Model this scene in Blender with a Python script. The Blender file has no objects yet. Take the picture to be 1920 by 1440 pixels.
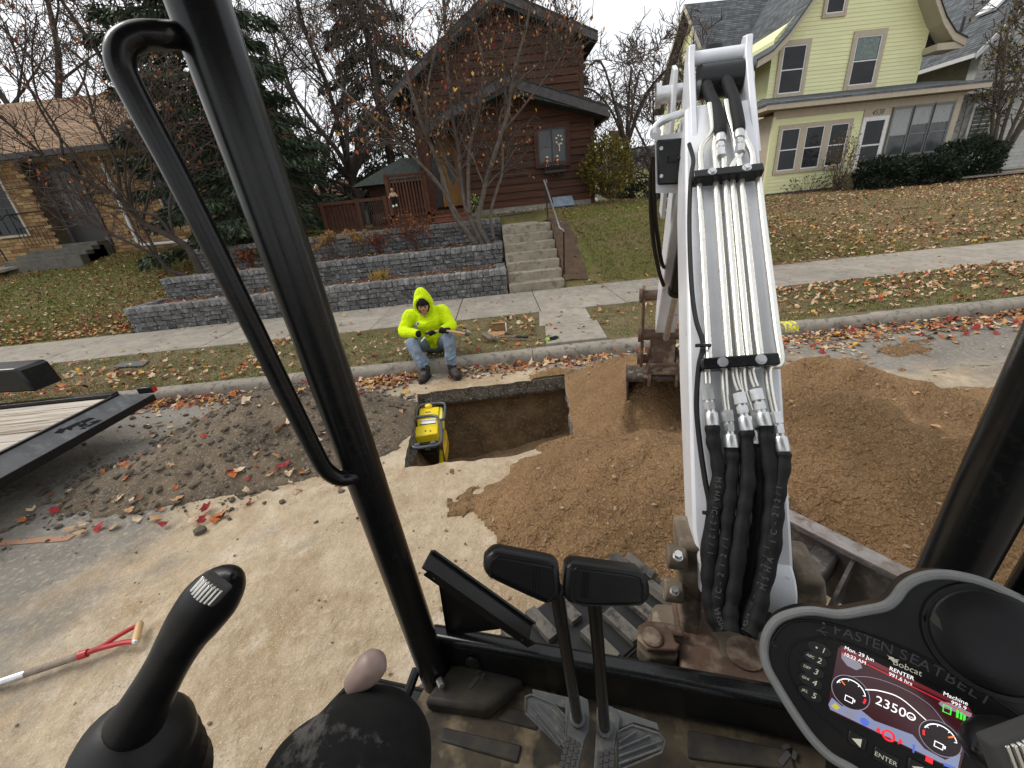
import bpy, bmesh, math, random
import numpy as np
from mathutils import Vector, Matrix, Euler
rnd = random.Random(7); rng = np.random.default_rng(11)
scn = bpy.context.scene; COL = scn.collection
# ------------------------------------------------------------------ camera
CAM_H = 1.85; FPX = 750.0; PITCH = math.radians(24.0); ROLL = math.radians(6.0)
_F = np.array([0, math.cos(PITCH), -math.sin(PITCH)]); _R = np.array([1.0, 0, 0]); _U = np.cross(_R, _F)
_RC = _R*math.cos(ROLL) - _U*math.sin(ROLL); _UC = _R*math.sin(ROLL) + _U*math.cos(ROLL)
cam = bpy.data.cameras.new('camera'); cam.sensor_width = 36; cam.lens = 36*FPX/1920
cam.clip_start = 0.02; cam.clip_end = 500
cam_o = bpy.data.objects.new('camera', cam); COL.objects.link(cam_o)
cam_o.matrix_world = Matrix(((_RC[0], _UC[0], -_F[0], 0), (_RC[1], _UC[1], -_F[1], 0), (_RC[2], _UC[2], -_F[2], CAM_H), (0, 0, 0, 1)))
scn.camera = cam_o
# ------------------------------------------------------------------ sky, sun, exposure (overcast November day)
SUN_EL, SUN_AZ = 48.0, 288.0            # degrees; azimuth clockwise from +Y
world = bpy.data.worlds.new('World'); scn.world = world; world.use_nodes = True
nt = world.node_tree; bg = nt.nodes['Background']
sky = nt.nodes.new('ShaderNodeTexSky'); sky.sky_type = 'NISHITA'; sky.sun_disc = False
sky.sun_elevation = math.radians(SUN_EL); sky.sun_rotation = math.radians(SUN_AZ); sky.dust_density = 6.0; sky.ozone_density = 1.0
mix = nt.nodes.new('ShaderNodeMix'); mix.data_type = 'RGBA'; mix.inputs[0].default_value = 0.88
nt.links.new(sky.outputs[0], mix.inputs[6]); mix.inputs[7].default_value = (7.6, 7.75, 8.0, 1)   # closed cloud deck
nt.links.new(mix.outputs[2], bg.inputs[0]); bg.inputs[1].default_value = 0.115
sun = bpy.data.lights.new('sun', 'SUN'); sun.energy = 1.5; sun.angle = math.radians(24); sun.color = (1.0, 0.965, 0.92)
sun_o = bpy.data.objects.new('sun', sun); COL.objects.link(sun_o)
_az = math.radians(SUN_AZ); _el = math.radians(SUN_EL)
sun_o.rotation_euler = Vector((math.sin(_az)*math.cos(_el), math.cos(_az)*math.cos(_el), math.sin(_el))).to_track_quat('Z', 'Y').to_euler()
sun_o.location = (0, 0, 30)
scn.view_settings.view_transform = 'Standard'; scn.view_settings.look = 'None'
scn.view_settings.exposure = 0.44; scn.view_settings.gamma = 1.0
scn.cycles.use_denoising = True
try: scn.cycles.max_bounces = 6
except Exception: pass
# ------------------------------------------------------------------ photograph pixel -> point in the place
CAMP = np.array([0, 0, CAM_H])
def ray(x, y): return (x-960)/FPX*_RC - (y-720)/FPX*_UC + _F
def PZ(x, y, z=0.0): d = ray(x, y); return CAMP + d*((z-CAM_H)/d[2])
def PY(x, y, Y): d = ray(x, y); return CAMP + d*(Y/d[1])
def PXp(x, y, X): d = ray(x, y); return CAMP + d*(X/d[0])
YAW = math.radians(-16)                  # the excavator's cab looks 16 degrees to the right of square to the street
def w2m(P):
    c, s = math.cos(-YAW), math.sin(-YAW); return np.array([P[0]*c-P[1]*s, P[0]*s+P[1]*c, P[2]])
def mD(x, y, d): return w2m(CAMP + ray(x, y)*d)
def mX(x, y, X): d = w2m(ray(x, y)); return CAMP + d*(X/d[0])
def mY(x, y, Y): d = w2m(ray(x, y)); return CAMP + d*(Y/d[1])
def mZ(x, y, z): return w2m(PZ(x, y, z))
# ------------------------------------------------------------------ noise
def vnoise(x, y, seed=0):
    x = np.asarray(x, float); y = np.asarray(y, float)
    xi = np.floor(x).astype(np.int64); yi = np.floor(y).astype(np.int64); fx = x-xi; fy = y-yi
    def h(a, b):
        n = (a*374761393 + b*668265263 + seed*982451653) & 0x7fffffff
        n = ((n ^ (n >> 13))*1274126177) & 0x7fffffff
        return ((n ^ (n >> 16)) & 0xffff)/65535.0
    u = fx*fx*(3-2*fx); v = fy*fy*(3-2*fy)
    return (h(xi, yi)*(1-u)+h(xi+1, yi)*u)*(1-v) + (h(xi, yi+1)*(1-u)+h(xi+1, yi+1)*u)*v
def fbm(x, y, o=4, seed=0):
    s = 0; a = 0.5; x = np.asarray(x, float); y = np.asarray(y, float)
    for i in range(o): s = s + a*(vnoise(x, y, seed+i)-0.5); x = x*2.03+11.3; y = y*2.03+5.7; a *= 0.5
    return s
def sstep(a, b, x): t = np.clip((np.asarray(x, float)-a)/(b-a), 0, 1); return t*t*(3-2*t)
# ------------------------------------------------------------------ materials
MATS = {}
def M(name, c1, rough=0.6, c2=None, scale=6.0, bump=0.0, bscale=40.0, metal=0.0, rv=0.0, spec=0.5, c3=None, scale3=40.0, detail=6.0,
      coat=0.0, stretch=None, bdist=0.01, emit=None, trans=0.0, contrast=(0.35, 0.65), wornc=None, worn=0.6, wscale=3.0, rough2=None, attr=None, coords='Object', bump2=None):
    if name in MATS: return MATS[name]
    m = bpy.data.materials.new(name); m.use_nodes = True; t = m.node_tree; N = t.nodes; L = t.links; b = N['Principled BSDF']
    b.inputs['Roughness'].default_value = rough; b.inputs['Metallic'].default_value = metal
    b.inputs['Specular IOR Level'].default_value = .22 if (spec == 0.5 and rough >= .6) else spec
    if coat: b.inputs['Coat Weight'].default_value = coat; b.inputs['Coat Roughness'].default_value = 0.12
    if trans: b.inputs['Transmission Weight'].default_value = trans
    tc = N.new('ShaderNodeTexCoord'); src = tc.outputs[coords]
    if coords == 'Position':
        pass
    if stretch:
        mp = N.new('ShaderNodeMapping'); mp.inputs['Scale'].default_value = stretch; L.new(src, mp.inputs[0]); src = mp.outputs[0]
    oi = N.new('ShaderNodeObjectInfo')
    off = N.new('ShaderNodeVectorMath'); off.operation = 'ADD'
    cmb = N.new('ShaderNodeMath'); cmb.operation = 'MULTIPLY'; cmb.inputs[1].default_value = 37.0; L.new(oi.outputs['Random'], cmb.inputs[0])
    L.new(src, off.inputs[0]); L.new(cmb.outputs[0], off.inputs[1]); src = off.outputs[0]
    def noise(sc, det=detail, rg=0.6):
        n = N.new('ShaderNodeTexNoise'); n.inputs['Scale'].default_value = sc; n.inputs['Detail'].default_value = det
        n.inputs['Roughness'].default_value = rg; L.new(src, n.inputs['Vector']); return n.outputs['Fac']
    def ramp(f, a, b_):
        r = N.new('ShaderNodeMapRange'); r.inputs[1].default_value = a; r.inputs[2].default_value = b_; L.new(f, r.inputs[0]); return r.outputs[0]
    def mixc(f, a, b_):
        x = N.new('ShaderNodeMix'); x.data_type = 'RGBA'
        if isinstance(f, float): x.inputs[0].default_value = f
        else: L.new(f, x.inputs[0])
        for i, q in ((6, a), (7, b_)):
            if isinstance(q, tuple): x.inputs[i].default_value = (*q, 1) if len(q) == 3 else q
            else: L.new(q, x.inputs[i])
        return x.outputs[2]
    col = tuple(c1)
    if c2 is not None: col = mixc(ramp(noise(scale), *contrast), col, tuple(c2))
    if c3 is not None: col = mixc(ramp(noise(scale3, 3.0), 0.52, 0.68), col, tuple(c3))
    if attr is not None:                       # a second look spread by a per-vertex amount
        at = N.new('ShaderNodeAttribute'); at.attribute_name = attr[0]
        ad = N.new('ShaderNodeMath'); ad.operation = 'ADD'; L.new(at.outputs['Fac'], ad.inputs[0])
        sb = N.new('ShaderNodeMath'); sb.operation = 'SUBTRACT'; L.new(noise(attr[2], 8.0, 0.7), sb.inputs[0]); sb.inputs[1].default_value = 0.5
        ml = N.new('ShaderNodeMath'); ml.operation = 'MULTIPLY'; ml.inputs[1].default_value = attr[3]; L.new(sb.outputs[0], ml.inputs[0]); L.new(ml.outputs[0], ad.inputs[1])
        ar, ag, ab = attr[1]
        c2b = mixc(ramp(noise(attr[2]*2.3, 10.0, .7), 0.35, 0.65), (ar, ag, ab), (ar*.70, ag*.66, ab*.60))
        c2b = mixc(ramp(noise(1.1, 10.0, .75), 0.50, 0.62), c2b, (ar*.62, ag*.55, ab*.46))
        c2b = mixc(ramp(noise(2.7, 10.0, .8), 0.52, 0.66), c2b, (ar*1.1, ag*1.15, ab*1.25))
        c2b = mixc(ramp(noise(95.0, 2.0, .6), 0.58, 0.66), c2b, (ar*.72, ag*.68, ab*.62))
        c2b = mixc(ramp(noise(140.0, 2.0, .6), 0.60, 0.68), c2b, (ar*1.16, ag*1.2, ab*1.26))
        col = mixc(ramp(ad.outputs[0], 0.3, 0.7), col, c2b)
    if wornc is not None:
        col = mixc(ramp(noise(wscale, 8.0, 0.7), worn, worn+0.06), col, tuple(wornc))
    if rv:
        hs = N.new('ShaderNodeHueSaturation'); r = N.new('ShaderNodeMapRange'); L.new(oi.outputs['Random'], r.inputs[0])
        r.inputs[3].default_value = 1-rv; r.inputs[4].default_value = 1+rv; L.new(r.outputs[0], hs.inputs['Value'])
        if isinstance(col, tuple): hs.inputs['Color'].default_value = (*col, 1)
        else: L.new(col, hs.inputs['Color'])
        col = hs.outputs[0]
    if isinstance(col, tuple): b.inputs['Base Color'].default_value = (*col, 1)
    else: L.new(col, b.inputs['Base Color'])
    if rough2 is not None:
        r = N.new('ShaderNodeMapRange'); L.new(noise(scale*1.7), r.inputs[0]); r.inputs[1].default_value = 0.3; r.inputs[2].default_value = 0.7
        r.inputs[3].default_value = rough; r.inputs[4].default_value = rough2; L.new(r.outputs[0], b.inputs['Roughness'])
    if bump:
        bp = N.new('ShaderNodeBump'); bp.inputs['Strength'].default_value = bump; bp.inputs['Distance'].default_value = bdist
        L.new(noise(bscale, 8.0, 0.65), bp.inputs['Height'])
        if bump2:
            b2 = N.new('ShaderNodeBump'); b2.inputs['Strength'].default_value = bump2[0]; b2.inputs['Distance'].default_value = bump2[2]; L.new(noise(bump2[1], 4.0, 0.6), b2.inputs['Height']); L.new(b2.outputs[0], bp.inputs['Normal'])
        L.new(bp.outputs[0], b.inputs['Normal'])
    if emit:
        b.inputs['Emission Color'].default_value = (*emit[0], 1); b.inputs['Emission Strength'].default_value = emit[1]
    MATS[name] = m; return m
# ------------------------------------------------------------------ geometry builder
def V3(a): return np.array(a, float)
def unit(a): a = V3(a); n = np.linalg.norm(a); return a/n if n > 1e-12 else a
def frame(d):
    d = unit(d); a = V3((0, 0, 1)) if abs(d[2]) < 0.9 else V3((1, 0, 0)); x = unit(np.cross(a, d)); return x, np.cross(d, x), d
class B:
    def __init__(s): s.v = []; s.f = []; s.m = []
    def add(s, vs, fs, mi=0):
        o = len(s.v); s.v += [tuple(map(float, p)) for p in vs]; s.f += [tuple(i+o for i in q) for q in fs]; s.m += [mi]*len(fs); return s
    def box(s, c, d, ax=None, mi=0):
        c = V3(c); h = V3(d)/2; X, Y, Z = (V3((1, 0, 0)), V3((0, 1, 0)), V3((0, 0, 1))) if ax is None else [V3(a) for a in ax]
        p = [c+X*h[0]*i+Y*h[1]*j+Z*h[2]*k for k in (-1, 1) for j in (-1, 1) for i in (-1, 1)]
        return s.add(p, [(0, 2, 3, 1), (4, 5, 7, 6), (0, 1, 5, 4), (1, 3, 7, 5), (3, 2, 6, 7), (2, 0, 4, 6)], mi)
    def bmm(s, a, b, mi=0):
        a = V3(a); b = V3(b); return s.box((a+b)/2, np.abs(b-a), None, mi)
    def tube(s, pts, r, n=8, cap=True, mi=0, closed=False, flat=1.0):
        P = [V3(p) for p in pts]; k = len(P); R = r if hasattr(r, '__len__') else [r]*k
        vs = []; fs = []; prev = None
        for i in range(k):
            if closed: t = P[(i+1) % k]-P[i-1]
            else: t = P[min(i+1, k-1)]-P[max(i-1, 0)]
            t = unit(t)
            if prev is None: x, y, _ = frame(t)
            else:
                x = prev-t*np.dot(prev, t); x = unit(x); y = np.cross(t, x)
            prev = x
            for j in range(n):
                a = 2*math.pi*j/n; vs.append(P[i]+(x*math.cos(a)+y*math.sin(a)*flat)*R[i])
        for i in range(k if closed else k-1):
            i2 = (i+1) % k
            for j in range(n): j2 = (j+1) % n; fs.append((i*n+j, i*n+j2, i2*n+j2, i2*n+j))
        if cap and not closed: fs.append(tuple(range(n-1, -1, -1))); fs.append(tuple((k-1)*n+j for j in range(n)))
        return s.add(vs, fs, mi)
    def cyl(s, a, b, r, r2=None, n=16, mi=0): return s.tube([a, b], [r, r if r2 is None else r2], n, True, mi)
    def prism(s, poly, vec, mi=0):
        P = [V3(p) for p in poly]; v = V3(vec); n = len(P)
        fs = [tuple(range(n-1, -1, -1)), tuple(range(n, 2*n))]+[(i, (i+1) % n, n+(i+1) % n, n+i) for i in range(n)]
        return s.add(P+[p+v for p in P], fs, mi)
    def lathe(s, prof, o, d, n=16, mi=0):      # prof: (radius, distance along d)
        x, y, d = frame(d); o = V3(o); return s.tube([o+d*h for _, h in prof], [max(r, 1e-4) for r, _ in prof], n, True, mi)
    def ell(s, c, r, ax=None, nu=12, nv=8, mi=0):
        c = V3(c); X, Y, Z = (V3((1, 0, 0)), V3((0, 1, 0)), V3((0, 0, 1))) if ax is None else [V3(a) for a in ax]
        vs = [c+Z*r[2]]
        for i in range(1, nv):
            t = math.pi*i/nv
            for j in range(nu): a = 2*math.pi*j/nu; vs.append(c+X*r[0]*math.sin(t)*math.cos(a)+Y*r[1]*math.sin(t)*math.sin(a)+Z*r[2]*math.cos(t))
        vs.append(c-Z*r[2]); fs = [(0, 1+j, 1+(j+1) % nu) for j in range(nu)]
        for i in range(nv-2):
            for j in range(nu): a = 1+i*nu+j; b = 1+i*nu+(j+1) % nu; fs.append((a, a+nu, b+nu, b))
        l = len(vs)-1; o = 1+(nv-2)*nu; fs += [(l, o+(j+1) % nu, o+j) for j in range(nu)]
        return s.add(vs, fs, mi)
    def grid(s, P, mi=0, keep=None):          # P: array (n,m,3)
        P = np.asarray(P); n, m, _ = P.shape; o = len(s.v); s.v += [tuple(p) for p in P.reshape(-1, 3).tolist()]
        for i in range(n-1):
            for j in range(m-1):
                if keep is None or keep[i, j]: s.f.append((o+i*m+j, o+(i+1)*m+j, o+(i+1)*m+j+1, o+i*m+j+1)); s.m.append(mi)
        return s
def setp(o, label=None, cat=None, group=None, kind=None):
    if label: o['label'] = label
    if cat: o['category'] = cat
    if group: o['group'] = group
    if kind: o['kind'] = kind
    return o
def make_mesh(name, b, mats, smooth=True, angle=35, recalc=False):
    me = bpy.data.meshes.new(name); me.from_pydata(b.v, [], b.f)
    for m in (mats if isinstance(mats, (list, tuple)) else [mats]): me.materials.append(m)
    if any(b.m): me.polygons.foreach_set('material_index', b.m)
    if recalc:
        bm = bmesh.new(); bm.from_mesh(me); bmesh.ops.recalc_face_normals(bm, faces=bm.faces); bm.to_mesh(me); bm.free()
    if smooth:
        me.polygons.foreach_set('use_smooth', [True]*len(me.polygons))
        if angle < 180: me.set_sharp_from_angle(angle=math.radians(angle))
    me.update(); return me
INV = {}
def thing(name, label, cat, loc=(0, 0, 0), rz=0.0, group=None, kind=None):
    o = bpy.data.objects.new(name, None); COL.objects.link(o); o.location = loc; o.rotation_euler = (0, 0, rz); o.empty_display_size = 0.2
    INV[o.name] = (Matrix.Translation(Vector(loc)) @ Matrix.Rotation(rz, 4, 'Z')).inverted(); return setp(o, label, cat, group, kind)
def rootof(p):
    while p.parent is not None: p = p.parent
    return p
def part(name, b, mat, parent=None, local=False, smooth=True, angle=35, bevel=0, seg=2, recalc=False, label=None, cat=None, group=None, kind=None, base=None, sub=0, remesh=0):
    """one mesh object; vertices in world coordinates unless local (then in the root's own frame)"""
    if parent is not None and not local:
        inv = INV.get(rootof(parent).name)
        if inv is not None and b.v:
            A = np.array(inv); v = np.asarray(b.v)@A[:3, :3].T + A[:3, 3]; b.v = [tuple(p) for p in v.tolist()]
    if parent is None and base is not None:
        v = np.asarray(b.v)-V3(base); b.v = [tuple(p) for p in v.tolist()]
    o = bpy.data.objects.new(name, make_mesh(name, b, mat, smooth, angle, recalc)); COL.objects.link(o)
    if parent is not None: o.parent = parent
    elif base is not None: o.location = base
    if remesh:
        md = o.modifiers.new('r', 'REMESH'); md.mode = 'VOXEL'; md.voxel_size = remesh; md.use_smooth_shade = True
        md = o.modifiers.new('s', 'SMOOTH'); md.iterations = 6; md.factor = 0.5
    if bevel:
        md = o.modifiers.new('b', 'BEVEL'); md.width = bevel; md.segments = seg; md.limit_method = 'ANGLE'; md.angle_limit = math.radians(40); md.harden_normals = False
    if sub: md = o.modifiers.new('u', 'SUBSURF'); md.levels = sub; md.render_levels = sub
    return setp(o, label, cat, group, kind)
def inst(src, parent, loc=(0, 0, 0), rot=(0, 0, 0), sc=(1, 1, 1)):
    o = src.copy(); COL.objects.link(o); o.parent = parent; o.location = loc; o.rotation_euler = rot; o.scale = sc; return o
def text_mesh(txt, size, ext=0.0):
    """letters as filled faces in the xy plane, centred on 0,0"""
    c = bpy.data.curves.new('letters', 'FONT'); c.body = txt; c.size = size; c.extrude = ext; c.align_x = 'CENTER'; c.align_y = 'CENTER'; c.resolution_u = 3
    t = bpy.data.objects.new('letters', c); COL.objects.link(t); bpy.context.view_layer.update()
    me = bpy.data.meshes.new_from_object(t.evaluated_get(bpy.context.evaluated_depsgraph_get()))
    vs = [tuple(v.co) for v in me.vertices]; fs = [tuple(p.vertices) for p in me.polygons]
    bpy.data.objects.remove(t); bpy.data.curves.remove(c); bpy.data.meshes.remove(me); return vs, fs
def text_part(name, txt, size, o, X, Y, mat, parent, local=True, ext=0.0, shear=0.0, lift=0.0, **k):
    vs, fs = text_mesh(txt, size, ext); X = unit(X); Y = unit(Y); Z = np.cross(X, Y); o = V3(o)+Z*lift; b = B()
    b.add([o+X*(p[0]+shear*p[1])+Y*p[1]+Z*p[2] for p in vs], fs); return part(name, b, mat, parent, local, smooth=False, **k)
# ------------------------------------------------------------------ palette
m_conc = M('concrete', (.315, .28, .23), .9, (.235, .207, .168), 2.5, bump=.35, bscale=120, c3=(.18, .165, .14), scale3=9, rv=.05, bdist=.004)
m_curb = M('curb_concrete', (.30, .265, .215), .9, (.20, .18, .15), 3, bump=.4, bscale=90, c3=(.12, .11, .09), scale3=14, rv=.05, bdist=.005)
m_step = M('step_concrete', (.33, .29, .22), .9, (.23, .20, .15), 3, bump=.35, bscale=110, c3=(.16, .145, .11), scale3=8, bdist=.004)
m_street = M('street_surface', (.215, .195, .165), .92, (.145, .13, .108), 1.2, bump=.8, bscale=45, c3=(.27, .25, .21), scale3=30, bdist=.010,
             attr=('sand', (.445, .36, .25), 3.0, 1.2), bump2=(.6, 7, .06), detail=12)
m_sand = M('moist_sand', (.325, .197, .096), .95, (.20, .117, .055), 1.6, bump=.9, bscale=45, c3=(.39, .255, .135), scale3=90, bdist=.03, detail=12, bump2=(1.0, 13, .12))
m_dirt = M('dark_dirt', (.115, .088, .062), .95, (.062, .048, .035), 4, bump=.9, bscale=55, c3=(.20, .165, .12), scale3=40, bdist=.015, detail=9)
m_gravel = M('broken_asphalt', (.15, .112, .072), .95, (.07, .053, .036), 3, bump=.8, bscale=60, c3=(.21, .185, .15), scale3=50, bdist=.012, detail=9)
m_rock = M('stone_chips', (.17, .14, .104), .9, (.09, .074, .056), 9, bump=.5, bscale=60, rv=.4, bdist=.004)
m_pitw = M('pit_wall_earth', (.20, .13, .07), .95, (.10, .064, .034), 5, bump=1.0, bscale=25, c3=(.22, .16, .10), scale3=30, bdist=.03, detail=9)
m_slab = M('cut_pavement_edge', (.19, .165, .13), .95, (.075, .064, .05), 14, bump=1.0, bscale=60, c3=(.38, .34, .28), scale3=45, bdist=.02)
m_lawn = M('turf', (.115, .118, .030), .95, (.17, .125, .058), 1.3, bump=.8, bscale=60, c3=(.055, .066, .018), scale3=9, bdist=.02)
m_soil = M('bed_soil', (.075, .052, .035), .95, (.12, .075, .045), 6, bump=.8, bscale=40, bdist=.02)
m_block = M('wall_block', (.155, .152, .147), .9, (.08, .078, .076), 5, bump=.9, bscale=28, c3=(.27, .27, .265), scale3=18, rv=.28, bdist=.02)
m_mortar = M('wall_backing', (.075, .073, .07), .95)
m_black = M('black_paint', (.006, .0065, .007), .2, (.009, .0095, .010), 8, bump=.04, bscale=160, bdist=.0008, c3=(.013, .0125, .011), scale3=70, spec=.34, rough2=.28)
m_rubber = M('rubber', (.009, .009, .009), .5, (.014, .0135, .013), 20, spec=.3, bump=.25, bscale=260, bdist=.001)
m_plastic = M('grained_plastic', (.006, .006, .0065), .3, (.009, .009, .0095), 10, bump=.3, bscale=420, bdist=.0007, rough2=.42, spec=.24, c3=(.012, .0115, .010), scale3=16)
m_dusty = M('dusty_floor', (.020, .019, .017), .75, (.085, .066, .042), 7, bump=.5, bscale=130, c3=(.17, .13, .08), scale3=12, bdist=.003, detail=9)
m_mat = M('floor_mat', (.022, .022, .021), .6, (.06, .05, .036), 12, bump=.3, bscale=200, bdist=.001, detail=9)
m_white = M('white_paint', (.70, .715, .74), .35, (.60, .612, .635), 5, coat=.2, bump=.04, bscale=80, wornc=(.30, .265, .21), worn=.62, wscale=12, bdist=.001)
m_zinc = M('zinc_tube', (.78, .765, .71), .27, (.70, .685, .62), 9, metal=.85, bump=.05, bscale=120, c3=(.66, .645, .58), scale3=60, bdist=.001)
m_steel = M('fitting_steel', (.66, .67, .67), .3, (.5, .5, .49), 30, metal=.8)
m_hose = M('hose_sleeve', (.005, .005, .005), .7, (.010, .010, .010), 30, spec=.25, bump=.5, bscale=90, bdist=.003)
m_cast = M('worn_casting', (.17, .135, .095), .7, (.095, .078, .058), 7, bump=.5, bscale=50, c3=(.27, .22, .16), scale3=20, bdist=.004, metal=.2, detail=9)
m_rust = M('rusty_steel', (.125, .075, .052), .7, (.07, .047, .036), 8, bump=.4, bscale=60, c3=(.23, .18, .13), scale3=14, bdist=.003, metal=.2, detail=9)
m_worn = M('worn_bucket_steel', (.085, .062, .048), .65, (.045, .038, .034), 9, bump=.5, bscale=50, c3=(.22, .17, .12), scale3=20, metal=.3, bdist=.004)
m_blade = M('blade_paint', (.05, .05, .05), .5, (.085, .075, .07), 9, bump=.2, bscale=60, c3=(.19, .155, .13), scale3=18, bdist=.003)
m_grey = M('grey_trim', (.20, .205, .195), .5, (.16, .165, .16), 20)
m_brownk = M('faded_knob', (.30, .215, .185), .5, (.22, .155, .13), 30, bump=.2, bscale=120, bdist=.001)
m_cloth = M('black_trousers', (.007, .0068, .0065), .9, (.011, .0105, .010), 25, spec=.2, bump=.5, bscale=500, c3=(.011, .011, .011), scale3=40, wornc=(.075, .07, .064), worn=.62, wscale=7, bdist=.001)
m_hivis = M('hi_vis_fleece', (.66, .86, .004), .85, (.56, .74, .003), 9, bump=.8, bscale=16, bdist=.05)
m_jeans = M('washed_denim', (.135, .185, .245), .9, (.205, .25, .30), 7, bump=.9, bscale=18, c3=(.115, .125, .13), scale3=10, bdist=.015)
m_skin = M('skin', (.46, .25, .165), .55, (.38, .19, .12), 25)
m_dark = M('dark_cloth', (.012, .012, .013), .85)
m_boot = M('boot_leather', (.022, .019, .017), .65, (.045, .038, .032), 40)
m_wood = M('ash_wood', (.55, .36, .17), .55, (.44, .27, .12), 12, stretch=(1, 1, 1), bump=.1, bscale=80)
m_oldw = M('weathered_wood', (.17, .13, .10), .75, (.26, .21, .165), 30, bump=.3, bscale=150, bdist=.001)
m_red = M('red_paint', (.42, .015, .022), .4, (.33, .012, .018), 18, wornc=(.16, .10, .08), worn=.68, wscale=30)
m_yel = M('machine_yellow', (.78, .60, .012), .38, (.68, .51, .01), 8, coat=.2)
m_card = M('cardboard', (.35, .21, .11), .85, (.28, .165, .08), 14)
m_cwhite = M('white_print', (.78, .78, .76), .6)
m_orangep = M('orange_paint', (.36, .165, .085), .9, (.28, .17, .11), 20, wornc=(.22, .195, .16), worn=.56, wscale=14)
m_cap = M('wall_cap', (.235, .23, .22), .9, (.14, .138, .135), 5, bump=.9, bscale=28, c3=(.34, .34, .33), scale3=18, rv=.25, bdist=.02)
m_yelp = M('spray_yellow', (.80, .74, .01), .8, (.7, .66, .01), 20)
m_bsid = M('stained_cedar', (.090, .037, .018), .62, (.042, .018, .010), 3.2, stretch=(.4, 4, 9), bump=.35, bscale=18, rv=.2, bdist=.006)
m_bsid2 = M('cedar_trim', (.085, .032, .018), .6, (.05, .02, .012), 8, bump=.2, bscale=30)
m_deckw = M('deck_cedar', (.125, .055, .03), .7, (.085, .038, .022), 9, stretch=(1, 1, .3), rv=.2, bump=.2, bscale=40)
m_stepw = M('porch_step_paint', (.22, .088, .055), .7, (.15, .06, .04), 9, rv=.08)
m_fascia = M('weathered_fascia', (.105, .10, .10), .8, (.07, .066, .065), 9)
m_shing0 = M('asphalt_shingle', (.115, .125, .13), .95, (.06, .066, .07), 14, stretch=(1, 1, 2.2), bump=.9, bscale=30, c3=(.17, .18, .185), scale3=40, bdist=.03)
m_shtan0 = M('tan_shingle', (.25, .165, .10), .95, (.16, .10, .06), 9, stretch=(1, 1, 2.5), bump=.8, bscale=25, c3=(.33, .23, .14), scale3=30, bdist=.03)
m_shgrn = M('green_shingle', (.055, .068, .06), .95, (.035, .043, .04), 9, bump=.7, bscale=25, bdist=.03)
m_vinyl = M('pale_yellow_vinyl', (.72, .725, .405), .55, (.67, .68, .375), 1.2, rv=.03, bump=.1, bscale=60, bdist=.002)
m_trim = M('cream_trim', (.47, .41, .31), .6, (.41, .355, .27), 6)
m_wtrim = M('white_trim', (.72, .72, .70), .5, (.64, .64, .62), 6)
m_soffit = M('beige_soffit', (.40, .36, .27), .7)
m_wsid = M('white_clapboard', (.50, .50, .47), .7, (.40, .40, .37), 4, rv=.06)
m_olive = M('olive_wall', (.25, .235, .155), .8, (.19, .18, .12), 4)  # olive tone of the upper wall, slightly mottled
m_glass = M('window_glass', (.006, .007, .008), .07, (.018, .02, .021), 1.1, spec=.32)
m_glass2 = M('dull_glass', (.085, .09, .09), .12, (.04, .043, .045), 1.5, spec=.4)
m_lace = M('lace_curtain', (.42, .43, .42), .9, (.26, .27, .27), 30)
m_wframe = M('bronze_frame', (.028, .026, .024), .5)
m_door = M('oak_door', (.38, .185, .035), .5, (.29, .135, .022), 9, stretch=(1, 1, .3))
m_bark = M('grey_bark', (.145, .12, .098), .9, (.085, .07, .058), 9, bump=.6, bscale=45, bdist=.006)
m_bark2 = M('dark_bark', (.072, .058, .048), .92, (.045, .036, .03), 8, bump=.5, bscale=40, bdist=.006)
m_bark3 = M('thin_twigs', (.11, .082, .066), .9, (.07, .052, .042), 20)
m_spr = [M('spruce_needles', (.045, .066, .034), .7, (.025, .038, .022), 2.5), M('spruce_tips', (.09, .115, .065), .7, (.06, .08, .045), 2.5)]
m_yew = [M('yew_needles', (.010, .018, .010), .7, (.016, .026, .014), 3), M('yew_tips', (.024, .036, .02), .7)]
m_lf = [M('leaf_tan', (.42, .255, .13), .75, rv=0, c2=(.34, .19, .09), scale=9), M('leaf_orange', (.42, .13, .03), .7, (.34, .09, .02), 9),
        M('leaf_red', (.27, .030, .028), .7, (.19, .02, .02), 9), M('leaf_yellow', (.58, .36, .07), .7, (.5, .28, .05), 9),
        M('leaf_brown', (.18, .092, .048), .8, (.13, .066, .034), 9), M('leaf_pale', (.56, .43, .29), .75, (.48, .35, .22), 9)]
m_grs = [M('grass_green', (.135, .165, .030), .8), M('grass_dry', (.27, .215, .09), .85), M('grass_dark', (.07, .088, .022), .8)]
m_lawn2 = M('leafy_turf', (.125, .105, .045), .95, (.19, .125, .07), 1.3, bump=.8, bscale=60, c3=(.10, .075, .04), scale3=9, bdist=.02)
m_shrub = [M('olive_leaf', (.105, .095, .022), .75, (.07, .068, .018), 3), M('yellowing_leaf', (.22, .16, .03), .75)]

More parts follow.
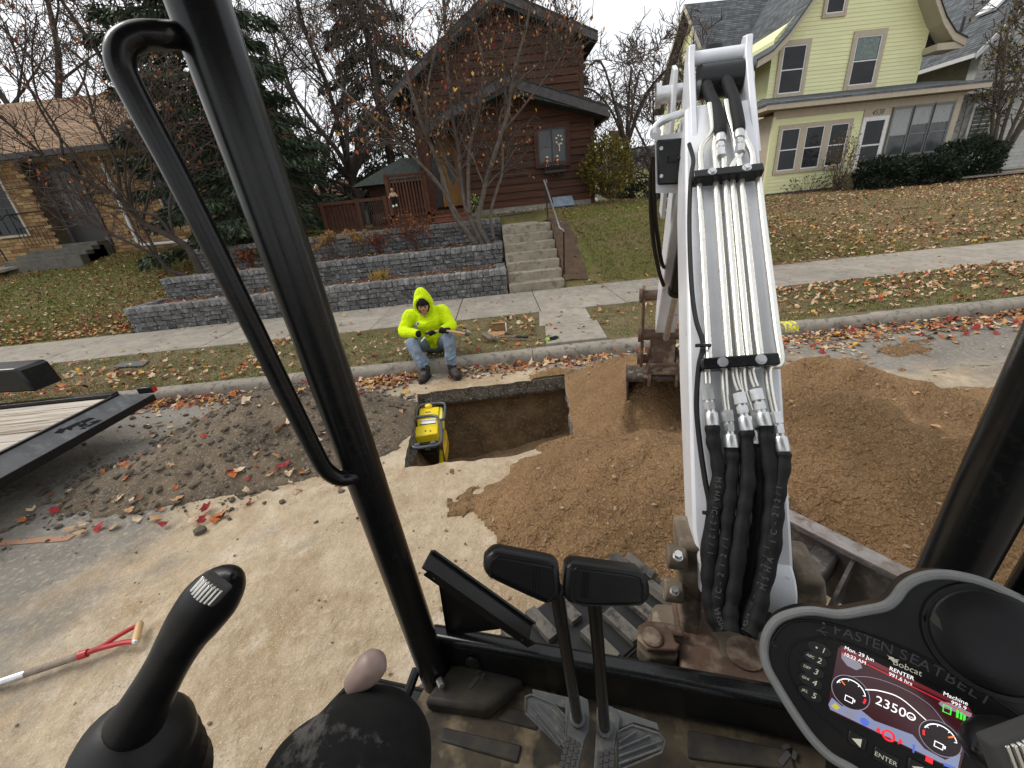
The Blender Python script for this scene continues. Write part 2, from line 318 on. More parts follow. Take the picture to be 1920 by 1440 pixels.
def brick_mat(name, c1, c2, mortar, w, h, ms, bias=-.1, gain=1.35, bump=.7):
    m = bpy.data.materials.new(name); m.use_nodes = True; t = m.node_tree; N = t.nodes; L = t.links; bs = N['Principled BSDF']; bs.inputs['Roughness'].default_value = .9; bs.inputs['Specular IOR Level'].default_value = .2
    tc = N.new('ShaderNodeTexCoord'); sx = N.new('ShaderNodeSeparateXYZ'); cb_ = N.new('ShaderNodeCombineXYZ'); L.new(tc.outputs['Object'], sx.inputs[0]); ad = N.new('ShaderNodeMath'); ad.operation = 'ADD'; L.new(sx.outputs[0], ad.inputs[0]); L.new(sx.outputs[1], ad.inputs[1]); L.new(ad.outputs[0], cb_.inputs[0]); L.new(sx.outputs[2], cb_.inputs[1])
    br = N.new('ShaderNodeTexBrick'); br.inputs['Scale'].default_value = 1; br.inputs['Brick Width'].default_value = w; br.inputs['Row Height'].default_value = h; br.inputs['Mortar Size'].default_value = ms; br.inputs['Mortar Smooth'].default_value = .3
    for k, c in (('Color1', c1), ('Color2', c2), ('Mortar', mortar)): br.inputs[k].default_value = (*c, 1)
    br.inputs['Bias'].default_value = bias; L.new(cb_.outputs[0], br.inputs['Vector'])
    ns = N.new('ShaderNodeTexNoise'); ns.inputs['Scale'].default_value = 2.2; ns.inputs['Detail'].default_value = 8; ns.inputs['Roughness'].default_value = .7; L.new(tc.outputs['Object'], ns.inputs['Vector']); mx = N.new('ShaderNodeMix'); mx.data_type = 'RGBA'; mx.blend_type = 'MULTIPLY'; mx.inputs[0].default_value = .6; L.new(br.outputs['Color'], mx.inputs[6]); L.new(ns.outputs['Fac'], mx.inputs[7]); hs = N.new('ShaderNodeHueSaturation'); hs.inputs['Value'].default_value = gain; L.new(mx.outputs[2], hs.inputs['Color']); L.new(hs.outputs[0], bs.inputs['Base Color'])
    bp = N.new('ShaderNodeBump'); bp.inputs['Strength'].default_value = bump; bp.inputs['Distance'].default_value = .02; L.new(br.outputs['Fac'], bp.inputs['Height']); bp.invert = True; L.new(bp.outputs[0], bs.inputs['Normal']); return m
m_shing = brick_mat('asphalt_shingle', (.15, .16, .165), (.075, .082, .087), (.03, .032, .034), .34, .105, .012, 0, 1.4)
m_shtan = brick_mat('tan_shingle', (.31, .195, .11), (.18, .105, .055), (.08, .05, .03), .36, .075, .010, 0, 1.4)
# ================================================================== GROUND
XL, XR, YB, YT = -1.0, 0.6, 2.80, 4.19           # the pit cut through the street
def pit_warp(x, y):
    dl = (-.93+(y-2.72)*(-.10))-XL + fbm(y*5, 3.1, 3, 5)*.05; dr = (.46+(y-2.9)*.09)-XR + .02 + fbm(y*6, 9.1, 3, 6)*.06
    db = (2.73+np.maximum(x-.0, 0)*.32)-YB + fbm(x*5, 1.7, 3, 7)*.06; dt = (4.13+(x+1.06)*.055)-YT + fbm(x*5, 7.7, 3, 8)*.05
    wl = np.clip(1-np.abs(x-XL)/.9, 0, 1); wr = np.clip(1-np.abs(x-XR)/.7, 0, 1); wb = np.clip(1-np.abs(y-YB)/.6, 0, 1); wt = np.clip(1-np.abs(y-YT)/.45, 0, 1)
    return x+wl*dl+wr*dr, y+wb*db+wt*dt
def lines(segs):
    out = []
    for a, b, st in segs: n = max(1, int(round((b-a)/st))); out += list(np.linspace(a, b, n+1)[:-1])
    return np.array(out+[segs[-1][1]])
def sand_amt(x, y):
    d = np.sqrt(((x-.1)/3.6)**2 + ((y-1.6)/2.7)**2); s = 1-sstep(.55, 1.15, d)
    s = np.maximum(s, .75*np.exp(-((x-1.5)/2.2)**2-((y-4.0)/.5)**2)); s = np.maximum(s, .62*sstep(2, 3, x)*sstep(3.9, 3.3, y))
    s = np.maximum(s, .95*np.exp(-((x+.2)/2.0)**4-((y-3.9)/.75)**4)); u = x*.9+y*.35; v = y*.9-x*.35
    return np.clip(s*.88+fbm(x*1.1, y*1.1, 4, 31)*.75*np.clip(s+.25, 0, 1)+fbm(u*1.2, v*5.5, 4, 33)*.55*np.clip(s+.15, 0, 1), 0, 1)
def set_attr(o, name, vals):
    a = o.data.attributes.new(name, 'FLOAT', 'POINT'); a.data.foreach_set('value', np.asarray(vals, np.float32).ravel())
xs = lines([(-40, -6, 1.5), (-6, XL, .05), (XL, XR, .05), (XR, 6, .05), (6, 50, 1.5)]); ys = lines([(-8, 0, .4), (0, YB, .05), (YB, YT, .05), (YT, 4.76, .05)])
X, Y = np.meshgrid(xs, ys, indexing='ij'); GX, GY = pit_warp(X, Y)
SA = sand_amt(GX, GY)
GZ = fbm(GX*1.3, GY*1.3, 3, 3)*.03*(.4+SA) + fbm(GX*9, GY*9, 3, 4)*.03*SA
rut = sstep(-.6, -1.6, GX)*sstep(2.3, 1.6, GY); GZ += rut*SA*(np.abs(np.sin((GX*.9+GY*.4)*26+3*vnoise(GX*3, GY*3, 44)))*.02*sstep(.45, .7, vnoise(GX*2.2, GY*2.2, 45)))
GZ += SA*(np.abs(fbm((GX*.9+GY*.35)*1.6, (GY*.9-GX*.35)*6, 4, 35))-.06)*.05+SA*fbm(GX*22, GY*22, 3, 36)*.014
inh = lambda x, y: (x > XL+1e-6) & (x < XR-1e-6) & (y > YB+1e-6) & (y < YT-1e-6)
keep = ~inh((X[:-1, :-1]+X[1:, 1:])/2, (Y[:-1, :-1]+Y[1:, 1:])/2)
b = B().grid(np.stack([GX, GY, GZ], -1), keep=keep)
street = part('street', b, m_street, kind='structure', angle=180); set_attr(street, 'sand', SA)
# pit: cut pavement edge, undercut earth walls, floor
i0, i1 = [int(np.argmin(abs(xs-v))) for v in (XL, XR)]; j0, j1 = [int(np.argmin(abs(ys-v))) for v in (YB, YT)]
ring = [(i, j0) for i in range(i0, i1)]+[(i1, j) for j in range(j0, j1)]+[(i, j1) for i in range(i1, i0, -1)]+[(i0, j) for j in range(j1, j0, -1)]
rp = np.array([[GX[i, j], GY[i, j], GZ[i, j]] for i, j in ring]); cen = rp.mean(0); outw = rp-cen; outw[:, 2] = 0; outw /= np.linalg.norm(outw, axis=1)[:, None]
def ringband(levels, seed, mat, name):
    L = []
    for (off, z, amp) in levels:
        nz = np.array([fbm(p[0]*6+z*3, p[1]*6+z*5, 4, seed) for p in rp]); back = np.clip((rp[:, 1]-3.3)/.8, 0, 1); left = np.clip((-rp[:, 0]-.5)/.5, 0, 1)*(1-back)
        o2 = off*(.35+.65*back)-left*max(0, -z-.1)*.28
        q = rp.copy(); q[:, 2] = q[:, 2]+z if z > -.05 else z+nz*amp*.5; q += outw*(o2+nz*amp)[:, None]; L.append(np.vstack([q, q[:1]]))
    return part(name, B().grid(np.array(L)), mat, kind='structure', angle=180)
ringband([(0, 0, 0), (.004, -.03, .05), (.012, -.08, .06), (.01, -.13, .06), (.012, -.17, .05), (.05, -.19, .02)], 41, m_slab, 'pavement_edge')
ringband([(.0, -.15, .0), (.06, -.20, .03), (.10, -.24, .05), (.12, -.32, .06), (.08, -.45, .08), (.03, -.62, .08), (-.03, -.8, .08), (-.12, -.95, .06)], 47, m_pitw, 'pit_wall')
fx, fy = np.meshgrid(np.linspace(-1.5, 1.1, 60), np.linspace(2.2, 4.8, 56), indexing='ij')
part('pit_floor', B().grid(np.stack([fx, fy, -.84+fbm(fx*2, fy*2, 5, 51)*.16+np.clip(fx, 0, 1)*.16+np.clip(3.0-fy, 0, 1)*.3], -1)), M('pit_sand', (.29, .19, .10), .95, (.18, .115, .06), 4, bump=.9, bscale=40, c3=(.27, .19, .115), scale3=30, bdist=.015, detail=9), kind='structure', angle=180)
part('gap_backing', B().bmm((-60, -30, -1.6), (80, 60, -1.3)), m_dirt, kind='structure')  # dark slab added below everything so no sky leaks through gaps
# piles ---------------------------------------------------------------
def cone(x, y, cx, cy, rx, ry, h, a=0.0, p=1.25):
    c, s = math.cos(a), math.sin(a); u = ((x-cx)*c+(y-cy)*s)/rx; v = (-(x-cx)*s+(y-cy)*c)/ry
    return h*np.clip(1-np.power(u*u+v*v+.012, .5*p), -.6, 1)
def smax(a, b, k=.05): h = np.clip(.5+.5*(a-b)/k, 0, 1); return b*(1-h)+a*h+k*h*(1-h)
def sand_h(x, y):
    h = cone(x, y, .98, 3.15, .98, 1.15, .56, .15)
    h = smax(h, cone(x, y, .74, 2.05, 1.02, .84, .50, -.3)); h = smax(h, cone(x, y, 2.4, 1.50, 1.4, .42, .62, -.62, 1.1), .03)
    h = smax(h, cone(x, y, 1.95, 1.98, .95, .48, .74, -.55, 1.1), .03); h = smax(h, cone(x, y, 2.8, 2.25, 2.3, 1.15, .15, -.3, 3.5)); h = smax(h, cone(x, y, 2.5, 2.88, 1.7, .52, .50, -.38, 1.1), .03)
    h = smax(h, cone(x, y, 4.2, 1.5, 1.5, .7, .28, -.3)); h = smax(h, cone(x, y, .6, 3.9, .5, .4, .07)); h = smax(h, cone(x, y, 5.6, 1.2, 2.2, 1.4, .3))
    h = h - .24*np.exp(-((x-1.16)/.34)**4-((y-2.80)/.30)**4)          # where the bucket has bitten in
    return h+fbm(x*1.9, y*2.3, 5, 61)*.24+fbm(x*6, y*6, 4, 62)*.10+fbm(x*17, y*17, 3, 63)*.04
def gravel_h(x, y):
    h = cone(x, y, -2.3, 3.55, 1.30, .95, .55, -.1); h = smax(h, cone(x, y, -2.95, 3.05, .85, .55, .25, .1)); h = smax(h, cone(x, y, -1.5, 3.5, .65, .60, .24)); h = smax(h, cone(x, y, -2.75, 3.95, .75, .5, .34))
    return h*.92+fbm(x*2.5, y*2.5, 5, 71)*.10+fbm(x*11, y*11, 4, 72)*.028
def pile(name, hf, xl, yl, mat, lip, **k):
    X, Y = np.meshgrid(xl, yl, indexing='ij'); x, y = pit_warp(X, Y); h = hf(x, y)
    if lip:
        d = np.maximum(np.maximum(XL-X, X-XR), np.maximum(YB-Y, Y-YT)); h = np.minimum(h, .018+np.clip(d, 0, 9)*.75)
    pos = h > .004; kp = pos[:-1, :-1] | pos[1:, :-1] | pos[:-1, 1:] | pos[1:, 1:]
    kp &= ~inh((X[:-1, :-1]+X[1:, 1:])/2, (Y[:-1, :-1]+Y[1:, 1:])/2)
    z = np.where(h > 0, h+.008, -.03); b = B().grid(np.stack([x, y, z], -1), keep=kp)
    used = sorted({i for q in b.f for i in q}); mp = {u: i for i, u in enumerate(used)}; b.v = [b.v[u] for u in used]; b.f = [tuple(mp[i] for i in q) for q in b.f]
    return part(name, b, mat, angle=180, **k)
pile('sand_pile', sand_h, lines([(-.6, XR, .025), (XR, 3.2, .025), (3.2, 8, .05)]), lines([(.4, YB, .025), (YB, YT, .03), (YT, 4.6, .03)]), m_sand, True,
     label='moist brown sand heaped beside the pit and in front of the excavator blade', cat='sand pile')
pile('rubble_pile', gravel_h, lines([(-4.6, XL, .03), (XL, -.5, .03)]), lines([(2.0, YB, .03), (YB, YT, .03), (YT, 4.74, .03)]), m_gravel, True,
     label='dark heap of broken asphalt and dirt left of the pit', cat='rubble pile')
def street_z(x, y):
    i = int(np.argmin(abs(xs-x))); j = int(np.argmin(abs(ys-y))); return float(GZ[i, j])
# loose stones --------------------------------------------------------
ICO = [(0, 0, 1), (.89, 0, .45), (.28, .85, .45), (-.72, .53, .45), (-.72, -.53, .45), (.28, -.85, .45), (.72, .53, -.45), (-.28, .85, -.45), (-.89, 0, -.45), (-.28, -.85, -.45), (.72, -.53, -.45), (0, 0, -1)]
ICF = [(0, 1, 2), (0, 2, 3), (0, 3, 4), (0, 4, 5), (0, 5, 1), (1, 6, 2), (2, 7, 3), (3, 8, 4), (4, 9, 5), (5, 10, 1), (2, 6, 7), (3, 7, 8), (4, 8, 9), (5, 9, 10), (1, 10, 6), (11, 7, 6), (11, 8, 7), (11, 9, 8), (11, 10, 9), (11, 6, 10)]
def rocks(pts, sizes, flat=.65):
    b = B(); base = np.array(ICO)
    for (x, y, z), s in zip(pts, sizes):
        v = base*(1+rng.uniform(-.35, .35, (12, 1))); v = v*np.array([1, rng.uniform(.6, 1), flat*rng.uniform(.7, 1.2)])*s; a = rng.uniform(0, 6.28); c, q = math.cos(a), math.sin(a)
        v = np.stack([v[:, 0]*c-v[:, 1]*q+x, v[:, 0]*q+v[:, 1]*c+y, v[:, 2]+z+s*.25], -1); b.add(v, ICF)
    return b
def scatter(n, x0, x1, y0, y1, hf, cond, smin, smax_, pw=3.0):
    x = rng.uniform(x0, x1, n); y = rng.uniform(y0, y1, n); h = hf(x, y); k = cond(x, y, h); x, y, h = x[k], y[k], h[k]
    s = smin+(smax_-smin)*rng.uniform(0, 1, len(x))**pw; return list(zip(x, y, np.maximum(h, 0)+.004)), s
nohole = lambda x, y: ~((x > XL-.1) & (x < XR+.05) & (y > YB-.12) & (y < YT+.05))
p, s = scatter(9000, -4.8, -.9, 2.0, 4.7, gravel_h, lambda x, y, h: (h > -.02-.13*rng.random(len(x))**3) & nohole(x, y), .004, .040, 8)
part('rubble_stones', rocks(p, s), m_rock, smooth=False, kind='stuff', label='loose asphalt and stone chips lying over the rubble heap', cat='stones')
p, s = scatter(4200, -.8, 6, .6, 4.6, sand_h, lambda x, y, h: (h > .01-.13*rng.random(len(x))**2) & nohole(x, y), .003, .019, 6)
part('sand_clods', rocks(p, s, .7), M('sand_clod', (.215, .15, .085), .95, (.30, .225, .14), 8, rv=.2), smooth=False, kind='stuff', label='small clods and pebbles lying on the sand pile', cat='clods')
p, s = scatter(4200, -4.5, 1.6, .1, 4.6, lambda x, y: x*0, lambda x, y, h: nohole(x, y) & (gravel_h(x, y) < 0) & (sand_h(x, y) < 0) & (vnoise(x*1.5, y*1.5, 88) > .40), .0012, .010, 5)
part('street_grit', rocks(p, s, .7), M('grit', (.24, .185, .12), .95, (.15, .115, .075), 8), smooth=False, kind='stuff', label='grit and crumbs scattered on the dusty street', cat='grit')
for q, sz, lb in (((330, 858), .085, 'flat grey asphalt chunk half sunk in the middle of the rubble heap'), ((445, 772), .10, 'broad asphalt slab near the top of the rubble heap'), ((270, 835), .05, 'small flat stone on the left flank of the rubble heap')):
    p0 = PZ(*q, .3); p0[2] = float(gravel_h(p0[0], p0[1])) if gravel_h(p0[0], p0[1]) > 0 else 0
    part('asphalt_chunk', rocks([(0, 0, 0)], [sz], .3), m_rock, base=tuple(p0+np.array([0, 0, .02])), smooth=False, label=lb, cat='stone', group='asphalt chunks on the rubble heap')
p0 = PZ(914, 837, -.8); part('cobble', rocks([(0, 0, 0)], [.055], .8), m_conc, base=tuple(p0+np.array([0, 0, .03])), sub=1, label='rounded stone lying alone on the pit floor', cat='stone')
# curb, boulevard, sidewalk -------------------------------------------
root = setp(bpy.data.objects.new('curb', None), kind='structure'); COL.objects.link(root)
CPROF = [(4.74, -.05), (4.742, .05), (4.752, .10), (4.785, .135), (4.84, .146), (4.90, .146), (4.925, .13), (4.93, -.05)]
x = -30.2
while x < 36:
    L = 3.05; n = 12; b = B(); t = np.linspace(x+.003, x+L-.003, n)
    P = np.array([[(xx, py+fbm(xx*2, py*9, 3, 91)*.02, pz+fbm(xx*1.5, pz*9, 3, 92)*.016) for (py, pz) in CPROF] for xx in t]); b.grid(P)
    for row, fl in ((0, 0), (n-1, 1)): idx = [row*len(CPROF)+k for k in range(len(CPROF))]; b.f.append(tuple(idx if fl else idx[::-1])); b.m.append(0)
    part('curb_section', b, m_curb, root, angle=60); x += L
part('gutter_base', B().bmm((-30, 4.77, -.06), (36, 4.92, .06)), m_mortar, root)
bx, by = np.meshgrid(lines([(-30, -7, .5), (-7, 9, .12), (9, 36, .5)]), np.linspace(4.86, 6.68, 16), indexing='ij')
def boul_h(x, y): return .135+.02*(y-4.92)/1.7+fbm(x*.9, y*.9, 4, 95)*.05
part('boulevard', B().grid(np.stack([bx, by, boul_h(bx, by)], -1)), M('boulevard_turf', (.10, .085, .038), .95, (.16, .125, .07), 1.4, bump=.8, bscale=50, c3=(.068, .072, .022), scale3=5, bdist=.02), kind='structure', angle=180)
root = setp(bpy.data.objects.new('sidewalk', None), kind='structure'); COL.objects.link(root)
part('gravel_bed', B().bmm((-30, 6.66, 0), (36, 8.5, .13)), m_soil, root)
for k in range(-20, 25):
    x = .62+1.46*k; dz = rnd.uniform(-.006, .006)
    part('slab', B().bmm((x+.006, 6.66+rnd.uniform(-.01, .01), .10), (x+1.454, 8.44, .168+dz)), m_conc, root, bevel=.008)
for (y0, y1) in ((4.945, 5.78), (5.795, 6.645)):
    part('slab', B().prism([(.50, y0, .08), (1.30, y0, .08), (1.36, y1, .08), (.58, y1, .08)], (0, 0, .092)), m_conc, root, bevel=.008)
# lawns ---------------------------------------------------------------
def G(x, y):
    x = np.asarray(x, float); y = np.asarray(y, float)
    left = .17+1.50*sstep(8.2, 14.4, y)*1.0; left = np.where(y < 8.5, .16, left)
    r1 = np.where(y < 10.4, .16+1.24*np.clip((y-8.5)/1.9, 0, 1)**.9, 1.40+.24*np.clip((y-10.4)/3, 0, 1))
    r2 = .16+.93*np.clip((y-8.5)/11.2, 0, 1)**.75
    t = sstep(4.0, 9.5, x); right = r1*(1-t)+r2*t; mid = 1.50+.13*np.clip((y-10.9)/2.5, 0, 1)
    h = np.where(x < -7.85, left, np.where(x > 1.30, right, np.where(x > .145, 1.365+.26*np.clip((y-11.7)/2.0, 0, 1), mid))); far = sstep(22, 60, y)*1.2
    return h+far
def yard(name, xs_, ys_, mat=None):
    X, Y = np.meshgrid(xs_, ys_, indexing='ij'); return part(name, B().grid(np.stack([X, Y, G(X, Y)+fbm(X*.8, Y*.8, 4, 97)*.07*sstep(8.45, 9, Y)*np.where((X > .145) & (X < 1.3) & (Y < 12), 0, 1)], -1)), mat or m_lawn, kind='structure', angle=180)
YL = lines([(8.42, 16, .15), (16, 30, 1), (30, 160, 10)])
yard('lawn', lines([(-120, -25, 8), (-25, -7.86, .2)]), YL)
yard('lawn', lines([(1.36, 4.6, .15)]), YL)
yard('lawn', lines([(4.6, 14, .15), (14, 45, .6), (45, 160, 10)]), YL, m_lawn2)
yard('lawn', lines([(-7.9, .13, .3), (.13, .16, .03), (.16, 1.36, .3)]), lines([(10.95, 16, .3), (16, 30, 2), (30, 160, 10)]))
# terraces: three block walls and the beds behind them
for nm, x0, x1, y0, y1, z in (('planting_bed', -7.75, .0, 8.7, 9.75, .60), ('planting_bed', -7.75, .0, 9.8, 11.0, 1.03)):
    X, Y = np.meshgrid(np.linspace(x0, x1, 60), np.linspace(y0, y1, 12), indexing='ij'); part(nm, B().grid(np.stack([X, Y, z+fbm(X*3, Y*3, 4, 99)*.08], -1)), m_soil, kind='structure', angle=180)
def block_mesh(w, h, d):
    bm = bmesh.new(); bmesh.ops.create_cube(bm, size=1.0); bmesh.ops.scale(bm, vec=(w, d, h), verts=bm.verts); bmesh.ops.bevel(bm, geom=list(bm.edges), offset=min(w, h)*.11, segments=1, affect='EDGES')
    for v in bm.verts:
        if v.co.y < -d*.3: v.co.y -= rnd.uniform(0, .022)
        v.co += Vector((rnd.uniform(-1, 1), rnd.uniform(-.5, .5), rnd.uniform(-1, 1)))*.006
    me = bpy.data.meshes.new('block'); bm.to_mesh(me); bm.free(); me.materials.append(m_block); return me
CAPS = [block_mesh(.112, .125, .25) for _ in range(6)]
for me_ in CAPS: me_.materials[0] = m_cap
CRS = [block_mesh(.20, .093, .2) for _ in range(8)]
SIDE = [block_mesh(.2, .1, .2) for _ in range(4)]
def blk(me, root, loc, sx=1, sz=1, rz=0.0):
    o = bpy.data.objects.new('block', me); COL.objects.link(o); o.parent = root; o.location = V3(loc)-V3(root.location); o.scale = (sx, 1, sz); o.rotation_euler = (rnd.uniform(-.03, .03), rnd.uniform(-.02, .02), rz+rnd.uniform(-.03, .03)); return o
def block_wall(label, x0, x1, y, z0, z1, left_ret, right_ret):
    root = thing('retaining_wall', label, 'wall', ((x0+x1)/2, y+.12, z0)); capz = z1-.062; ncr = max(1, int(round((z1-.125-z0)/.097))); ch = (z1-.125-z0)/ncr
    part('core', B().bmm((x0+.02, y+.035, z0-.1), (x1-.02, y+.21, z1-.03)), m_mortar, root)
    n = int((x1-x0)/.118); st = (x1-x0)/n
    for i in range(n): blk(rnd.choice(CAPS), root, (x0+(i+.5)*st, y+.11+rnd.uniform(-.008, .008), capz+rnd.uniform(-.006, .006)), st/.118)
    cnt = 0
    for c in range(ncr):
        x = x0-(.11 if c % 2 else 0)
        while x < x1-.03:
            w = rnd.choice((.17, .2, .225, .25)); a = max(x, x0); e = min(x+w, x1)
            if e-a > .05: blk(rnd.choice(CRS), root, ((a+e)/2, y+.105+rnd.uniform(-.008, .008), z0+(c+.5)*ch), (e-a-.006)/.2, ch/.1); cnt += 1
            x += w
    for (xr, ye) in ((x0+.1, left_ret), (x1-.1, right_ret)):
        if not ye: continue
        part('core', B().bmm((xr-.09, y+.2, z0-.1), (xr+.09, ye, z1-.05)), m_mortar, root); yy = y+.27
        while yy < ye:
            blk(rnd.choice(SIDE), root, (xr+rnd.uniform(-.01, .01), yy+.06, z1-.055), 1, 1.05, 1.5708); yy += .21
            for c in range(ncr): blk(rnd.choice(SIDE), root, (xr+.004, yy-.05, z0+(c+.5)*ch), 1, ch/.105, 1.5708)
    return root
block_wall('long grey block retaining wall along the sidewalk, lowest of three tiers', -7.85, .12, 8.55, .14, .66, 9.6, 9.6)
block_wall('middle tier grey block retaining wall behind the lowest one', -7.75, .11, 9.65, .56, 1.08, None, 10.85)
block_wall('top tier grey block retaining wall in front of the wooden deck', -7.7, .13, 10.9, .98, 1.59, None, None)
# steps
root = thing('concrete_steps', 'seven worn concrete steps up from the sidewalk beside the block walls', 'steps', (.75, 9.4, .16))
for k in range(7):
    y = 8.5+.29*k; part('step', B().bmm((.155, y, .1+.175*k-.05), (1.32, y+.31 if k < 6 else 12.0, .16+.175*(k+1))), m_step, root, bevel=.012)
part('joint_fill', B().bmm((.08, 8.62, .0), (.16, 12.0, .60)).bmm((.08, 9.75, .5), (.16, 12, 1.0)).bmm((.1, 10.95, .9), (.16, 12, 1.34)), m_soil, root)
part('soil_edge', B().prism([(1.33, 8.46, .0), (1.33, 8.46, .18), (1.33, 10.3, 1.43), (1.33, 12.6, 1.5), (1.33, 12.6, 0)], (.03, 0, 0)), m_soil, root)
# dirt strip right of the steps
X, Y = np.meshgrid(np.linspace(1.35, 2.0, 16), np.linspace(8.6, 11.2, 40), indexing='ij'); wd = .62*(1-.55*sstep(9.6, 11.2, Y)); Xw = 1.35+(X-1.35)/.65*wd
part('bare_soil', B().grid(np.stack([Xw, Y, G(Xw, Y)+.05+fbm(Xw*6, Y*6, 4, 98)*.05-.09*((X-1.35)/.65)**3], -1)), m_soil, kind='structure', angle=180)
# handrail
root = thing('handrail', 'bent steel pipe handrail on black posts beside the concrete steps', 'handrail', (1.4, 9, .2))
a = PY(1058, 543, 8.75); bq = PY(1057, 435, 8.75); c0 = PY(1050, 428, 8.85); c1 = PY(1020, 338, 10.3); c2 = PY(1027, 408, 10.3)
part('post', B().tube([a, bq], .017, 8), m_black, root); part('post', B().tube([c2, c1+V3((.03, 0, -.02))], .017, 8), m_black, root)
part('rail', B().tube([bq+V3((0, 0, .0)), bq+V3((0, .01, .03)), c0, c0*.65+c1*.35+V3((0, 0, .0)), c1, c1+V3((.05, 0, .005)), c1+V3((.06, 0, -.06))], .019, 8), M('bare_pipe', (.22, .225, .23), .4, metal=.6, c2=(.13, .13, .13), scale=30), root)
# ================================================================== EXCAVATOR (we sit in it); machine frame: x right, y forward, z up
EX = thing('mini_excavator', 'white and black mini excavator whose open cab we look out of', 'excavator', (0, 0, 0), YAW)
def ep(name, b, mat, parent=None, **k): return part(name, b, mat, parent or EX, local=True, **k)
def mH(x, y, D): d = w2m(ray(x, y)); return CAMP+d*(D/math.hypot(d[0], d[1]))
def smooth_path(P, n=6):                       # Catmull-Rom
    P = [V3(p) for p in P]; Q = [2*P[0]-P[1]]+P+[2*P[-1]-P[-2]]; out = []
    for i in range(1, len(Q)-2):
        for k in range(n):
            t = k/n; a, b_, c, d = Q[i-1], Q[i], Q[i+1], Q[i+2]
            out.append(.5*((2*b_)+(c-a)*t+(2*a-5*b_+4*c-d)*t*t+(-a+3*b_-3*c+d)*t**3))
    return out+[P[-1]]
# canopy -------------------------------------------------------------
p0 = V3((-.478, .592, .60)); p1 = V3((-.523, .551, 2.30)); pl = ep('canopy_post', B().tube([p0, p1], .038, 20), m_black, label='black round canopy post crossing the view from top left')
hp = [(335, 66), (300, 66), (262, 68), (232, 84), (226, 116), (238, 150), (275, 222), (330, 325), (400, 463), (463, 590), (520, 705), (560, 785), (594, 853), (612, 882), (636, 897), (662, 895), (690, 885)]
ep('grab_handle', B().tube(smooth_path([mH(x, y, .735 if 0 < i < 16 else .755) for i, (x, y) in enumerate(hp)], 4), .0152, 12), m_black, pl)
ep('bolt', B().cyl(p0+V3((.03, -.03, .12)), p0+V3((.045, -.045, .12)), .009, n=6), m_steel, pl)
pr = ep('canopy_post', B().tube([(.518, .597, .60), (.505, .575, 2.30)], .038, 20), m_black, label='black canopy post at the right edge of the view')
ep('brace_tube', B().tube(smooth_path([(.575, .60, .86), (.60, .585, .98), (.60, .57, 1.3), (.58, .56, 2.3)], 6), .026, 14), m_black, pr)
ep('cross_beam', B().bmm((-.50, .612, .665), (.60, .664, .80)).bmm((-.50, .652, .60), (.60, .70, .70)), m_black, bevel=.017, seg=3)
for sx in (-.56, .60): ep('canopy_post', B().tube([(sx, -.75, .7), (sx, -.75, 2.3)], .03, 10), m_black)
ep('canopy_roof', B().bmm((-.62, -.85, 2.30), (.66, .66, 2.37)), m_black, bevel=.03)
g0 = mY(802, 1050, .605); g1 = mY(1000, 1190, .628); gd = unit(g1-g0); gn = unit(np.cross(gd, (0, 1, 0))); gu = np.cross(gn, gd)
gs = ep('gusset', B().box((g0+g1)/2-gn*.014*(-1 if gn[2] < 0 else 1)+V3((0, .012, 0)), (np.linalg.norm(g1-g0), .055, .006), (gd, V3((0, 1, 0)), gn)), m_black, bevel=.002)
gs2 = B().prism([g0+V3((0, .03, -.004)), g1+V3((0, .03, -.004)), V3((g0[0]-.02, g0[1]+.03, .79))], (0, .006, 0)); ep('web_plate', gs2, m_black, gs)
ep('flange', B().box((g0+g1)/2+V3((0, -.018, -.016)), (np.linalg.norm(g1-g0)*.98, .004, .028), (gd, V3((0, 1, 0)), gn)), m_black, gs)
for t in (.08, .9): q = g0+(g1-g0)*t+V3((0, -.0215, -.014)); ep('rivet_hole', B().cyl(q, q+V3((0, -.001, 0)), .003, n=8), m_mortar, gs)
ep('weld_bead', B().tube([mZ(870, 1170, .803)+V3((t*.14, .012+.003*math.sin(t*40), .001)) for t in np.linspace(0, 1, 30)], .0045, 6), M('weld', (.05, .05, .05), .6, (.09, .085, .08), 90, bump=.8, bscale=200), gs)
# floor --------------------------------------------------------------
fl = ep('floor', B().prism([(-.49, .64, .60), (.62, .64, .60), (.62, -.75, .60), (-.62, -.75, .60), (-.62, .30, .60), (-.53, .42, .60), (-.52, .5, .60)], (0, 0, .058)), m_dusty, bevel=.006)
ep('edge_rail', B().tube([(-.545, .60, .665), (-.535, .45, .668), (-.63, .30, .668), (-.63, -.2, .668)], .014, 8), m_black, fl)
def fpoly(pts, z, h, mat, name, bev=.004, par=None):
    b = B().prism([mZ(x, y, z) for x, y in pts], (0, 0, h)); return ep(name, b, mat, par or fl, bevel=bev, recalc=True)
fr = fpoly([(850, 1262), (905, 1262), (985, 1292), (915, 1352), (800, 1335)], .655, .05, m_mat, 'foot_rest', .012)
fpoly([(833, 1366), (979, 1400), (971, 1434), (826, 1392)], .655, .009, m_mat, 'tread_pad'); fpoly([(951, 1328), (1013, 1341), (1007, 1372), (932, 1352)], .655, .009, m_mat, 'tread_pad'); fpoly([(880, 1460), (1040, 1500), (1030, 1540), (870, 1495)], .655, .009, m_mat, 'tread_pad')
fpoly([(1290, 1372), (1480, 1410), (1490, 1450), (1290, 1425)], .655, .012, m_mat, 'tread_pad')
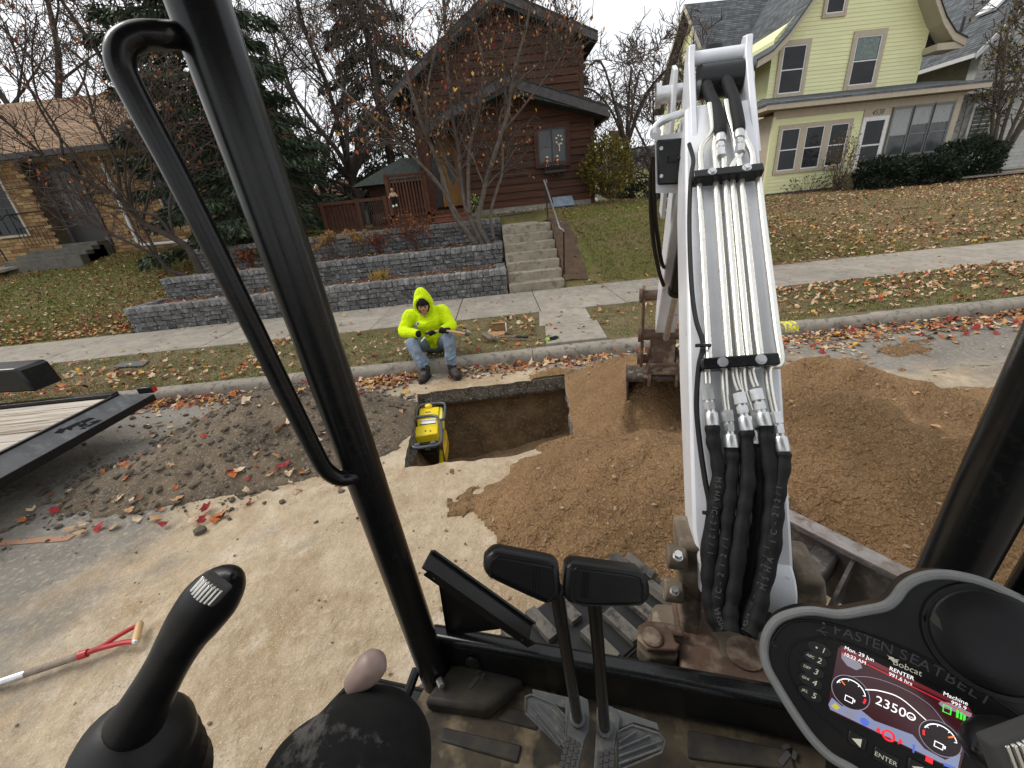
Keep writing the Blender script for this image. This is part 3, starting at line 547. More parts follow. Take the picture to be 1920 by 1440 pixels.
def spanner(cx, cy, z, par):                    # wrench-shaped cut-out
    o = mZ(cx, cy, z); d = unit(mZ(cx-16, cy+20, z)-o); s = np.cross((0, 0, 1), d); b = B(); b.box(o+d*.016, (.036, .011, .0016), (d, s, V3((0, 0, 1))))
    for k in (-1, 1): b.box(o-d*.007+s*k*.009, (.018, .008, .0016), (unit(d+s*k*.3), unit(s-d*k*.3), V3((0, 0, 1))))
    ep('slot', b, m_mortar, par)
spanner(897, 1268, .707, fr); spanner(1478, 1412, .669, fl)
ep('worn_patch', B().add([mZ(x, y, .69) for x, y in ((875, 1316), (902, 1322), (905, 1330), (884, 1330))], [(0, 1, 2, 3)]), m_grey, fr)
ep('drain_plug', B().lathe([(.020, 0), (.020, .008), (.012, .012)], mY(887, 1240, .610), (0, -1, 0), 12), m_rubber, fl)
# travel levers and pedals ---------------------------------------------
def pz(y): return .835-(y-1290)/150*.055
pm = M('pedal_grey', (.105, .108, .108), .55, (.07, .072, .072), 20, bump=.15, bscale=150, c3=(.16, .15, .13), scale3=30, bdist=.001)
def pedal(wing, body, back, rod0, rod1, ribs, slots, padpx, groove, lab):
    P = lambda x, y, dz=0: mZ(x, y, pz(y)+dz)
    pd = ep('travel_pedal', B().prism([P(*q, -.008) for q in body], (0, 0, .010)), pm, bevel=.002, recalc=True, label=lab)
    ep('wing', B().prism([P(*q, -.008) for q in wing], (0, 0, .007)), pm, pd, bevel=.0015, recalc=True); ep('guard_plate', B().prism([P(*q, -.012) for q in back], (0, 0, .006)), pm, pd, bevel=.0015, recalc=True)
    for a, c in ribs: ep('rib', B().tube([P(*a, .001), P(*c, .001)], .0022, 6), pm, pd)
    ep('wing_rim', B().tube([P(*q, .0) for q in wing], .002, 6, closed=True), pm, pd)
    b = B()
    for (x, y) in slots: b.prism([P(x-4, y-5, .0015), P(x+4, y-4, .0015), P(x+4, y+6, .0015), P(x-4, y+5, .0015)], (0, 0, .0015))
    ep('grip_slot', b, m_mortar, pd)
    r0 = P(*rod0, .0); r1 = mD(*rod1, .555); lv = ep('travel_lever', B().tube([r0, r0*.5+r1*.5, r1], [.0115, .0105, .0105], 14), m_black)
    ep('socket', B().lathe([(.017, -.004), (.017, .012), (.012, .016)], r0, r1-r0, 14), pm, lv)
    W = [mD(x, y, .545) for x, y in padpx]; fv = w2m(_F)
    ep('pad', B().prism(W, fv*.034), m_plastic, lv, bevel=.011, seg=4, recalc=True)
    c = np.mean(W, 0); inner = smooth_path([c+(q-c)*.80 for q in W]+[c+(W[0]-c)*.80], 4)
    ep('moulded_line', B().tube([q-fv*.0002 for q in inner], .0011, 5), m_plastic, lv)
    for gx in groove: a = mD(gx, groove[gx][0], .545); e = mD(gx-3, groove[gx][1], .545); ep('ridge', B().tube([a, e], .0010, 5), m_grey if 0 else m_plastic, lv)
pedal([(985, 1307), (996, 1303), (1038, 1320), (1062, 1345), (1060, 1410), (1040, 1390), (985, 1337)], [(1062, 1316), (1082, 1306), (1103, 1316), (1106, 1345), (1104, 1375), (1095, 1395), (1080, 1470), (1050, 1470), (1060, 1400), (1060, 1340)],
      [(998, 1294), (1075, 1312), (1070, 1335), (1000, 1310)], (1083, 1349), (1043, 1105), [((994, 1318), (1056, 1392)), ((1010, 1318), (1058, 1372)), ((1031, 1326), (1058, 1354)), ((1003, 1340), (1050, 1398))],
      [(1065+i*9+j*-3+i*0, 1385+j*12+i*5) for i in range(3) for j in range(6)], [(923, 1031), (1041, 1053), (1049, 1065), (1053, 1118), (1040, 1137), (1022, 1136), (916, 1087), (904, 1074), (906, 1049)],
      {1009: (1064, 1112), 1004: (1063, 1110), 999: (1062, 1108)}, 'left travel pedal with ribbed grey wing')
pedal([(1158, 1372), (1185, 1360), (1236, 1376), (1247, 1390), (1241, 1410), (1157, 1446), (1155, 1402)], [(1119, 1330), (1128, 1323), (1150, 1330), (1163, 1350), (1160, 1372), (1154, 1392), (1149, 1470), (1112, 1470), (1117, 1392)],
      [(1150, 1330), (1232, 1358), (1236, 1372), (1188, 1358), (1160, 1370)], (1134, 1367), (1113, 1110), [((1160, 1392), (1192, 1372)), ((1160, 1404), (1218, 1379)), ((1160, 1418), (1240, 1389)), ((1160, 1432), (1236, 1404))],
      [(1126+i*11-j*1, 1414+j*13-i*3) for i in range(3) for j in range(4)], [(1069, 1055), (1201, 1073), (1219, 1089), (1222, 1122), (1207, 1141), (1094, 1142), (1060, 1131), (1057, 1101), (1061, 1066)],
      {1094: (1071, 1121), 1099: (1072, 1122), 1104: (1072, 1122)}, 'right travel pedal with ribbed grey wing')
# left joystick -----------------------------------------------------------
def stick(px, depth0, depth1, name, lab, roller, flat=.72):
    n = len(px); pts = [mD(x, y, depth0+(depth1-depth0)*i/(n-1)) for i, (x, y, r) in enumerate(px)]
    rr = [px[i][2]/FPX*(depth0+(depth1-depth0)*i/(n-1)) for i in range(n)]
    Q = smooth_path([np.append(p, r) for p, r in zip(pts, rr)], 5) if 0 else None
    P4 = [np.array([*p, r]) for p, r in zip(pts, rr)]; S = []
    E_ = [2*P4[0]-P4[1]]+P4+[2*P4[-1]-P4[-2]]
    for i in range(1, len(E_)-2):
        for k in range(5):
            t = k/5; a, b_, c, d = E_[i-1], E_[i], E_[i+1], E_[i+2]; S.append(.5*((2*b_)+(c-a)*t+(2*a-5*b_+4*c-d)*t*t+(-a+3*b_-3*c+d)*t**3))
    S.append(P4[-1]); st = ep(name, B().tube([s[:3] for s in S], [max(.002, s[3]) for s in S], 24), m_plastic, label=lab, angle=180)
    return st, pts
js, jp = stick([(440, 1079, 5), (434, 1083, 22), (420, 1096, 38), (398, 1121, 48), (373, 1154, 47), (346, 1192, 41), (318, 1240, 37), (290, 1290, 39), (268, 1330, 43), (255, 1352, 47)], .445, .50, 'joystick', 'left black joystick grip with silver thumb roller', None)
c0 = mD(381, 1112, .402); fv = w2m(_F); ux = unit(mD(407, 1080, .395)-mD(352, 1135, .395)); uy = unit(np.cross(fv, ux)); rl = ep('roller_frame', B().box(c0+fv*.010, (.031, .025, .012), (unit(mD(407, 1122, .395)-mD(365, 1090, .395)), unit(mD(350, 1120, .395)-mD(385, 1082, .395)), fv)), m_mortar, js, bevel=.003)
ra = unit(mD(350, 1120, .395)-mD(385, 1082, .395)); rb = unit(mD(407, 1122, .395)-mD(365, 1090, .395)); b = B()
for k in range(7): b.box(c0+rb*(k-3)*.0038+fv*(.0025+.0004*(k-3)**2), (.0031, .020, .006), (rb, ra, fv))
ep('thumb_roller', b, m_zinc, js, bevel=.0008)
for q in (): o = mD(q[0], q[1], .452); ep('screw_cover', B().tube([o+(ra*math.cos(t)*1.25+rb*math.sin(t)*.8)*.0085 for t in np.linspace(0, 6.28, 18)[:-1]], .0006, 4, closed=True), m_plastic, js)
bt = B(); ax = unit(jp[-1]-jp[-4]); o = mD(246, 1362, .505); prof = [(r_*.78, h_) for r_, h_ in ((.036, -.012), (.050, .0), (.070, .014), (.080, .030), (.082, .044), (.074, .052), (.076, .058), (.087, .068), (.080, .078), (.078, .084), (.092, .096), (.084, .108), (.084, .114), (.098, .13), (.09, .2))]
bt.lathe(prof, o, unit(ax*.55+V3((0, 0, -.8))), 32); ep('rubber_boot', bt, m_rubber, js, angle=180)
ep('armrest_console', B().bmm((-.78, -.5, .66), (-.52, .14, 1.16)), m_plastic, bevel=.04, seg=3)
# lock lever with faded knob
k0 = mD(662, 1286, .60); k1 = mD(731, 1212, .585); kd = unit(k1-k0); lk = ep('lock_lever', B().tube([k0-kd*.12, k0], .009, 10), m_black)
ep('knob', B().lathe([(.010, -.006), (.0165, .002), (.0185, .016), (.0215, .032), (.0225, .044), (.021, .055), (.015, .063), (.006, .066)], k0, kd, 20), m_brownk, lk, angle=180)
# right console -----------------------------------------------------------
cn = unit((-.299, -.74, .602)); ca = V3((.922, -.386, -.016)); ca = unit(ca-cn*np.dot(ca, cn)); cb = np.cross(cn, ca)      # normal, right, up on the panel
CO = mD(1686, 1326, .48)
def mC(x, y, lift=0.0): d = w2m(ray(x, y)); t = np.dot(CO+cn*lift-CAMP, cn)/np.dot(d, cn); return CAMP+d*t
def kc(u, v, lift=0.0): return mC(1400+u*.27778, 1040+v*.27778, lift)          # panel close-up coordinates
outl = [(700, 1450), (560, 1370), (430, 1240), (310, 1070), (200, 890), (130, 760), (108, 640), (130, 525), (200, 435), (320, 388), (450, 377), (620, 400), (800, 372), (930, 345), (1000, 295), (1060, 215), (1130, 165), (1210, 138), (1300, 127), (1430, 137), (1600, 180), (1760, 252), (1900, 330), (2030, 470), (2080, 700), (2070, 1000), (2000, 1300), (1800, 1560), (1400, 1720), (1000, 1640)]
OP = smooth_path([kc(*q) for q in outl+outl[:1]], 4)[:-1]
con = ep('instrument_console', B().prism([q for q in OP], -cn*.055), m_plastic, bevel=.004, recalc=True, label='right instrument console with small colour screen and keypad')
cc = np.mean(OP, 0); ep('grey_rim', B().tube([q+(cc-q)*.012 for q in OP], .0058, 10, closed=True), m_grey, con)
ep('pedestal', B().prism([kc(600, 1400, -.05), kc(600, 700, -.05), kc(1800, 500, -.05), kc(1900, 1300, -.05)], V3((.10, .02, -.62))), m_plastic, con, recalc=True)
ep('bezel_ridge', B().tube(smooth_path([kc(u, v, .0008) for u, v in ((640, 1440), (330, 1100), (170, 800), (150, 640), (250, 480), (420, 445), (700, 500), (1100, 645), (1500, 860), (1850, 1090))], 6), .0016, 6), m_plastic, con)
ep('keypad_ridge', B().tube(smooth_path([kc(u, v, .0006) for u, v in ((640, 1200), (420, 1010), (310, 850), (275, 720), (320, 600), (450, 560), (620, 575), (1000, 730), (1530, 1010))], 6), .0012, 6), m_plastic, con)
dc = kc(1660, 575); dr = np.linalg.norm(kc(1200, 470)-dc)
spk = ep('speaker_cover', B().lathe([(dr*1.10, -.002), (dr*1.06, .004), (dr*1.0, .0045), (dr*.97, .001), (dr*.96, .0055), (dr*.90, .0075), (dr*.5, .009), (.001, .0095)], dc, cn, 48), m_plastic, con, angle=60)
ep('scuff_mark', B().add([kc(u, v, .0085) for u, v in ((1235, 435), (1270, 385), (1300, 430), (1325, 515), (1275, 475))], [(0, 1, 2, 3, 4)]), M('scuff', (.05, .046, .04), .9), spk)
s = kc(195, 605, .0); ep('screw', B().lathe([(.0045, 0), (.0045, .0018), (.0035, .002), (.0012, .001)], s, cn, 14), m_black, con)
ltr = list(zip('FASTEN', ((610, 510), (685, 532), (752, 556), (812, 580), (872, 603), (945, 630))))+list(zip('SEATBELT', ((1058, 678), (1128, 708), (1198, 745), (1290, 790), (1375, 836), (1452, 880), (1530, 928), (1610, 975))))
emb = M('embossed_plastic', (.045, .045, .046), .5)
for i, (ch, q) in enumerate(ltr):
    a = kc(*q); nx = ltr[min(i+1, len(ltr)-1)][1]; pv = ltr[max(i-1, 0)][1]; tx = unit(kc(*nx)-kc(*pv)); ty = np.cross(cn, tx); text_part('lettering', ch, .0165, a, tx, ty, emb, con, ext=.0006, lift=.0006)
b = B(); o = kc(510, 510, .001); b.tube([o+ca*.002+cb*.006, o-ca*.003-cb*.001, o+ca*.005-cb*.005], .0008, 5).tube([o+ca*.006, o-ca*.006-cb*.003], .0008, 5).ell(o+cb*.009, (.002, .002, .002)); ep('belt_symbol', b, emb, con)
key = M('key_ink', (.75, .72, .55), .5); kdk = M('key_rubber', (.006, .006, .006), .4)
for (u, v), d, sm in (((490, 632), '1', '•'), ((463, 700), '2', 'ABC'), ((440, 775), '3', 'DEF'), ((430, 848), '4', 'GHI'), ((427, 935), '5', 'JKL')):
    o = kc(u, v); kt = ep('key', B().tube([o+cn*.0003, o+cn*.002], .011, 24, flat=1).add([], []), kdk, con)
    vv = np.array([v_.co for v_ in kt.data.vertices]); rel = vv-o; vv2 = o+np.outer(rel@ca, ca*1.15)+np.outer(rel@cb, cb*.68)+np.outer(rel@cn, cn); kt.data.vertices.foreach_set('co', vv2.astype(np.float32).ravel()); kt.data.update()
    text_part('digit', d, .0098, o+ca*.0045, ca, cb, key, kt, lift=.0026, shear=.15)
    if sm == '•': ep('dot', B().lathe([(.0012, 0), (.0012, .0004)], o-ca*.003+cn*.0023, cn, 8), key, kt)
    else: text_part('small_letters', sm, .0046, o-ca*.0055+cb*.0006, ca, cb, key, kt, lift=.0026, shear=.15)
sb = M('screen_dark', (.01, .004, .005), .18, emit=((.030, .006, .008), 1.0)); sblue = M('screen_strip', (.02, .02, .03), .18, emit=((.20, .23, .36), .9)); swhite = M('screen_white', (.1, .1, .1), .3, emit=((.95, .95, .95), 1.0))
sred = M('screen_red', (.1, .0, .0), .3, emit=((.70, .02, .03), 1.0)); sgrn = M('screen_green', (0, .1, 0), .3, emit=((.06, .72, .05), 1.0)); sor = M('screen_orange', (.1, .03, 0), .3, emit=((.85, .18, .03), 1.0)); sgry = M('screen_grey', (.02, .02, .02), .3, emit=((.20, .19, .23), 1.0)); sdk2 = M('screen_black', (.004, .003, .003), .25, emit=((.008, .003, .004), 1.0)); sblu2 = M('screen_blue', (0, 0, .02), .3, emit=((.08, .13, .5), 1.0)); sdim = M('screen_maroon', (.02, .004, .005), .2, emit=((.105, .014, .018), 1.0)); syel = M('screen_yellow', (.05, .05, 0), .3, emit=((.4, .36, .05), 1.0))
scr = ep('screen', B().prism([kc(u, v, -.001) for u, v in ((640, 608), (1500, 1028), (1530, 1075), (1435, 1440), (1420, 1460), (560, 1050), (545, 1020), (615, 630))], cn*.0022), sb, con, recalc=True)
def flat(name, pts, mat, lift=.0016): return ep(name, B().add([kc(u, v, lift) for u, v in pts], [tuple(range(len(pts)-1, -1, -1))]), mat, scr, smooth=False)
flat('header_bar', [(632, 640), (655, 618), (1500, 1032), (1515, 1062)], sdim); flat('header_line', [(640, 652), (1510, 1082), (1510, 1087), (640, 657)], sred, .0018)
flat('menu_strip', [(552, 1010), (575, 965), (640, 1020), (760, 1040), (860, 1120), (1120, 1215), (1200, 1310), (1340, 1385), (1445, 1345), (1425, 1448), (1300, 1400), (565, 1045)], sblue)
flat('light_icon', [(640, 662), (700, 690), (770, 735), (780, 765), (740, 780), (680, 750), (640, 700)], sgry); flat('status_icon', [(1310, 990), (1370, 1000), (1520, 1072), (1515, 1100), (1320, 1030), (1295, 1005)], sgry)
scl = .27778*.48/FPX*1.28
def circ(c, r, lift): o = kc(*c, lift); return [o+(ca*math.cos(t)+cb*math.sin(t))*r for t in np.linspace(0, 2*math.pi, 33)[:-1]]
def gauge(c, r, needle, icon):
    g = ep('gauge', B().add(circ(c, r, .002), [tuple(range(32))]), sdk2, scr, smooth=False); ep('gauge_ring', B().tube(circ(c, r, .0021), .0004, 4, closed=True), sgry, g)
    o = kc(*c, .0024); arc = [o+(ca*math.cos(t)+cb*math.sin(t))*r*.78 for t in np.linspace(math.radians(200), math.radians(-20), 20)]; ep('scale_arc', B().tube(arc[3:17], .0006, 4), swhite, g); ep('red_zone', B().tube(arc[:3] if icon else arc[17:], .0011, 4), sred, g)
    for k in (4, 8, 12, 16): ep('tick', B().tube([arc[k], o+(arc[k]-o)*.84], .0004, 4), swhite, g)
    t = math.radians(needle); ep('needle', B().tube([o+(ca*math.cos(t)+cb*math.sin(t))*r*.8, o+(ca*math.cos(t)+cb*math.sin(t))*r*.45], .0008, 4), sor, g)
    ep('symbol', B().tube([o-cb*r*.45+ca*r*.02*q[0]*10+cb*r*.02*q[1]*10 for q in ((-1, -.8), (1, -.8), (1, .8), (-1, .8))], .0006, 4, closed=True).box(o-cb*r*.40+ca*r*.28, (.0012, .003, .0004), (ca, cb, cn)), swhite, g)
gauge((700, 930), np.linalg.norm(kc(700, 930)-kc(585, 935)), 140, 0); gauge((1305, 1240), np.linalg.norm(kc(1305, 1240)-kc(1165, 1200)), 40, 1)
ep('dial_arc', B().tube(smooth_path([kc(u, v, .0019) for u, v in ((690, 822), (850, 830), (1050, 900), (1230, 1010), (1340, 1140))], 5), .0004, 4), sgry, scr); ep('dial_arc', B().tube(smooth_path([kc(u, v, .0019) for u, v in ((800, 910), (900, 920), (1040, 970), (1210, 1115))], 5), .0007, 4), swhite, scr)
for tx, u, v, sz in (('Mon. 29 Jun', 756, 666, .0060), ('10:22 AM', 727, 697, .0056), ('RENTER', 1042, 798, .0062), ('991.6 hrs', 1034, 834, .0056), ('2350', 968, 1022, .0140), ('Machine', 1404, 966, .0060), ('995.9', 1426, 1012, .0056)): text_part('display_text', tx, sz, kc(u, v), ca, cb, swhite, scr, lift=.0024)
text_part('brand_lettering', 'Bobcat', .0092, kc(1078, 757), ca, cb, key, con, lift=.0035)
b = B(); o = kc(985, 706, .0035); b.add([o+ca*x_*.001+cb*y_*.001 for x_, y_ in ((-6, 3), (-3.5, 1.6), (0, 2.4), (2, 1.4), (6, 2.6), (3.6, .2), (5, -1.6), (2, -1.2), (.5, -3), (-1, -1.2), (-4, -1.5), (-3, .3))], [tuple(range(11, -1, -1))]); ep('emblem', b, key, con, smooth=False)
ep('rpm_icon', B().tube(circ((1110, 1092), .0034, .0024), .0006, 4, closed=True), swhite, scr); text_part('display_text', 'RPM', .0026, kc(1110, 1095), ca, cb, swhite, scr, lift=.0024)
ep('battery_icon', B().tube([kc(u, v, .0026) for u, v in ((1330, 1012), (1382, 1035), (1375, 1080), (1325, 1058))], .0007, 4, closed=True), sgrn, scr)
for u in (1425, 1450, 1472): flat('bar_icon', [(u-8, 1045+(u-1425)*.7), (u+8, 1052+(u-1425)*.7), (u+4, 1105+(u-1425)*.45), (u-12, 1098+(u-1425)*.45)], sgrn, .0026)
flat('warning_icon', [(570, 1020), (598, 1000), (632, 1035), (605, 1050)], syel, .0024); flat('page_icon', [(668, 1045), (728, 1070), (720, 1110), (664, 1085)], sgry, .0024); ep('pump_icon', B().add(circ((795, 1128), .0042, .0024), [tuple(range(32))]), sblu2, scr, smooth=False)
ep('engine_icon', B().tube(circ((958, 1222), .0050, .0024), .0012, 4, closed=True), sred, scr); text_part('display_text', '#', .005, kc(958, 1222), ca, cb, sred, scr, lift=.0024)
flat('arrow_icon', [(868, 1185), (895, 1160), (905, 1210)], sred, .0024); flat('arrow_icon', [(1055, 1270), (1035, 1235), (1018, 1280)], sred, .0024); flat('hook_icon', [(1120, 1280), (1140, 1285), (1130, 1340), (1120, 1335)], sblu2, .0024); ep('lock_icon', B().box(kc(1232, 1385, .0024), (.006, .006, .0005), (ca, cb, cn)), sred, scr); flat('wrench_icon', [(1330, 1405), (1410, 1435), (1405, 1450), (1330, 1425)], sblu2, .0024)
for (u, v), w, h, tx in (((742, 1252), .0170, .0150, None), ((935, 1372), .0215, .0150, 'ENTER'), ((1150, 1440), .017, .015, None)):
    o = kc(u, v); kb = ep('menu_key', B().box(o+cn*.0008, (w, h, .0028), (ca, cb, cn)), kdk, con, bevel=.0012)
    if tx: text_part('lettering', tx, .0068, o, ca, cb, key, kb, lift=.0026)
    else: ep('arrow_mark', B().add([o+cn*.0025+ca*x_+cb*y_ for x_, y_ in ((-.005, 0), (.004, .005), (.004, -.005))], [(2, 1, 0)]), key, kb, smooth=False)
# right joystick head at the lower right edge
js2, jp2 = stick([(1826, 1408, 5), (1834, 1402, 24), (1852, 1400, 40), (1886, 1408, 54), (1930, 1432, 62), (1975, 1470, 64), (2010, 1530, 60), (2040, 1600, 56)], .375, .43, 'joystick', 'right black joystick head with silver roller, cut off by the frame', None)
c0 = mD(1925, 1415, .330); rb2 = unit(mD(1960, 1390, .322)-mD(1880, 1420, .322)); ra2 = unit(np.cross(w2m(_F), rb2)); b = B()
ep('roller_frame', B().box(c0+w2m(_F)*.006, (.05, .036, .014), (rb2, ra2, w2m(_F))), m_mortar, js2, bevel=.003)
for k in range(9): b.box(c0+rb2*(k-4)*.0046-w2m(_F)*(.002-.0003*(k-4)**2), (.0035, .029, .006), (rb2, ra2, w2m(_F)))
ep('thumb_roller', b, m_zinc, js2, bevel=.0008)
# ================================================================== boom, arm, bucket, swing casting, tracks, blade
BX = .302; ST = [V3((BX+.006, .735, .945)), V3((BX-.004, .83, 1.073)), V3((BX-.004, 1.081, 1.418)), V3((BX+.018, 1.547, 1.869)), V3((BX+.033, 1.775, 2.10))]
def seg_n(a, c): d = unit(c-a); return unit(np.cross((1, 0, 0), d))*(1 if np.cross((1, 0, 0), d)[1] < 0 else -1)
SN = [seg_n(ST[max(i-1, 0)], ST[min(i+1, 4)]) for i in range(5)]
hw = [.096, .108, .11, .11, .112]; th = [.10, .12, .16, .19, .15]
P = np.array([[ST[i]+V3((-hw[i], 0, 0)), ST[i]+V3((hw[i], 0, 0)), ST[i]+V3((hw[i], 0, 0))-SN[i]*th[i], ST[i]+V3((-hw[i], 0, 0))-SN[i]*th[i], ST[i]+V3((-hw[i], 0, 0))] for i in range(5)])
b = B()
for i in range(5): b.v += [tuple(q) for q in P[i][:4]]
for i in range(4):
    for j in range(4): b.f.append((i*4+j, (i+1)*4+j, (i+1)*4+(j+1) % 4, i*4+(j+1) % 4)); b.m.append(0)
b.f += [(0, 1, 2, 3), (19, 18, 17, 16)]; b.m += [0, 0]
boom = ep('boom', b, m_white, bevel=.008, recalc=True, label='white steel boom carrying hydraulic pipes and hoses')
def bsf(x, y, lift=0.0):
    d = w2m(ray(x, y)); best = None
    for i in range(4):
        n = seg_n(ST[i], ST[i+1]); o = ST[i]+n*lift; den = np.dot(d, n)
        if abs(den) < 1e-6: continue
        q = CAMP+d*(np.dot(o-CAMP, n)/den); t = np.dot(q-o, unit(ST[i+1]-ST[i]))/np.linalg.norm(ST[i+1]-ST[i]); e = max(0, -t, t-1)
        if best is None or e < best[0]: best = (e, q)
    return best[1]
def across(y_px, off, lift):                        # point on the boom at pipe offset off
    c = bsf(1372+(y_px-680)*-.06, y_px, lift); return V3((c[0]*0+BX+off+(c[1]-1.0)*.025, c[1], c[2]))
offs = [(f-.5)*.22 for f in (.185, .40, .522, .610, .725, .930)]
top_paths = [[(1314, 318), (1313, 290), (1318, 268), (1332, 252), (1336, 238), (1330, 196)], [(1343, 318), (1341, 290), (1340, 268), (1344, 240), (1345, 225)], [(1358, 318), (1356, 292), (1350, 277), (1350, 262)],
             [(1371, 318), (1376, 305), (1388, 290), (1391, 268), (1389, 255)], [(1388, 318), (1381, 285), (1375, 250), (1366, 218), (1361, 190)], [(1412, 318), (1410, 288), (1398, 262), (1392, 240), (1388, 215)]]
bot_paths = [[(1326, 690), (1327, 720)], [(1358, 690), (1360, 740), (1364, 775)], [(1377, 690), (1380, 715), (1386, 732)], [(1392, 690), (1395, 730), (1408, 770)], [(1409, 690), (1412, 712), (1417, 725)], [(1441, 690), (1444, 735), (1452, 775)]]
for k in range(6):
    mid = [across(y, offs[k], .022) for y in (330, 420, 520, 620, 680)]
    up = [bsf(x, y, .026) for x, y in top_paths[k]]; dn = [bsf(x, y, .024) for x, y in bot_paths[k]]
    ep('hydraulic_pipe', B().tube(smooth_path(up[::-1]+mid+dn, 4), .0096, 12), m_zinc, boom)
for y, wl, wr, t in ((330, 1298, 1428, 0), (680, 1313, 1456, 1)):
    a = bsf(wl, y+8-t*2, .03); e = bsf(wr, y-6+t*2, .03); m_ = (a+e)/2; d = unit(e-a); n = seg_n(ST[1+(1-t)], ST[2+(1-t)]); n = unit(n-d*np.dot(n, d)); u = np.cross(n, d)
    cl = ep('pipe_clamp', B().box(m_+n*.004, (np.linalg.norm(e-a), .030, .042), (d, u, n)), m_black, boom, bevel=.004)
    for f in (.27, .76): q = a+(e-a)*f+n*.025; ep('bolt', B().cyl(q, q+n*.008, .0095, n=6).cyl(q-n*.001, q+n*.0015, .013, n=14), m_steel, boom)
def fitting(x, y, dx, dy, s=1.0, lift=.028):
    o = bsf(x, y, lift); e = bsf(x+dx, y+dy, lift+.004); d = unit(e-o); fb = B()
    fb.cyl(o-d*.006, o+d*.022*s, .0165*s, n=6); fb.cyl(o+d*.022*s, o+d*.028*s, .012*s, n=12); fb.cyl(o+d*.028*s, o+d*.046*s, .0145*s, n=6); fb.cyl(o+d*.046*s, o+d*.054*s, .011*s, n=12); fb.lathe([(.0150*s, .054*s), (.0165*s, .058*s), (.0168*s, .086*s), (.0155*s, .09*s)], o, d, 16)
    ep('hose_fitting', fb, m_steel, boom, angle=30); return o+d*.085*s
hs = [((1328, 735), [(1334, 786), (1338, 830), (1347, 882), (1343, 934), (1338, 968), (1333, 1020), (1328, 1090), (1332, 1140), (1350, 1180)]),
      ((1364, 775), [(1370, 824), (1373, 864), (1369, 916), (1364, 968), (1360, 1020), (1350, 1090), (1345, 1142), (1358, 1182)]),
      ((1387, 742), [(1395, 779), (1400, 830), (1402, 899), (1395, 951), (1388, 1003), (1378, 1090), (1370, 1145), (1370, 1184)]),
      ((1410, 772), [(1414, 826), (1420, 864), (1423, 968), (1416, 1038), (1402, 1107), (1392, 1150), (1383, 1186)]),
      ((1418, 735), [(1427, 770), (1437, 830), (1446, 899), (1444, 968), (1437, 1038), (1423, 1107), (1406, 1155), (1394, 1188)]),
      ((1453, 778), [(1463, 824), (1468, 864), (1461, 916), (1454, 968), (1447, 1038), (1430, 1107), (1418, 1158), (1404, 1190)])]
for i, (f, pth) in enumerate(hs):
    q0 = fitting(f[0], f[1], pth[0][0]-f[0], pth[0][1]-f[1], .9 if i == 3 else 1.0, .018 if i == 3 else .028)
    n_ = len(pth); pts = [q0]+[bsf(x, y, (.030 if i != 3 else .015)+.012*(i % 3)*(k/n_)+.035*(k/n_)**2) for k, (x, y) in enumerate(pth) if k > 0 or i == 3]
    sp = smooth_path(pts, 6); rr = [.0165+.0016*math.sin(k*1.3+i*2)+.001*math.sin(k*.45+i) for k in range(len(sp))]
    ho = ep('hydraulic_hose', B().tube(sp, rr, 12), m_hose, boom)
    if i in (1, 4, 0, 5):
        prn = M('hose_print', (.075, .075, .075), .8); tl = len(sp); st_ = int(tl*(.30 if i in (0, 5) else .55))
        for j, ch in enumerate('MSHA IC-212/1' if i == 0 else '1/212-CI AHSM'):
            k = st_+j*1.45; k0_ = int(k)
            if ch == ' ' or k0_+1 >= tl: continue
            q = sp[k0_]+(sp[k0_+1]-sp[k0_])*(k-k0_); tx = unit(sp[k0_]-sp[k0_+1]); nn = unit(CAMP-q); nn = unit(nn-tx*np.dot(nn, tx)); text_part('print', ch, .017, q+nn*.0178, -tx if i == 0 else tx, np.cross(nn, -tx if i == 0 else tx), prn, ho, lift=.0006)
# head hoses
for (x, y), pth in (((1352, 292), [(1350, 240), (1344, 205), (1332, 180), (1325, 160)]), ((1387, 285), [(1385, 232), (1377, 190), (1368, 165), (1362, 150)])):
    q0 = fitting(x, y, pth[0][0]-x, pth[0][1]-y, .98, .03); ep('hydraulic_hose', B().tube(smooth_path([q0]+[bsf(px_, py_, .035-.012*k) for k, (px_, py_) in enumerate(pth[0:], 0)], 6), .0185, 14), m_hose, boom)
# thin cable and ties
cab = [(1292, 270), (1300, 300), (1296, 330), (1293, 380), (1293, 450), (1297, 540), (1305, 600), (1318, 645), (1310, 690), (1306, 760), (1312, 830), (1322, 900), (1330, 945), (1326, 985), (1318, 1030), (1322, 1070)]
ep('cable', B().tube(smooth_path([bsf(x, y, .022) for x, y in cab], 5), .0068, 8), m_rubber, boom)
for (x0, y0, x1, y1) in ((1304, 648, 1332, 648), (1317, 961, 1354, 967)): ep('cable_tie', B().tube([bsf(x0, y0, .036), bsf((x0+x1)/2, (y0+y1)/2-1, .044), bsf(x1, y1, .036)], .0048, 6), m_black, boom)
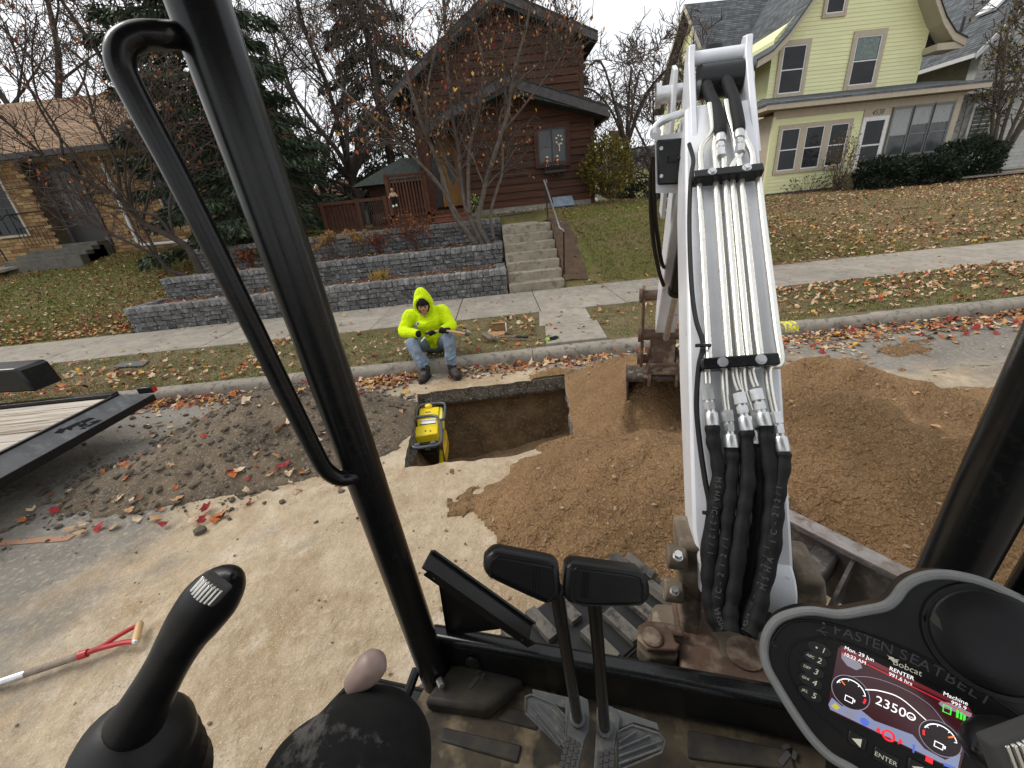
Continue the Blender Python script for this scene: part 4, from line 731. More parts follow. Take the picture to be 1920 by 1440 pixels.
# boom head: ears, cross pipe
for x0 in (BX-.065, BX+.118):
    pr_ = [mX(x, y, x0) for x, y in (((1290, 330), (1300, 118), (1312, 108), (1322, 120), (1322, 170), (1324, 320)) if x0 < BX else ((1418, 330), (1398, 118), (1404, 92), (1416, 90), (1419, 130), (1430, 300)))]
    c = V3((x0, 1.93, 2.27)); q1 = V3((x0, 1.64, 1.93)); q2 = V3((x0, 1.85, 1.93)); poly = [q1+V3((0, -.02, 0)), c+V3((0, -.05, -.02)), c+V3((0, -.035, .035)), c+V3((0, .02, .045)), c+V3((0, .06, .01)), c+V3((0, .06, -.12)), q2]
    ep('head_ear', B().prism(poly, (.022, 0, 0)), m_white, boom, bevel=.004, recalc=True)
ep('cross_pipe', B().cyl((BX-.05, 1.925, 2.268), (BX+.125, 1.925, 2.262), .024), m_white, boom)
ep('cylinder_barrel', B().cyl((BX-.02, 1.90, 2.19), (BX+.115, 1.90, 2.185), .055, n=20).cyl((BX+.03, 2.02, 2.30), (BX+.03, 1.98, 2.18), .05, n=20), m_black, boom)
# arm (stick)
A0 = V3((.335, 2.12, 2.06)); A1 = V3((.335, 2.95, .98)); ad = unit(A1-A0); an = unit(np.cross(ad, (1, 0, 0))); an = an if an[1] < 0 else -an
def arm_sec(t, w, h): c = A0+(A1-A0)*t; return [c+V3((sx*w, 0, 0))+an*sy*h for sx, sy in ((-1, 1), (1, 1), (1, -1), (-1, -1))]
b = B(); secs = [arm_sec(t, w, h) for t, w, h in ((-.04, .07, .09), (.08, .08, .14), (.35, .08, .12), (.8, .07, .085), (1.02, .065, .07))]
for s_ in secs: b.v += [tuple(q) for q in s_]
for i in range(4):
    for j in range(4): b.f.append((i*4+j, (i+1)*4+j, (i+1)*4+(j+1) % 4, i*4+(j+1) % 4)); b.m.append(0)
b.f += [(0, 1, 2, 3), (19, 18, 17, 16)]; b.m += [0, 0]
arm = ep('dipper_arm', b, m_white, bevel=.008, recalc=True)
for xx in (.20, .455): ep('arm_plate', B().prism([(xx, 1.98, 2.26), (xx, 2.06, 2.29), (xx, 2.14, 2.24), (xx, 2.22, 2.0), (xx, 2.30, 1.75), (xx, 2.18, 1.72), (xx, 2.06, 1.95), (xx, 1.99, 2.12)], (.016, 0, 0)), m_white, arm, bevel=.003, recalc=True)
ep('pin', B().cyl((.15, 2.08, 2.2), (.50, 2.08, 2.2), .032).cyl((.145, 2.08, 2.2), (.165, 2.08, 2.2), .045), m_steel, arm)
cyo = an*.165; c0_ = A0+(A1-A0)*.18+cyo; c1_ = A0+(A1-A0)*.62+cyo*.95; c2_ = A0+(A1-A0)*1.0+cyo*.8
ep('bucket_cylinder', B().cyl(c0_, c1_, .042, n=18).cyl(c1_-ad*.03, c1_, .048, n=18), m_black, arm); ep('cylinder_rod', B().cyl(c1_, c2_, .021, n=14), m_steel, arm)
# junction box on the boom's left flank, with hanging hoses
bo = [mY(1232, 262, 1.8), mY(1282, 258, 1.8), mY(1282, 345, 1.8), mY(1234, 347, 1.8)]
jb = ep('junction_box', B().prism(bo, (0, .05, 0)), m_black, boom, bevel=.006, recalc=True); ep('box_bracket', B().prism([mY(1228, 256, 1.853), mY(1290, 245, 1.853), mY(1290, 362, 1.853), mY(1230, 362, 1.853)], (0, .008, 0)), m_white, boom, recalc=True)
ep('plug', B().box(mY(1262, 297, 1.785), (.03, .02, .022)).tube(smooth_path([mY(1270, 297, 1.775), mY(1285, 293, 1.77), mY(1293, 285, 1.77), mY(1298, 305, 1.72), mY(1302, 322, 1.66)], 5), .005, 6), m_rubber, jb)
for y in (278, 330): ep('bolt', B().cyl(mY(1240, y, 1.795), mY(1240, y, 1.783), .007, n=6), m_steel, jb)
ep('bracket_arm', B().tube(smooth_path([mY(1226, 250, 1.8), mY(1232, 235, 1.8), mY(1252, 222, 1.8), mY(1280, 212, 1.82), mY(1296, 205, 1.85)], 5), .013, 10).cyl(mY(1229, 250, 1.79), mY(1229, 250, 1.83), .02, n=12), m_steel, boom)
for k, pth in enumerate(([(1226, 290), (1221, 330), (1221, 400), (1226, 460), (1236, 510), (1244, 535)], [(1230, 292), (1227, 340), (1228, 400), (1234, 450), (1240, 490), (1247, 500), (1252, 470), (1256, 440)])):
    ep('hanging_hose', B().tube(smooth_path([mY(x, y, 1.9+.12*j) for j, (x, y) in enumerate(pth)], 5), .0105, 8), m_rubber, boom)
# bucket with linkage: opening towards us
BY = 3.15
bk = ep('bucket', B(), m_worn); prof = [(-.05, .60), (-.06, .52), (.0, .40), (.10, .26), (.10, .12), (.02, .02), (-.12, -.04), (-.26, -.06)]
b = B(); xa, xb = .095, .60
o_ = [(BY+y+.16, z+.0) for y, z in [(-.30, .52), (-.16, .56), (.02, .50), (.14, .36), (.18, .20), (.10, .04), (-.05, -.05), (-.24, -.08)]]
i_ = [(y-.018*(1 if k > 1 else .3), z-.016 if k < 3 else z+.012*(k > 4)) for k, (y, z) in enumerate(o_)]
n_ = len(o_); b.v = [(xa, y, z) for y, z in o_]+[(xb, y, z) for y, z in o_]+[(xa, y, z) for y, z in i_]+[(xb, y, z) for y, z in i_]
for k in range(n_-1): b.f += [(k, k+1, n_+k+1, n_+k), (2*n_+k, 3*n_+k, 3*n_+k+1, 2*n_+k+1)]
b.f += [(0, n_, 3*n_, 2*n_), (n_-1, 2*n_+n_-1, 3*n_+n_-1, n_+n_-1)]; b.m = [0]*len(b.f)
me_ = make_mesh('bucket', b, m_worn, True, 40, True); bk.data = me_; bk['label'] = 'worn rusty digging bucket resting in the sand'
for x in (xa-.012, xb): ep('side_plate', B().prism([(x, y, z) for y, z in o_], (.012, 0, 0)), m_worn, bk, recalc=True)
ep('lip_tube', B().cyl((xa-.02, BY-.15, .53), (xb+.02, BY-.15, .53), .035, n=14), m_worn, bk)
for x in (.235, .43): ep('hanger_plate', B().prism([(x, BY-.22, .48), (x, BY-.20, .68), (x, BY-.10, .76), (x, BY+.02, .72), (x, BY+.1, .52)], (.022, 0, 0)), m_rust, bk, recalc=True, bevel=.004)
lk_ = ep('bucket_link', B().prism([(.175, BY-.17, .62), (.175, BY-.21, .75), (.175, BY-.18, 1.22), (.175, BY-.13, 1.24), (.175, BY-.10, 1.20), (.175, BY-.13, .78), (.175, BY-.09, .64)], (.02, 0, 0)), m_rust, arm, recalc=True, bevel=.004)
ep('bucket_link', B().prism([(.475, BY-.17, .62), (.475, BY-.21, .75), (.475, BY-.18, 1.22), (.475, BY-.13, 1.24), (.475, BY-.10, 1.20), (.475, BY-.13, .78), (.475, BY-.09, .64)], (.02, 0, 0)), m_rust, arm, recalc=True, bevel=.004)
for z, r, y in ((1.17, .038, BY-.15), (.88, .04, BY-.16), (.68, .035, BY-.13)):
    ep('link_pin', B().cyl((.165, y, z), (.51, y, z), r, n=16).cyl((.155, y, z), (.175, y, z), r*1.35, n=12), m_rust, arm)
ep('quick_coupler', B().box((.335, BY-.10, .78), (.17, .18, .24)).box((.335, BY-.16, .62), (.22, .1, .1)), m_rust, arm, bevel=.012)
# swing casting -------------------------------------------------------------
sw = ep('swing_casting', B().prism([(.155, .80, 1.04), (.215, .80, 1.04), (.222, .80, .92), (.235, .80, .72), (.185, .80, .70), (.178, .80, .84), (.16, .80, .93)], (0, .12, 0)), m_cast, bevel=.012, seg=3, recalc=True)
ep('casting_ear', B().prism([(.405, .76, 1.02), (.46, .76, 1.02), (.478, .76, .95), (.47, .76, .84), (.44, .76, .76), (.40, .76, .76)], (0, .13, 0)), m_cast, sw, bevel=.016, seg=3, recalc=True)
for z in (1.005, .885): bs = ep('pin_boss', B().cyl((.128, .80, z), (.175, .80, z), .030, n=18), m_cast, sw, bevel=.005); ep('bolt', B().cyl((.150, .772, z+.03), (.150, .768, z+.045), .0095, n=6).cyl((.150, .773, z+.028), (.150, .772, z+.031), .012, n=12), m_steel, bs)
ep('base_plate', B().prism([(.17, .675, .69), (.52, .675, .69), (.52, .95, .69), (.17, .95, .69)], (0, 0, .035)), m_rust, sw, bevel=.008); ep('grease_cap', B().lathe([(.045, 0), (.045, .006), (.036, .009), (.034, .006), (.001, .007)], mZ(1396, 1226, .726), (0, 0, 1), 24), m_rust, sw)
lug = [mZ(x, y, .745) for x, y in ((1196, 1180), (1212, 1170), (1245, 1173), (1275, 1180), (1283, 1200), (1262, 1196), (1266, 1210), (1275, 1215), (1268, 1226), (1215, 1224), (1195, 1205))]
ep('swing_lug', B().prism(lug, (0, 0, .016)), m_rust, sw, bevel=.004, recalc=True); ep('swing_lug', B().prism([q-V3((0, 0, .065)) for q in lug], (0, 0, .045)), m_cast, sw, bevel=.008, recalc=True)
ep('swing_pin', B().lathe([(.027, 0), (.027, .006), (.022, .010), (.010, .0105), (.001, .0105)], mZ(1223, 1196, .761), (0, 0, 1), 24), m_rust, sw)
ep('casting_web', B().prism([(.10, .74, .62), (.46, .74, .62), (.44, .74, .74), (.22, .74, .72), (.12, .74, .70)], (0, .16, 0)), m_cast, sw, bevel=.012, recalc=True)
ep('boom_foot', B().cyl((.222, .80, .955), (.402, .80, .955), .07, n=24), m_white, boom, bevel=.006)
ep('hose_bulk', B().ell((BX+.0, .76, .905), (.07, .05, .07)), m_hose, boom)
# upper-body skirt
ep('house_frame', B().bmm((-.70, -1.0, .50), (.68, .60, .60)), m_black, bevel=.02)
# undercarriage ---------------------------------------------------------------
UA = math.radians(43); uu = V3((math.sin(UA), math.cos(UA), 0)); ll = V3((-math.cos(UA), math.sin(UA), 0)); UC = V3((-.05, .10, 0)); zz = V3((0, 0, 1))
ep('undercarriage', B().box(UC+zz*.36, (1.2, .9, .22), (uu, ll, zz)).cyl(UC+zz*.42, UC+zz*.51, .35, n=24), m_black, bevel=.02)
for sd in (1, -1):
    tc = UC+ll*.60*sd; half, r = .78, .225; per = 4*half+2*math.pi*r; npad = 44
    tr = ep('track', B().box(tc+zz*.255, (2*half, .24, .28), (uu, ll, zz)).cyl(tc+uu*half+zz*.255-ll*.1, tc+uu*half+zz*.255+ll*.1, .19, n=20).cyl(tc-uu*half+zz*.255-ll*.1, tc-uu*half+zz*.255+ll*.1, .19, n=20), m_black, bevel=.01)
    def tp(s):
        s %= per
        if s < 2*half: return tc+uu*(-half+s)+zz*(.255+r), uu, zz
        s -= 2*half
        if s < math.pi*r: a = s/r; return tc+uu*(half+r*math.sin(a))+zz*(.255+r*math.cos(a)), uu*math.cos(a)-zz*math.sin(a), uu*math.sin(a)+zz*math.cos(a)
        s -= math.pi*r
        if s < 2*half: return tc+uu*(half-s)+zz*(.255-r), -uu, -zz
        s -= 2*half; a = s/r; return tc-uu*(half+r*math.sin(a))+zz*(.255-r*math.cos(a)), -uu*math.cos(a)+zz*math.sin(a), -uu*math.sin(a)-zz*math.cos(a)
    bb = B(); ring_ = [tp(per*k/64) for k in range(64)]; bb.grid(np.array([[p_+ll*.15+n_*0, p_+ll*.15+n_*.02, p_-ll*.15+n_*.02, p_-ll*.15+n_*0, p_+ll*.15] for p_, d_, n_ in ring_+ring_[:1]])); ep('rubber_belt', bb, m_rubber, tr, recalc=True)
    pmat = M('dusty_track_pad', (.075, .072, .066), .8, (.15, .135, .11), 7, bump=.4, bscale=60, c3=(.035, .034, .032), scale3=25, bdist=.004); pdm = None
    for k in range(npad):
        p_, d_, n_ = tp(per*k/npad)
        if pdm is None or sd == 1 and k == 0:
            pdm = B(); pdm.prism([(-.15, -.028, .0), (-.02, -.022, .0), (-.02, .022, 0), (-.15, .014, 0)], (0, 0, .028)); pdm.prism([(.02, -.022, 0), (.15, -.014, 0), (.15, .028, 0), (.02, .022, 0)], (0, 0, .028)); pdm = make_mesh('track_pad', pdm, pmat, True, 30, True)
        o = bpy.data.objects.new('track_pad', pdm); COL.objects.link(o); o.parent = tr; X_ = np.cross(d_, n_)
        o.matrix_local = Matrix(((X_[0], d_[0], n_[0], p_[0]+n_[0]*.018), (X_[1], d_[1], n_[1], p_[1]+n_[1]*.018), (X_[2], d_[2], n_[2], p_[2]+n_[2]*.018), (0, 0, 0, 1)))
# dozer blade
BC = UC+uu*1.72; bl = ep('dozer_blade', B(), m_blade, label='black dozer blade with worn silver top edge'); pr2 = [(0, .10), (.03, .08), (.06, .16), (.05, .30), (.02, .415), (-.05, .425), (-.05, .405), (.0, .395), (.02, .30), (.03, .17)]
b = B(); n_ = len(pr2); pts = [BC+ll*.82*sd+uu*y+zz*z for sd in (1, -1) for y, z in pr2]; b.add(pts, [tuple(range(n_-1, -1, -1)), tuple(range(n_, 2*n_))]+[(k, (k+1) % n_, n_+(k+1) % n_, n_+k) for k in range(n_)]); bl.data = make_mesh('dozer_blade', b, m_blade, True, 30, True)
ep('top_edge', B().box(BC+uu*-.012+zz*.428, (.075, 1.64, .012), (uu, ll, zz)), M('worn_edge', (.30, .285, .27), .5, (.17, .14, .12), 8, metal=.4, c3=(.12, .07, .05), scale3=14), bl, bevel=.003)
for lt in (.62, .2, -.2, -.62): ep('stiffener', B().prism([BC+ll*lt+uu*.02+zz*.40, BC+ll*lt+uu*.02+zz*.12, BC+ll*lt-uu*.16+zz*.14], ll*.014), m_blade, bl, recalc=True)
for lt in (.3, -.3): ep('push_arm', B().box(BC+ll*lt-uu*.45+zz*.27, (.95, .09, .12), (uu, ll, zz)), m_blade, bl, bevel=.01)
ep('blade_cylinder', B().cyl(BC-uu*.75+zz*.42, BC-uu*.1+zz*.30, .04, n=14), m_black, bl)
# ------------------------------------------------------------------ operator: only the left knee shows
op = thing('person', 'seated operator in black trousers, only the left knee in view', 'person', tuple((lambda q: (q[0]*math.cos(YAW)-q[1]*math.sin(YAW), q[0]*math.sin(YAW)+q[1]*math.cos(YAW), .66))((-.15, -.2))))
b = B(); m2w = lambda q: V3((q[0]*math.cos(YAW)-q[1]*math.sin(YAW), q[0]*math.sin(YAW)+q[1]*math.cos(YAW), q[2]))
KN = V3((-.338, .225, 1.155)); HP = V3((-.16, -.30, 1.02)); AN = V3((-.34, .10, .74)); KR = V3((.12, .16, .98)); HR = V3((.08, -.30, 1.0)); AR = V3((.13, .08, .72))
def limb(pts, rr): b.tube([m2w(q) for q in smooth_path(pts, 5)], list(np.interp(np.linspace(0, 1, (len(pts)-1)*5+1), np.linspace(0, 1, len(rr)), rr)), 16)
limb([HP, HP*.45+KN*.55+V3((-.02, 0, .02)), KN], [.11, .105, .088]); b.ell(m2w(KN), (.098, .092, .092)); b.ell(m2w(KN+V3((-.052, -.035, -.018))), (.088, .09, .085)); b.ell(m2w(KN+V3((.03, -.05, .01))), (.09, .09, .085)); limb([KN, KN*.5+AN*.5+V3((0, .01, 0)), AN], [.074, .068, .06])
limb([HR, HR*.5+KR*.5, KR], [.10, .088, .07]); b.ell(m2w(KR), (.072, .074, .07)); limb([KR, KR*.5+AR*.5, AR], [.07, .064, .058]); b.ell(m2w((-.04, -.36, 1.02)), (.2, .15, .12))
part('trousers', b, m_cloth, op, remesh=.012, angle=180)
for A in (AN, AR): part('boot', B().ell(m2w(A+V3((0, .05, -.035))), (.05, .13, .045)).tube([m2w(A), m2w(A+V3((0, 0, .08)))], .055, 12), m_boot, op, angle=180)

b = B(); b.tube([m2w(q) for q in smooth_path([(-.04, -.38, 1.0), (-.04, -.40, 1.25), (-.03, -.38, 1.5), (-.02, -.34, 1.62)], 4)], [.19, .19, .185, .18, .18, .18, .19, .19, .19, .18, .15, .10, .08], 16); b.tube([m2w(q) for q in smooth_path([(-.24, -.38, 1.52), (-.34, -.30, 1.30), (-.30, -.14, 1.22)], 4)], .055, 10); b.tube([m2w(q) for q in smooth_path([(.18, -.38, 1.52), (.28, -.30, 1.32), (.20, -.14, 1.45)], 4)], .055, 10)
part('jacket', b, m_dark, op, remesh=.02, angle=180); part('head', B().ell(m2w((-.02, -.32, 1.80)), (.08, .10, .12)), m_skin, op, angle=180)
ep('seat', B().bmm((-.27, -.60, .86), (.21, -.05, .99)).bmm((-.27, -.72, .95), (.21, -.58, 1.55)), m_rubber, bevel=.04, seg=3); ep('engine_cover', B().bmm((-.66, -1.15, .60), (.66, -.74, 1.50)), m_white, bevel=.05, seg=3)
# ================================================================== WORKER sitting on the curb
wk = thing('person', 'worker in a bright yellow hooded sweatshirt and jeans sitting on the curb', 'person', (-1.0, 5.15, .15))
HC = PY(793, 570, 4.98); HC = HC+V3((0, 0, .0)); fd = unit((.10, -.93, -.28)); fx_, fy_, _ = frame(fd); fr_ = unit(np.cross(fd, (0, 0, 1))); fu = np.cross(fr_, fd)
hip = V3((-.97, 5.20, .30)); chest = V3((-.975, 5.09, .60)); neck = HC+V3((0, .05, -.13))
shL = PY(769, 592, 5.10); shR = PY(829, 583, 5.10); elL = PY(757, 622, 4.98); elR = PY(846, 612, 4.95); haL = PY(790, 627, 4.74); haR = PY(823, 622, 4.76)
b = B(); b.tube(smooth_path([hip+V3((0, 0, -.03)), hip*.5+chest*.5, chest, neck+V3((0, .03, -.02)), neck], 4), list(np.interp(np.linspace(0, 1, 17), [0, .3, .55, .8, 1], [.165, .17, .175, .12, .09])), 16)
b.ell(chest+V3((0, .02, .05)), (.20, .125, .14)); b.ell(hip*.6+chest*.4+V3((0, -.05, -.02)), (.19, .13, .12)); b.ell(hip+V3((0, .0, .0)), (.19, .16, .11))
for sh, el, ha in ((shL, elL, haL), (shR, elR, haR)): b.tube(smooth_path([chest*.35+sh*.65, sh, (sh+el)/2+V3((0, .01, .0)), el, (el+ha)/2, ha+unit(el-ha)*.055], 4), list(np.interp(np.linspace(0, 1, 21), [0, .2, .4, .6, .8, 1], [.085, .092, .082, .075, .064, .05])), 14); b.ell(sh, (.088, .088, .085)); b.ell(el, (.072, .072, .068))
for k in range(9): a = rnd.uniform(-.14, .14); b.ell(chest+V3((a, -.115+abs(a)*.3, -.05-.22*rnd.random())), (.018, .018, .07), frame((rnd.uniform(-.4, .4), 0, 1)))
hood = part('hoodie', b, m_hivis, wk, remesh=.013, angle=180)
vs = []; nu, nv = 26, 14                              # hood: open shell round the face
for i in range(nv+1):
    t = math.radians(54+(176-54)*i/nv)
    for j in range(nu):
        a = 2*math.pi*j/nu; d = fd*math.cos(t)+(fr_*math.cos(a)+fu*math.sin(a))*math.sin(t)
        up = max(0, d[2]); R_ = .128+.052*up**6*(1 if d[1] > -.35 else .6)+.012*math.sin(a*3+i*.8)*.4; vs.append(HC+V3((d[0]*R_*.86, d[1]*R_*1.03+.022, d[2]*R_*1.08)))
b = B().add(vs, [(i*nu+j, (i+1)*nu+j, (i+1)*nu+(j+1) % nu, i*nu+(j+1) % nu) for i in range(nv) for j in range(nu)]); hd = part('hood', b, m_hivis, wk, angle=180)
md = hd.modifiers.new('t', 'SOLIDIFY'); md.thickness = .012; md.offset = -1
part('hood_hem', B().tube(vs[:nu], .009, 8, closed=True), m_hivis, hd, angle=180)
b = B(); b.ell(HC+fd*.004, (.074, .098, .112), (fr_, fd, fu)); b.ell(HC+fd*.094-fu*.012, (.013, .02, .024), (fr_, fd, fu)); b.ell(HC+fd*.078-fu*.078, (.03, .022, .024), (fr_, fd, fu)); b.ell(HC+fd*.085+fu*.022, (.05, .014, .010), (fr_, fd, fu)); b.tube([neck+V3((0, .02, -.05)), HC-fu*.06], .055, 12)
for s_ in (-1, 1): b.ell(HC+fd*.068+fr_*s_*.036-fu*.028, (.024, .02, .024), (fr_, fd, fu))
fc = part('head', b, m_skin, wk, remesh=.007, angle=180)
for s_ in (-1, 1): part('eye', B().ell(HC+fd*.0905+fr_*s_*.027+fu*.004, (.012, .008, .006), (fr_, fd, fu)), m_dark, fc); part('eyebrow', B().ell(HC+fd*.098+fr_*s_*.028+fu*.022, (.018, .006, .005), (fr_, fd, fu)), m_boot, fc)
part('mouth', B().ell(HC+fd*.098-fu*.056, (.022, .006, .005), (fr_, fd, fu)), M('lips', (.22, .075, .06), .5), fc); part('stubble', B().ell(HC+fd*.072-fu*.084, (.045, .027, .022), (fr_, fd, fu)), M('stubble', (.24, .14, .10), .8), fc)
b = B(); b.ell(HC+fu*.045-fd*.0, (.083, .106, .082), (fr_, fd, fu)); part('knit_cap', b, m_dark, wk, angle=180)
# jeans: thighs from the hips, shins down to the gutter
knL = PY(772, 645, 4.76); knR = PY(842, 634, 4.74); anL = PY(797, 689, 4.60); anR = PY(847, 684, 4.60); b = B(); b.ell(hip+V3((0, .02, -.06)), (.19, .17, .12))
for sd, kn, an_ in ((-1, knL, anL), (1, knR, anR)):
    hj = hip+V3((sd*.10, -.03, -.05)); b.tube(smooth_path([hj, (hj+kn)/2+V3((sd*.01, 0, .01)), kn], 5), list(np.linspace(.105, .080, 11)), 14); b.ell(kn, (.083, .083, .08)); b.tube(smooth_path([kn, (kn+an_)/2+V3((0, -.015, 0)), an_], 5), list(np.linspace(.080, .066, 11)), 14)
    for k in range(4): b.tube([an_+V3((math.cos(t)*.066, math.sin(t)*.066, .02+.04*k+.012*math.sin(t*2+k))) for t in np.linspace(0, 6.28, 15)[:-1]], .008, 6, closed=True)
part('jeans', b, m_jeans, wk, remesh=.012, angle=180)
for an_, tip in ((anL, PZ(792, 711, .05)), (anR, PZ(856, 703, .05))):
    d = tip-an_; d[2] = 0; d = unit(d); o = V3((an_[0], an_[1], .055)); b = B(); b.ell(o+d*.07, (.135, .052, .05), (d, np.cross((0, 0, 1), d), V3((0, 0, 1)))); b.ell(o+d*.15+V3((0, 0, -.002)), (.065, .052, .045), (d, np.cross((0, 0, 1), d), V3((0, 0, 1)))); b.tube([o+V3((0, 0, .0)), V3(an_)+V3((0, 0, .02))], [.056, .058], 14)
    bo_ = part('boot', b, m_boot, wk, remesh=.009, angle=180); part('sole', B().prism([o+d*x_+np.cross((0, 0, 1), d)*y_+V3((0, 0, -.052)) for x_, y_ in ((-.07, -.04), (-.07, .04), (.08, .05), (.18, .045), (.215, 0), (.18, -.045), (.08, -.05))], (0, 0, .024)), m_rubber, bo_, bevel=.006, recalc=True)
    for k in range(4): q = o+d*(.045+.02*k)+V3((0, 0, .062-.008*k)); s_ = np.cross((0, 0, 1), d); part('lace', B().tube([q-s_*.03, q+V3((0, 0, .008)), q+s_*.03], .004, 5), m_grey, bo_)
# gloves closed round the stick
stk = [PY(803, 628, 4.70), PY(815, 622, 4.68), PY(832, 620, 4.68), PY(850, 622, 4.66), PY(872, 626, 4.64)]; sp = smooth_path(stk, 6)
def glove(ha, i0, el):
    q = sp[i0]; t = unit(sp[i0+1]-sp[i0-1]); w = unit(el-ha); n = unit(np.cross(t, w)); b = B(); pc = q+w*.045; b.ell(pc, (.045, .05, .026), (t, w, n)); b.tube([ha+w*.05, ha+w*.10], [.042, .05], 12)
    for k in range(4):
        c = q+t*(-.034+.0225*k); L = (.9, 1.0, .95, .8)[k]; b.tube(smooth_path([c+w*.03+n*.014, c+n*.026-w*.002, c-w*.026*L+n*.012, c-w*.024*L-n*.014, c-w*.002-n*.022], 3), .0105, 8)
    b.tube(smooth_path([pc+t*.03, q+t*.045-n*.018+w*.012, q+t*.02-n*.026-w*.008], 3), .012, 8); g = part('glove', b, m_dark, wk, angle=180)
    part('glove_patch', B().ell(pc+n*.026 if n[1] < 0 else pc-n*.026, (.022, .014, .004), (t, w, n)), m_grey, g)
glove(haL, 3, elL); glove(haR, 12, elR)
bd = unit(V3((.0, -1, .25))); bo = PY(783.5, 607, 4.935); part('chest_badge', B().lathe([(.020, -.01), (.020, .0), (.016, .001), (.001, .001)], bo, bd, 16), m_cwhite, hood); part('badge_mark', B().lathe([(.0145, 0), (.0145, .003), (.008, .0035), (.001, .0035)], bo+bd*.001, bd, 12), M('badge_green', (.05, .10, .07), .7), hood)
tl = thing('tool_handle', 'curved pale wooden tool handle held across the knees of the worker', 'tool', tuple(stk[2])); part('shaft', B().tube(sp, .0135, 10), m_wood, tl); e = stk[-1]; part('ferrule', B().tube([e, e+unit(sp[-1]-sp[-3])*.05], [.022, .019], 10), M('dark_iron', (.06, .065, .07), .6), tl)
part('end_peg', B().tube([PY(790, 640, 4.71), PY(797, 632, 4.70)], .008, 8), m_cwhite, tl)
# small things on the boulevard
sv = thing('short_shovel', 'short shovel with square scoop and black grip lying on the grass', 'shovel', tuple(PZ(950, 633, .17)))
a = PZ(923, 634, .2); c = PZ(968, 631, .2); e = PZ(990, 632, .2); part('shaft', B().tube([a, a*.9+c*.1+V3((0, 0, .02)), c], .013, 8), m_oldw, sv); part('grip', B().tube(smooth_path([c, (c+e)/2, e], 3), [.017, .019, .018, .016, .019, .02, .016], 10), m_rubber, sv)
sc = [PZ(903, 628, .18), PZ(907, 624, .19), PZ(925, 634, .19), PZ(921, 641, .18)]; part('scoop', B().prism(sc, (0, 0, .012)).tube([sc[0]+V3((0, 0, .02)), sc[3]+V3((0, 0, .03)), sc[2]+V3((0, 0, .03)), sc[1]+V3((0, 0, .02))], .008, 6), M('scoop_steel', (.25, .225, .18), .5, metal=.5, c2=(.17, .15, .12)), sv, recalc=True)
bx_ = thing('cardboard_box', 'small open cardboard box standing on the grass behind the short shovel', 'box', tuple(PZ(938, 628, .16)))
q0 = PZ(922, 627, .16); q1 = PZ(949, 625, .16); ux = unit(q1-q0); w_ = np.linalg.norm(q1-q0); uy_ = V3((-ux[1], ux[0], 0)); h_ = .13
part('panel', B().box((q0+q1)/2+uy_*.14+V3((0, 0, h_/2)), (w_, .006, h_), (ux, uy_, V3((0, 0, 1)))), m_card, bx_); part('panel', B().box((q0+q1)/2+uy_*.07+V3((0, 0, .004)), (w_, .14, .006), (ux, uy_, V3((0, 0, 1)))), m_card, bx_)
part('panel', B().box(q1+uy_*.07+V3((0, 0, h_/2)), (.006, .14, h_), (ux, uy_, V3((0, 0, 1)))), m_cwhite, bx_); part('flap', B().box((q0+q1)/2+uy_*.12+V3((0, 0, h_+.003)), (w_, .05, .006), (ux, uy_, V3((0, 0, 1)))), m_card, bx_)
part('flap', B().box((q0+q1)/2-uy_*.05-ux*.03+V3((0, 0, .02)), (w_*1.1, .11, .005), (ux, unit(uy_+V3((0, 0, .25))), V3((0, 0, 1)))), m_card, bx_)
gl = thing('work_glove', 'black and lime green work glove lying on the concrete walk', 'glove', tuple(PZ(1034, 634, .18))); g0 = PZ(1024, 637, .19); g1 = PZ(1045, 631, .19)
b = B(); b.ell((g0+g1)/2, (.05, .035, .018), (unit(g1-g0), np.cross((0, 0, 1), unit(g1-g0)), V3((0, 0, 1)))); d = unit(g1-g0); s_ = np.cross((0, 0, 1), d)
for k in range(4): b.tube([(g0+g1)/2+d*.03+s_*(.024-.016*k), (g0+g1)/2+d*(.085+.01*(k % 2))+s_*(.028-.018*k)], .010, 8)
b.tube([(g0+g1)/2-s_*.03, (g0+g1)/2+d*.03-s_*.055], .011, 8); part('palm', b, m_dark, gl, angle=180); part('cuff', B().tube([(g0+g1)/2-d*.05, (g0+g1)/2-d*.085], [.030, .036], 12, flat=.5), M('lime_knit', (.28, .52, .06), .8), gl)
part('utility_cover', B().prism([PZ(x, y, .165) for x, y in ((213, 690), (268, 687), (281, 677), (232, 680))], (0, 0, .015)), M('cover_iron', (.115, .115, .11), .8, (.08, .08, .078), 20), recalc=True, base=tuple(PZ(248, 684, .165)), label='flat grey utility cover set in the boulevard grass', cat='cover')
part('scrap_board', B().prism([PZ(x, y, .1) for x, y in ((575, 747), (622, 768), (630, 776), (600, 772), (580, 760))], (0, 0, .02)), M('raw_plank', (.36, .25, .14), .8, (.28, .19, .10), 14), recalc=True, base=tuple(PZ(600, 760, .1)), label='pale scrap of plank leaning on the rubble heap behind the post', cat='board')
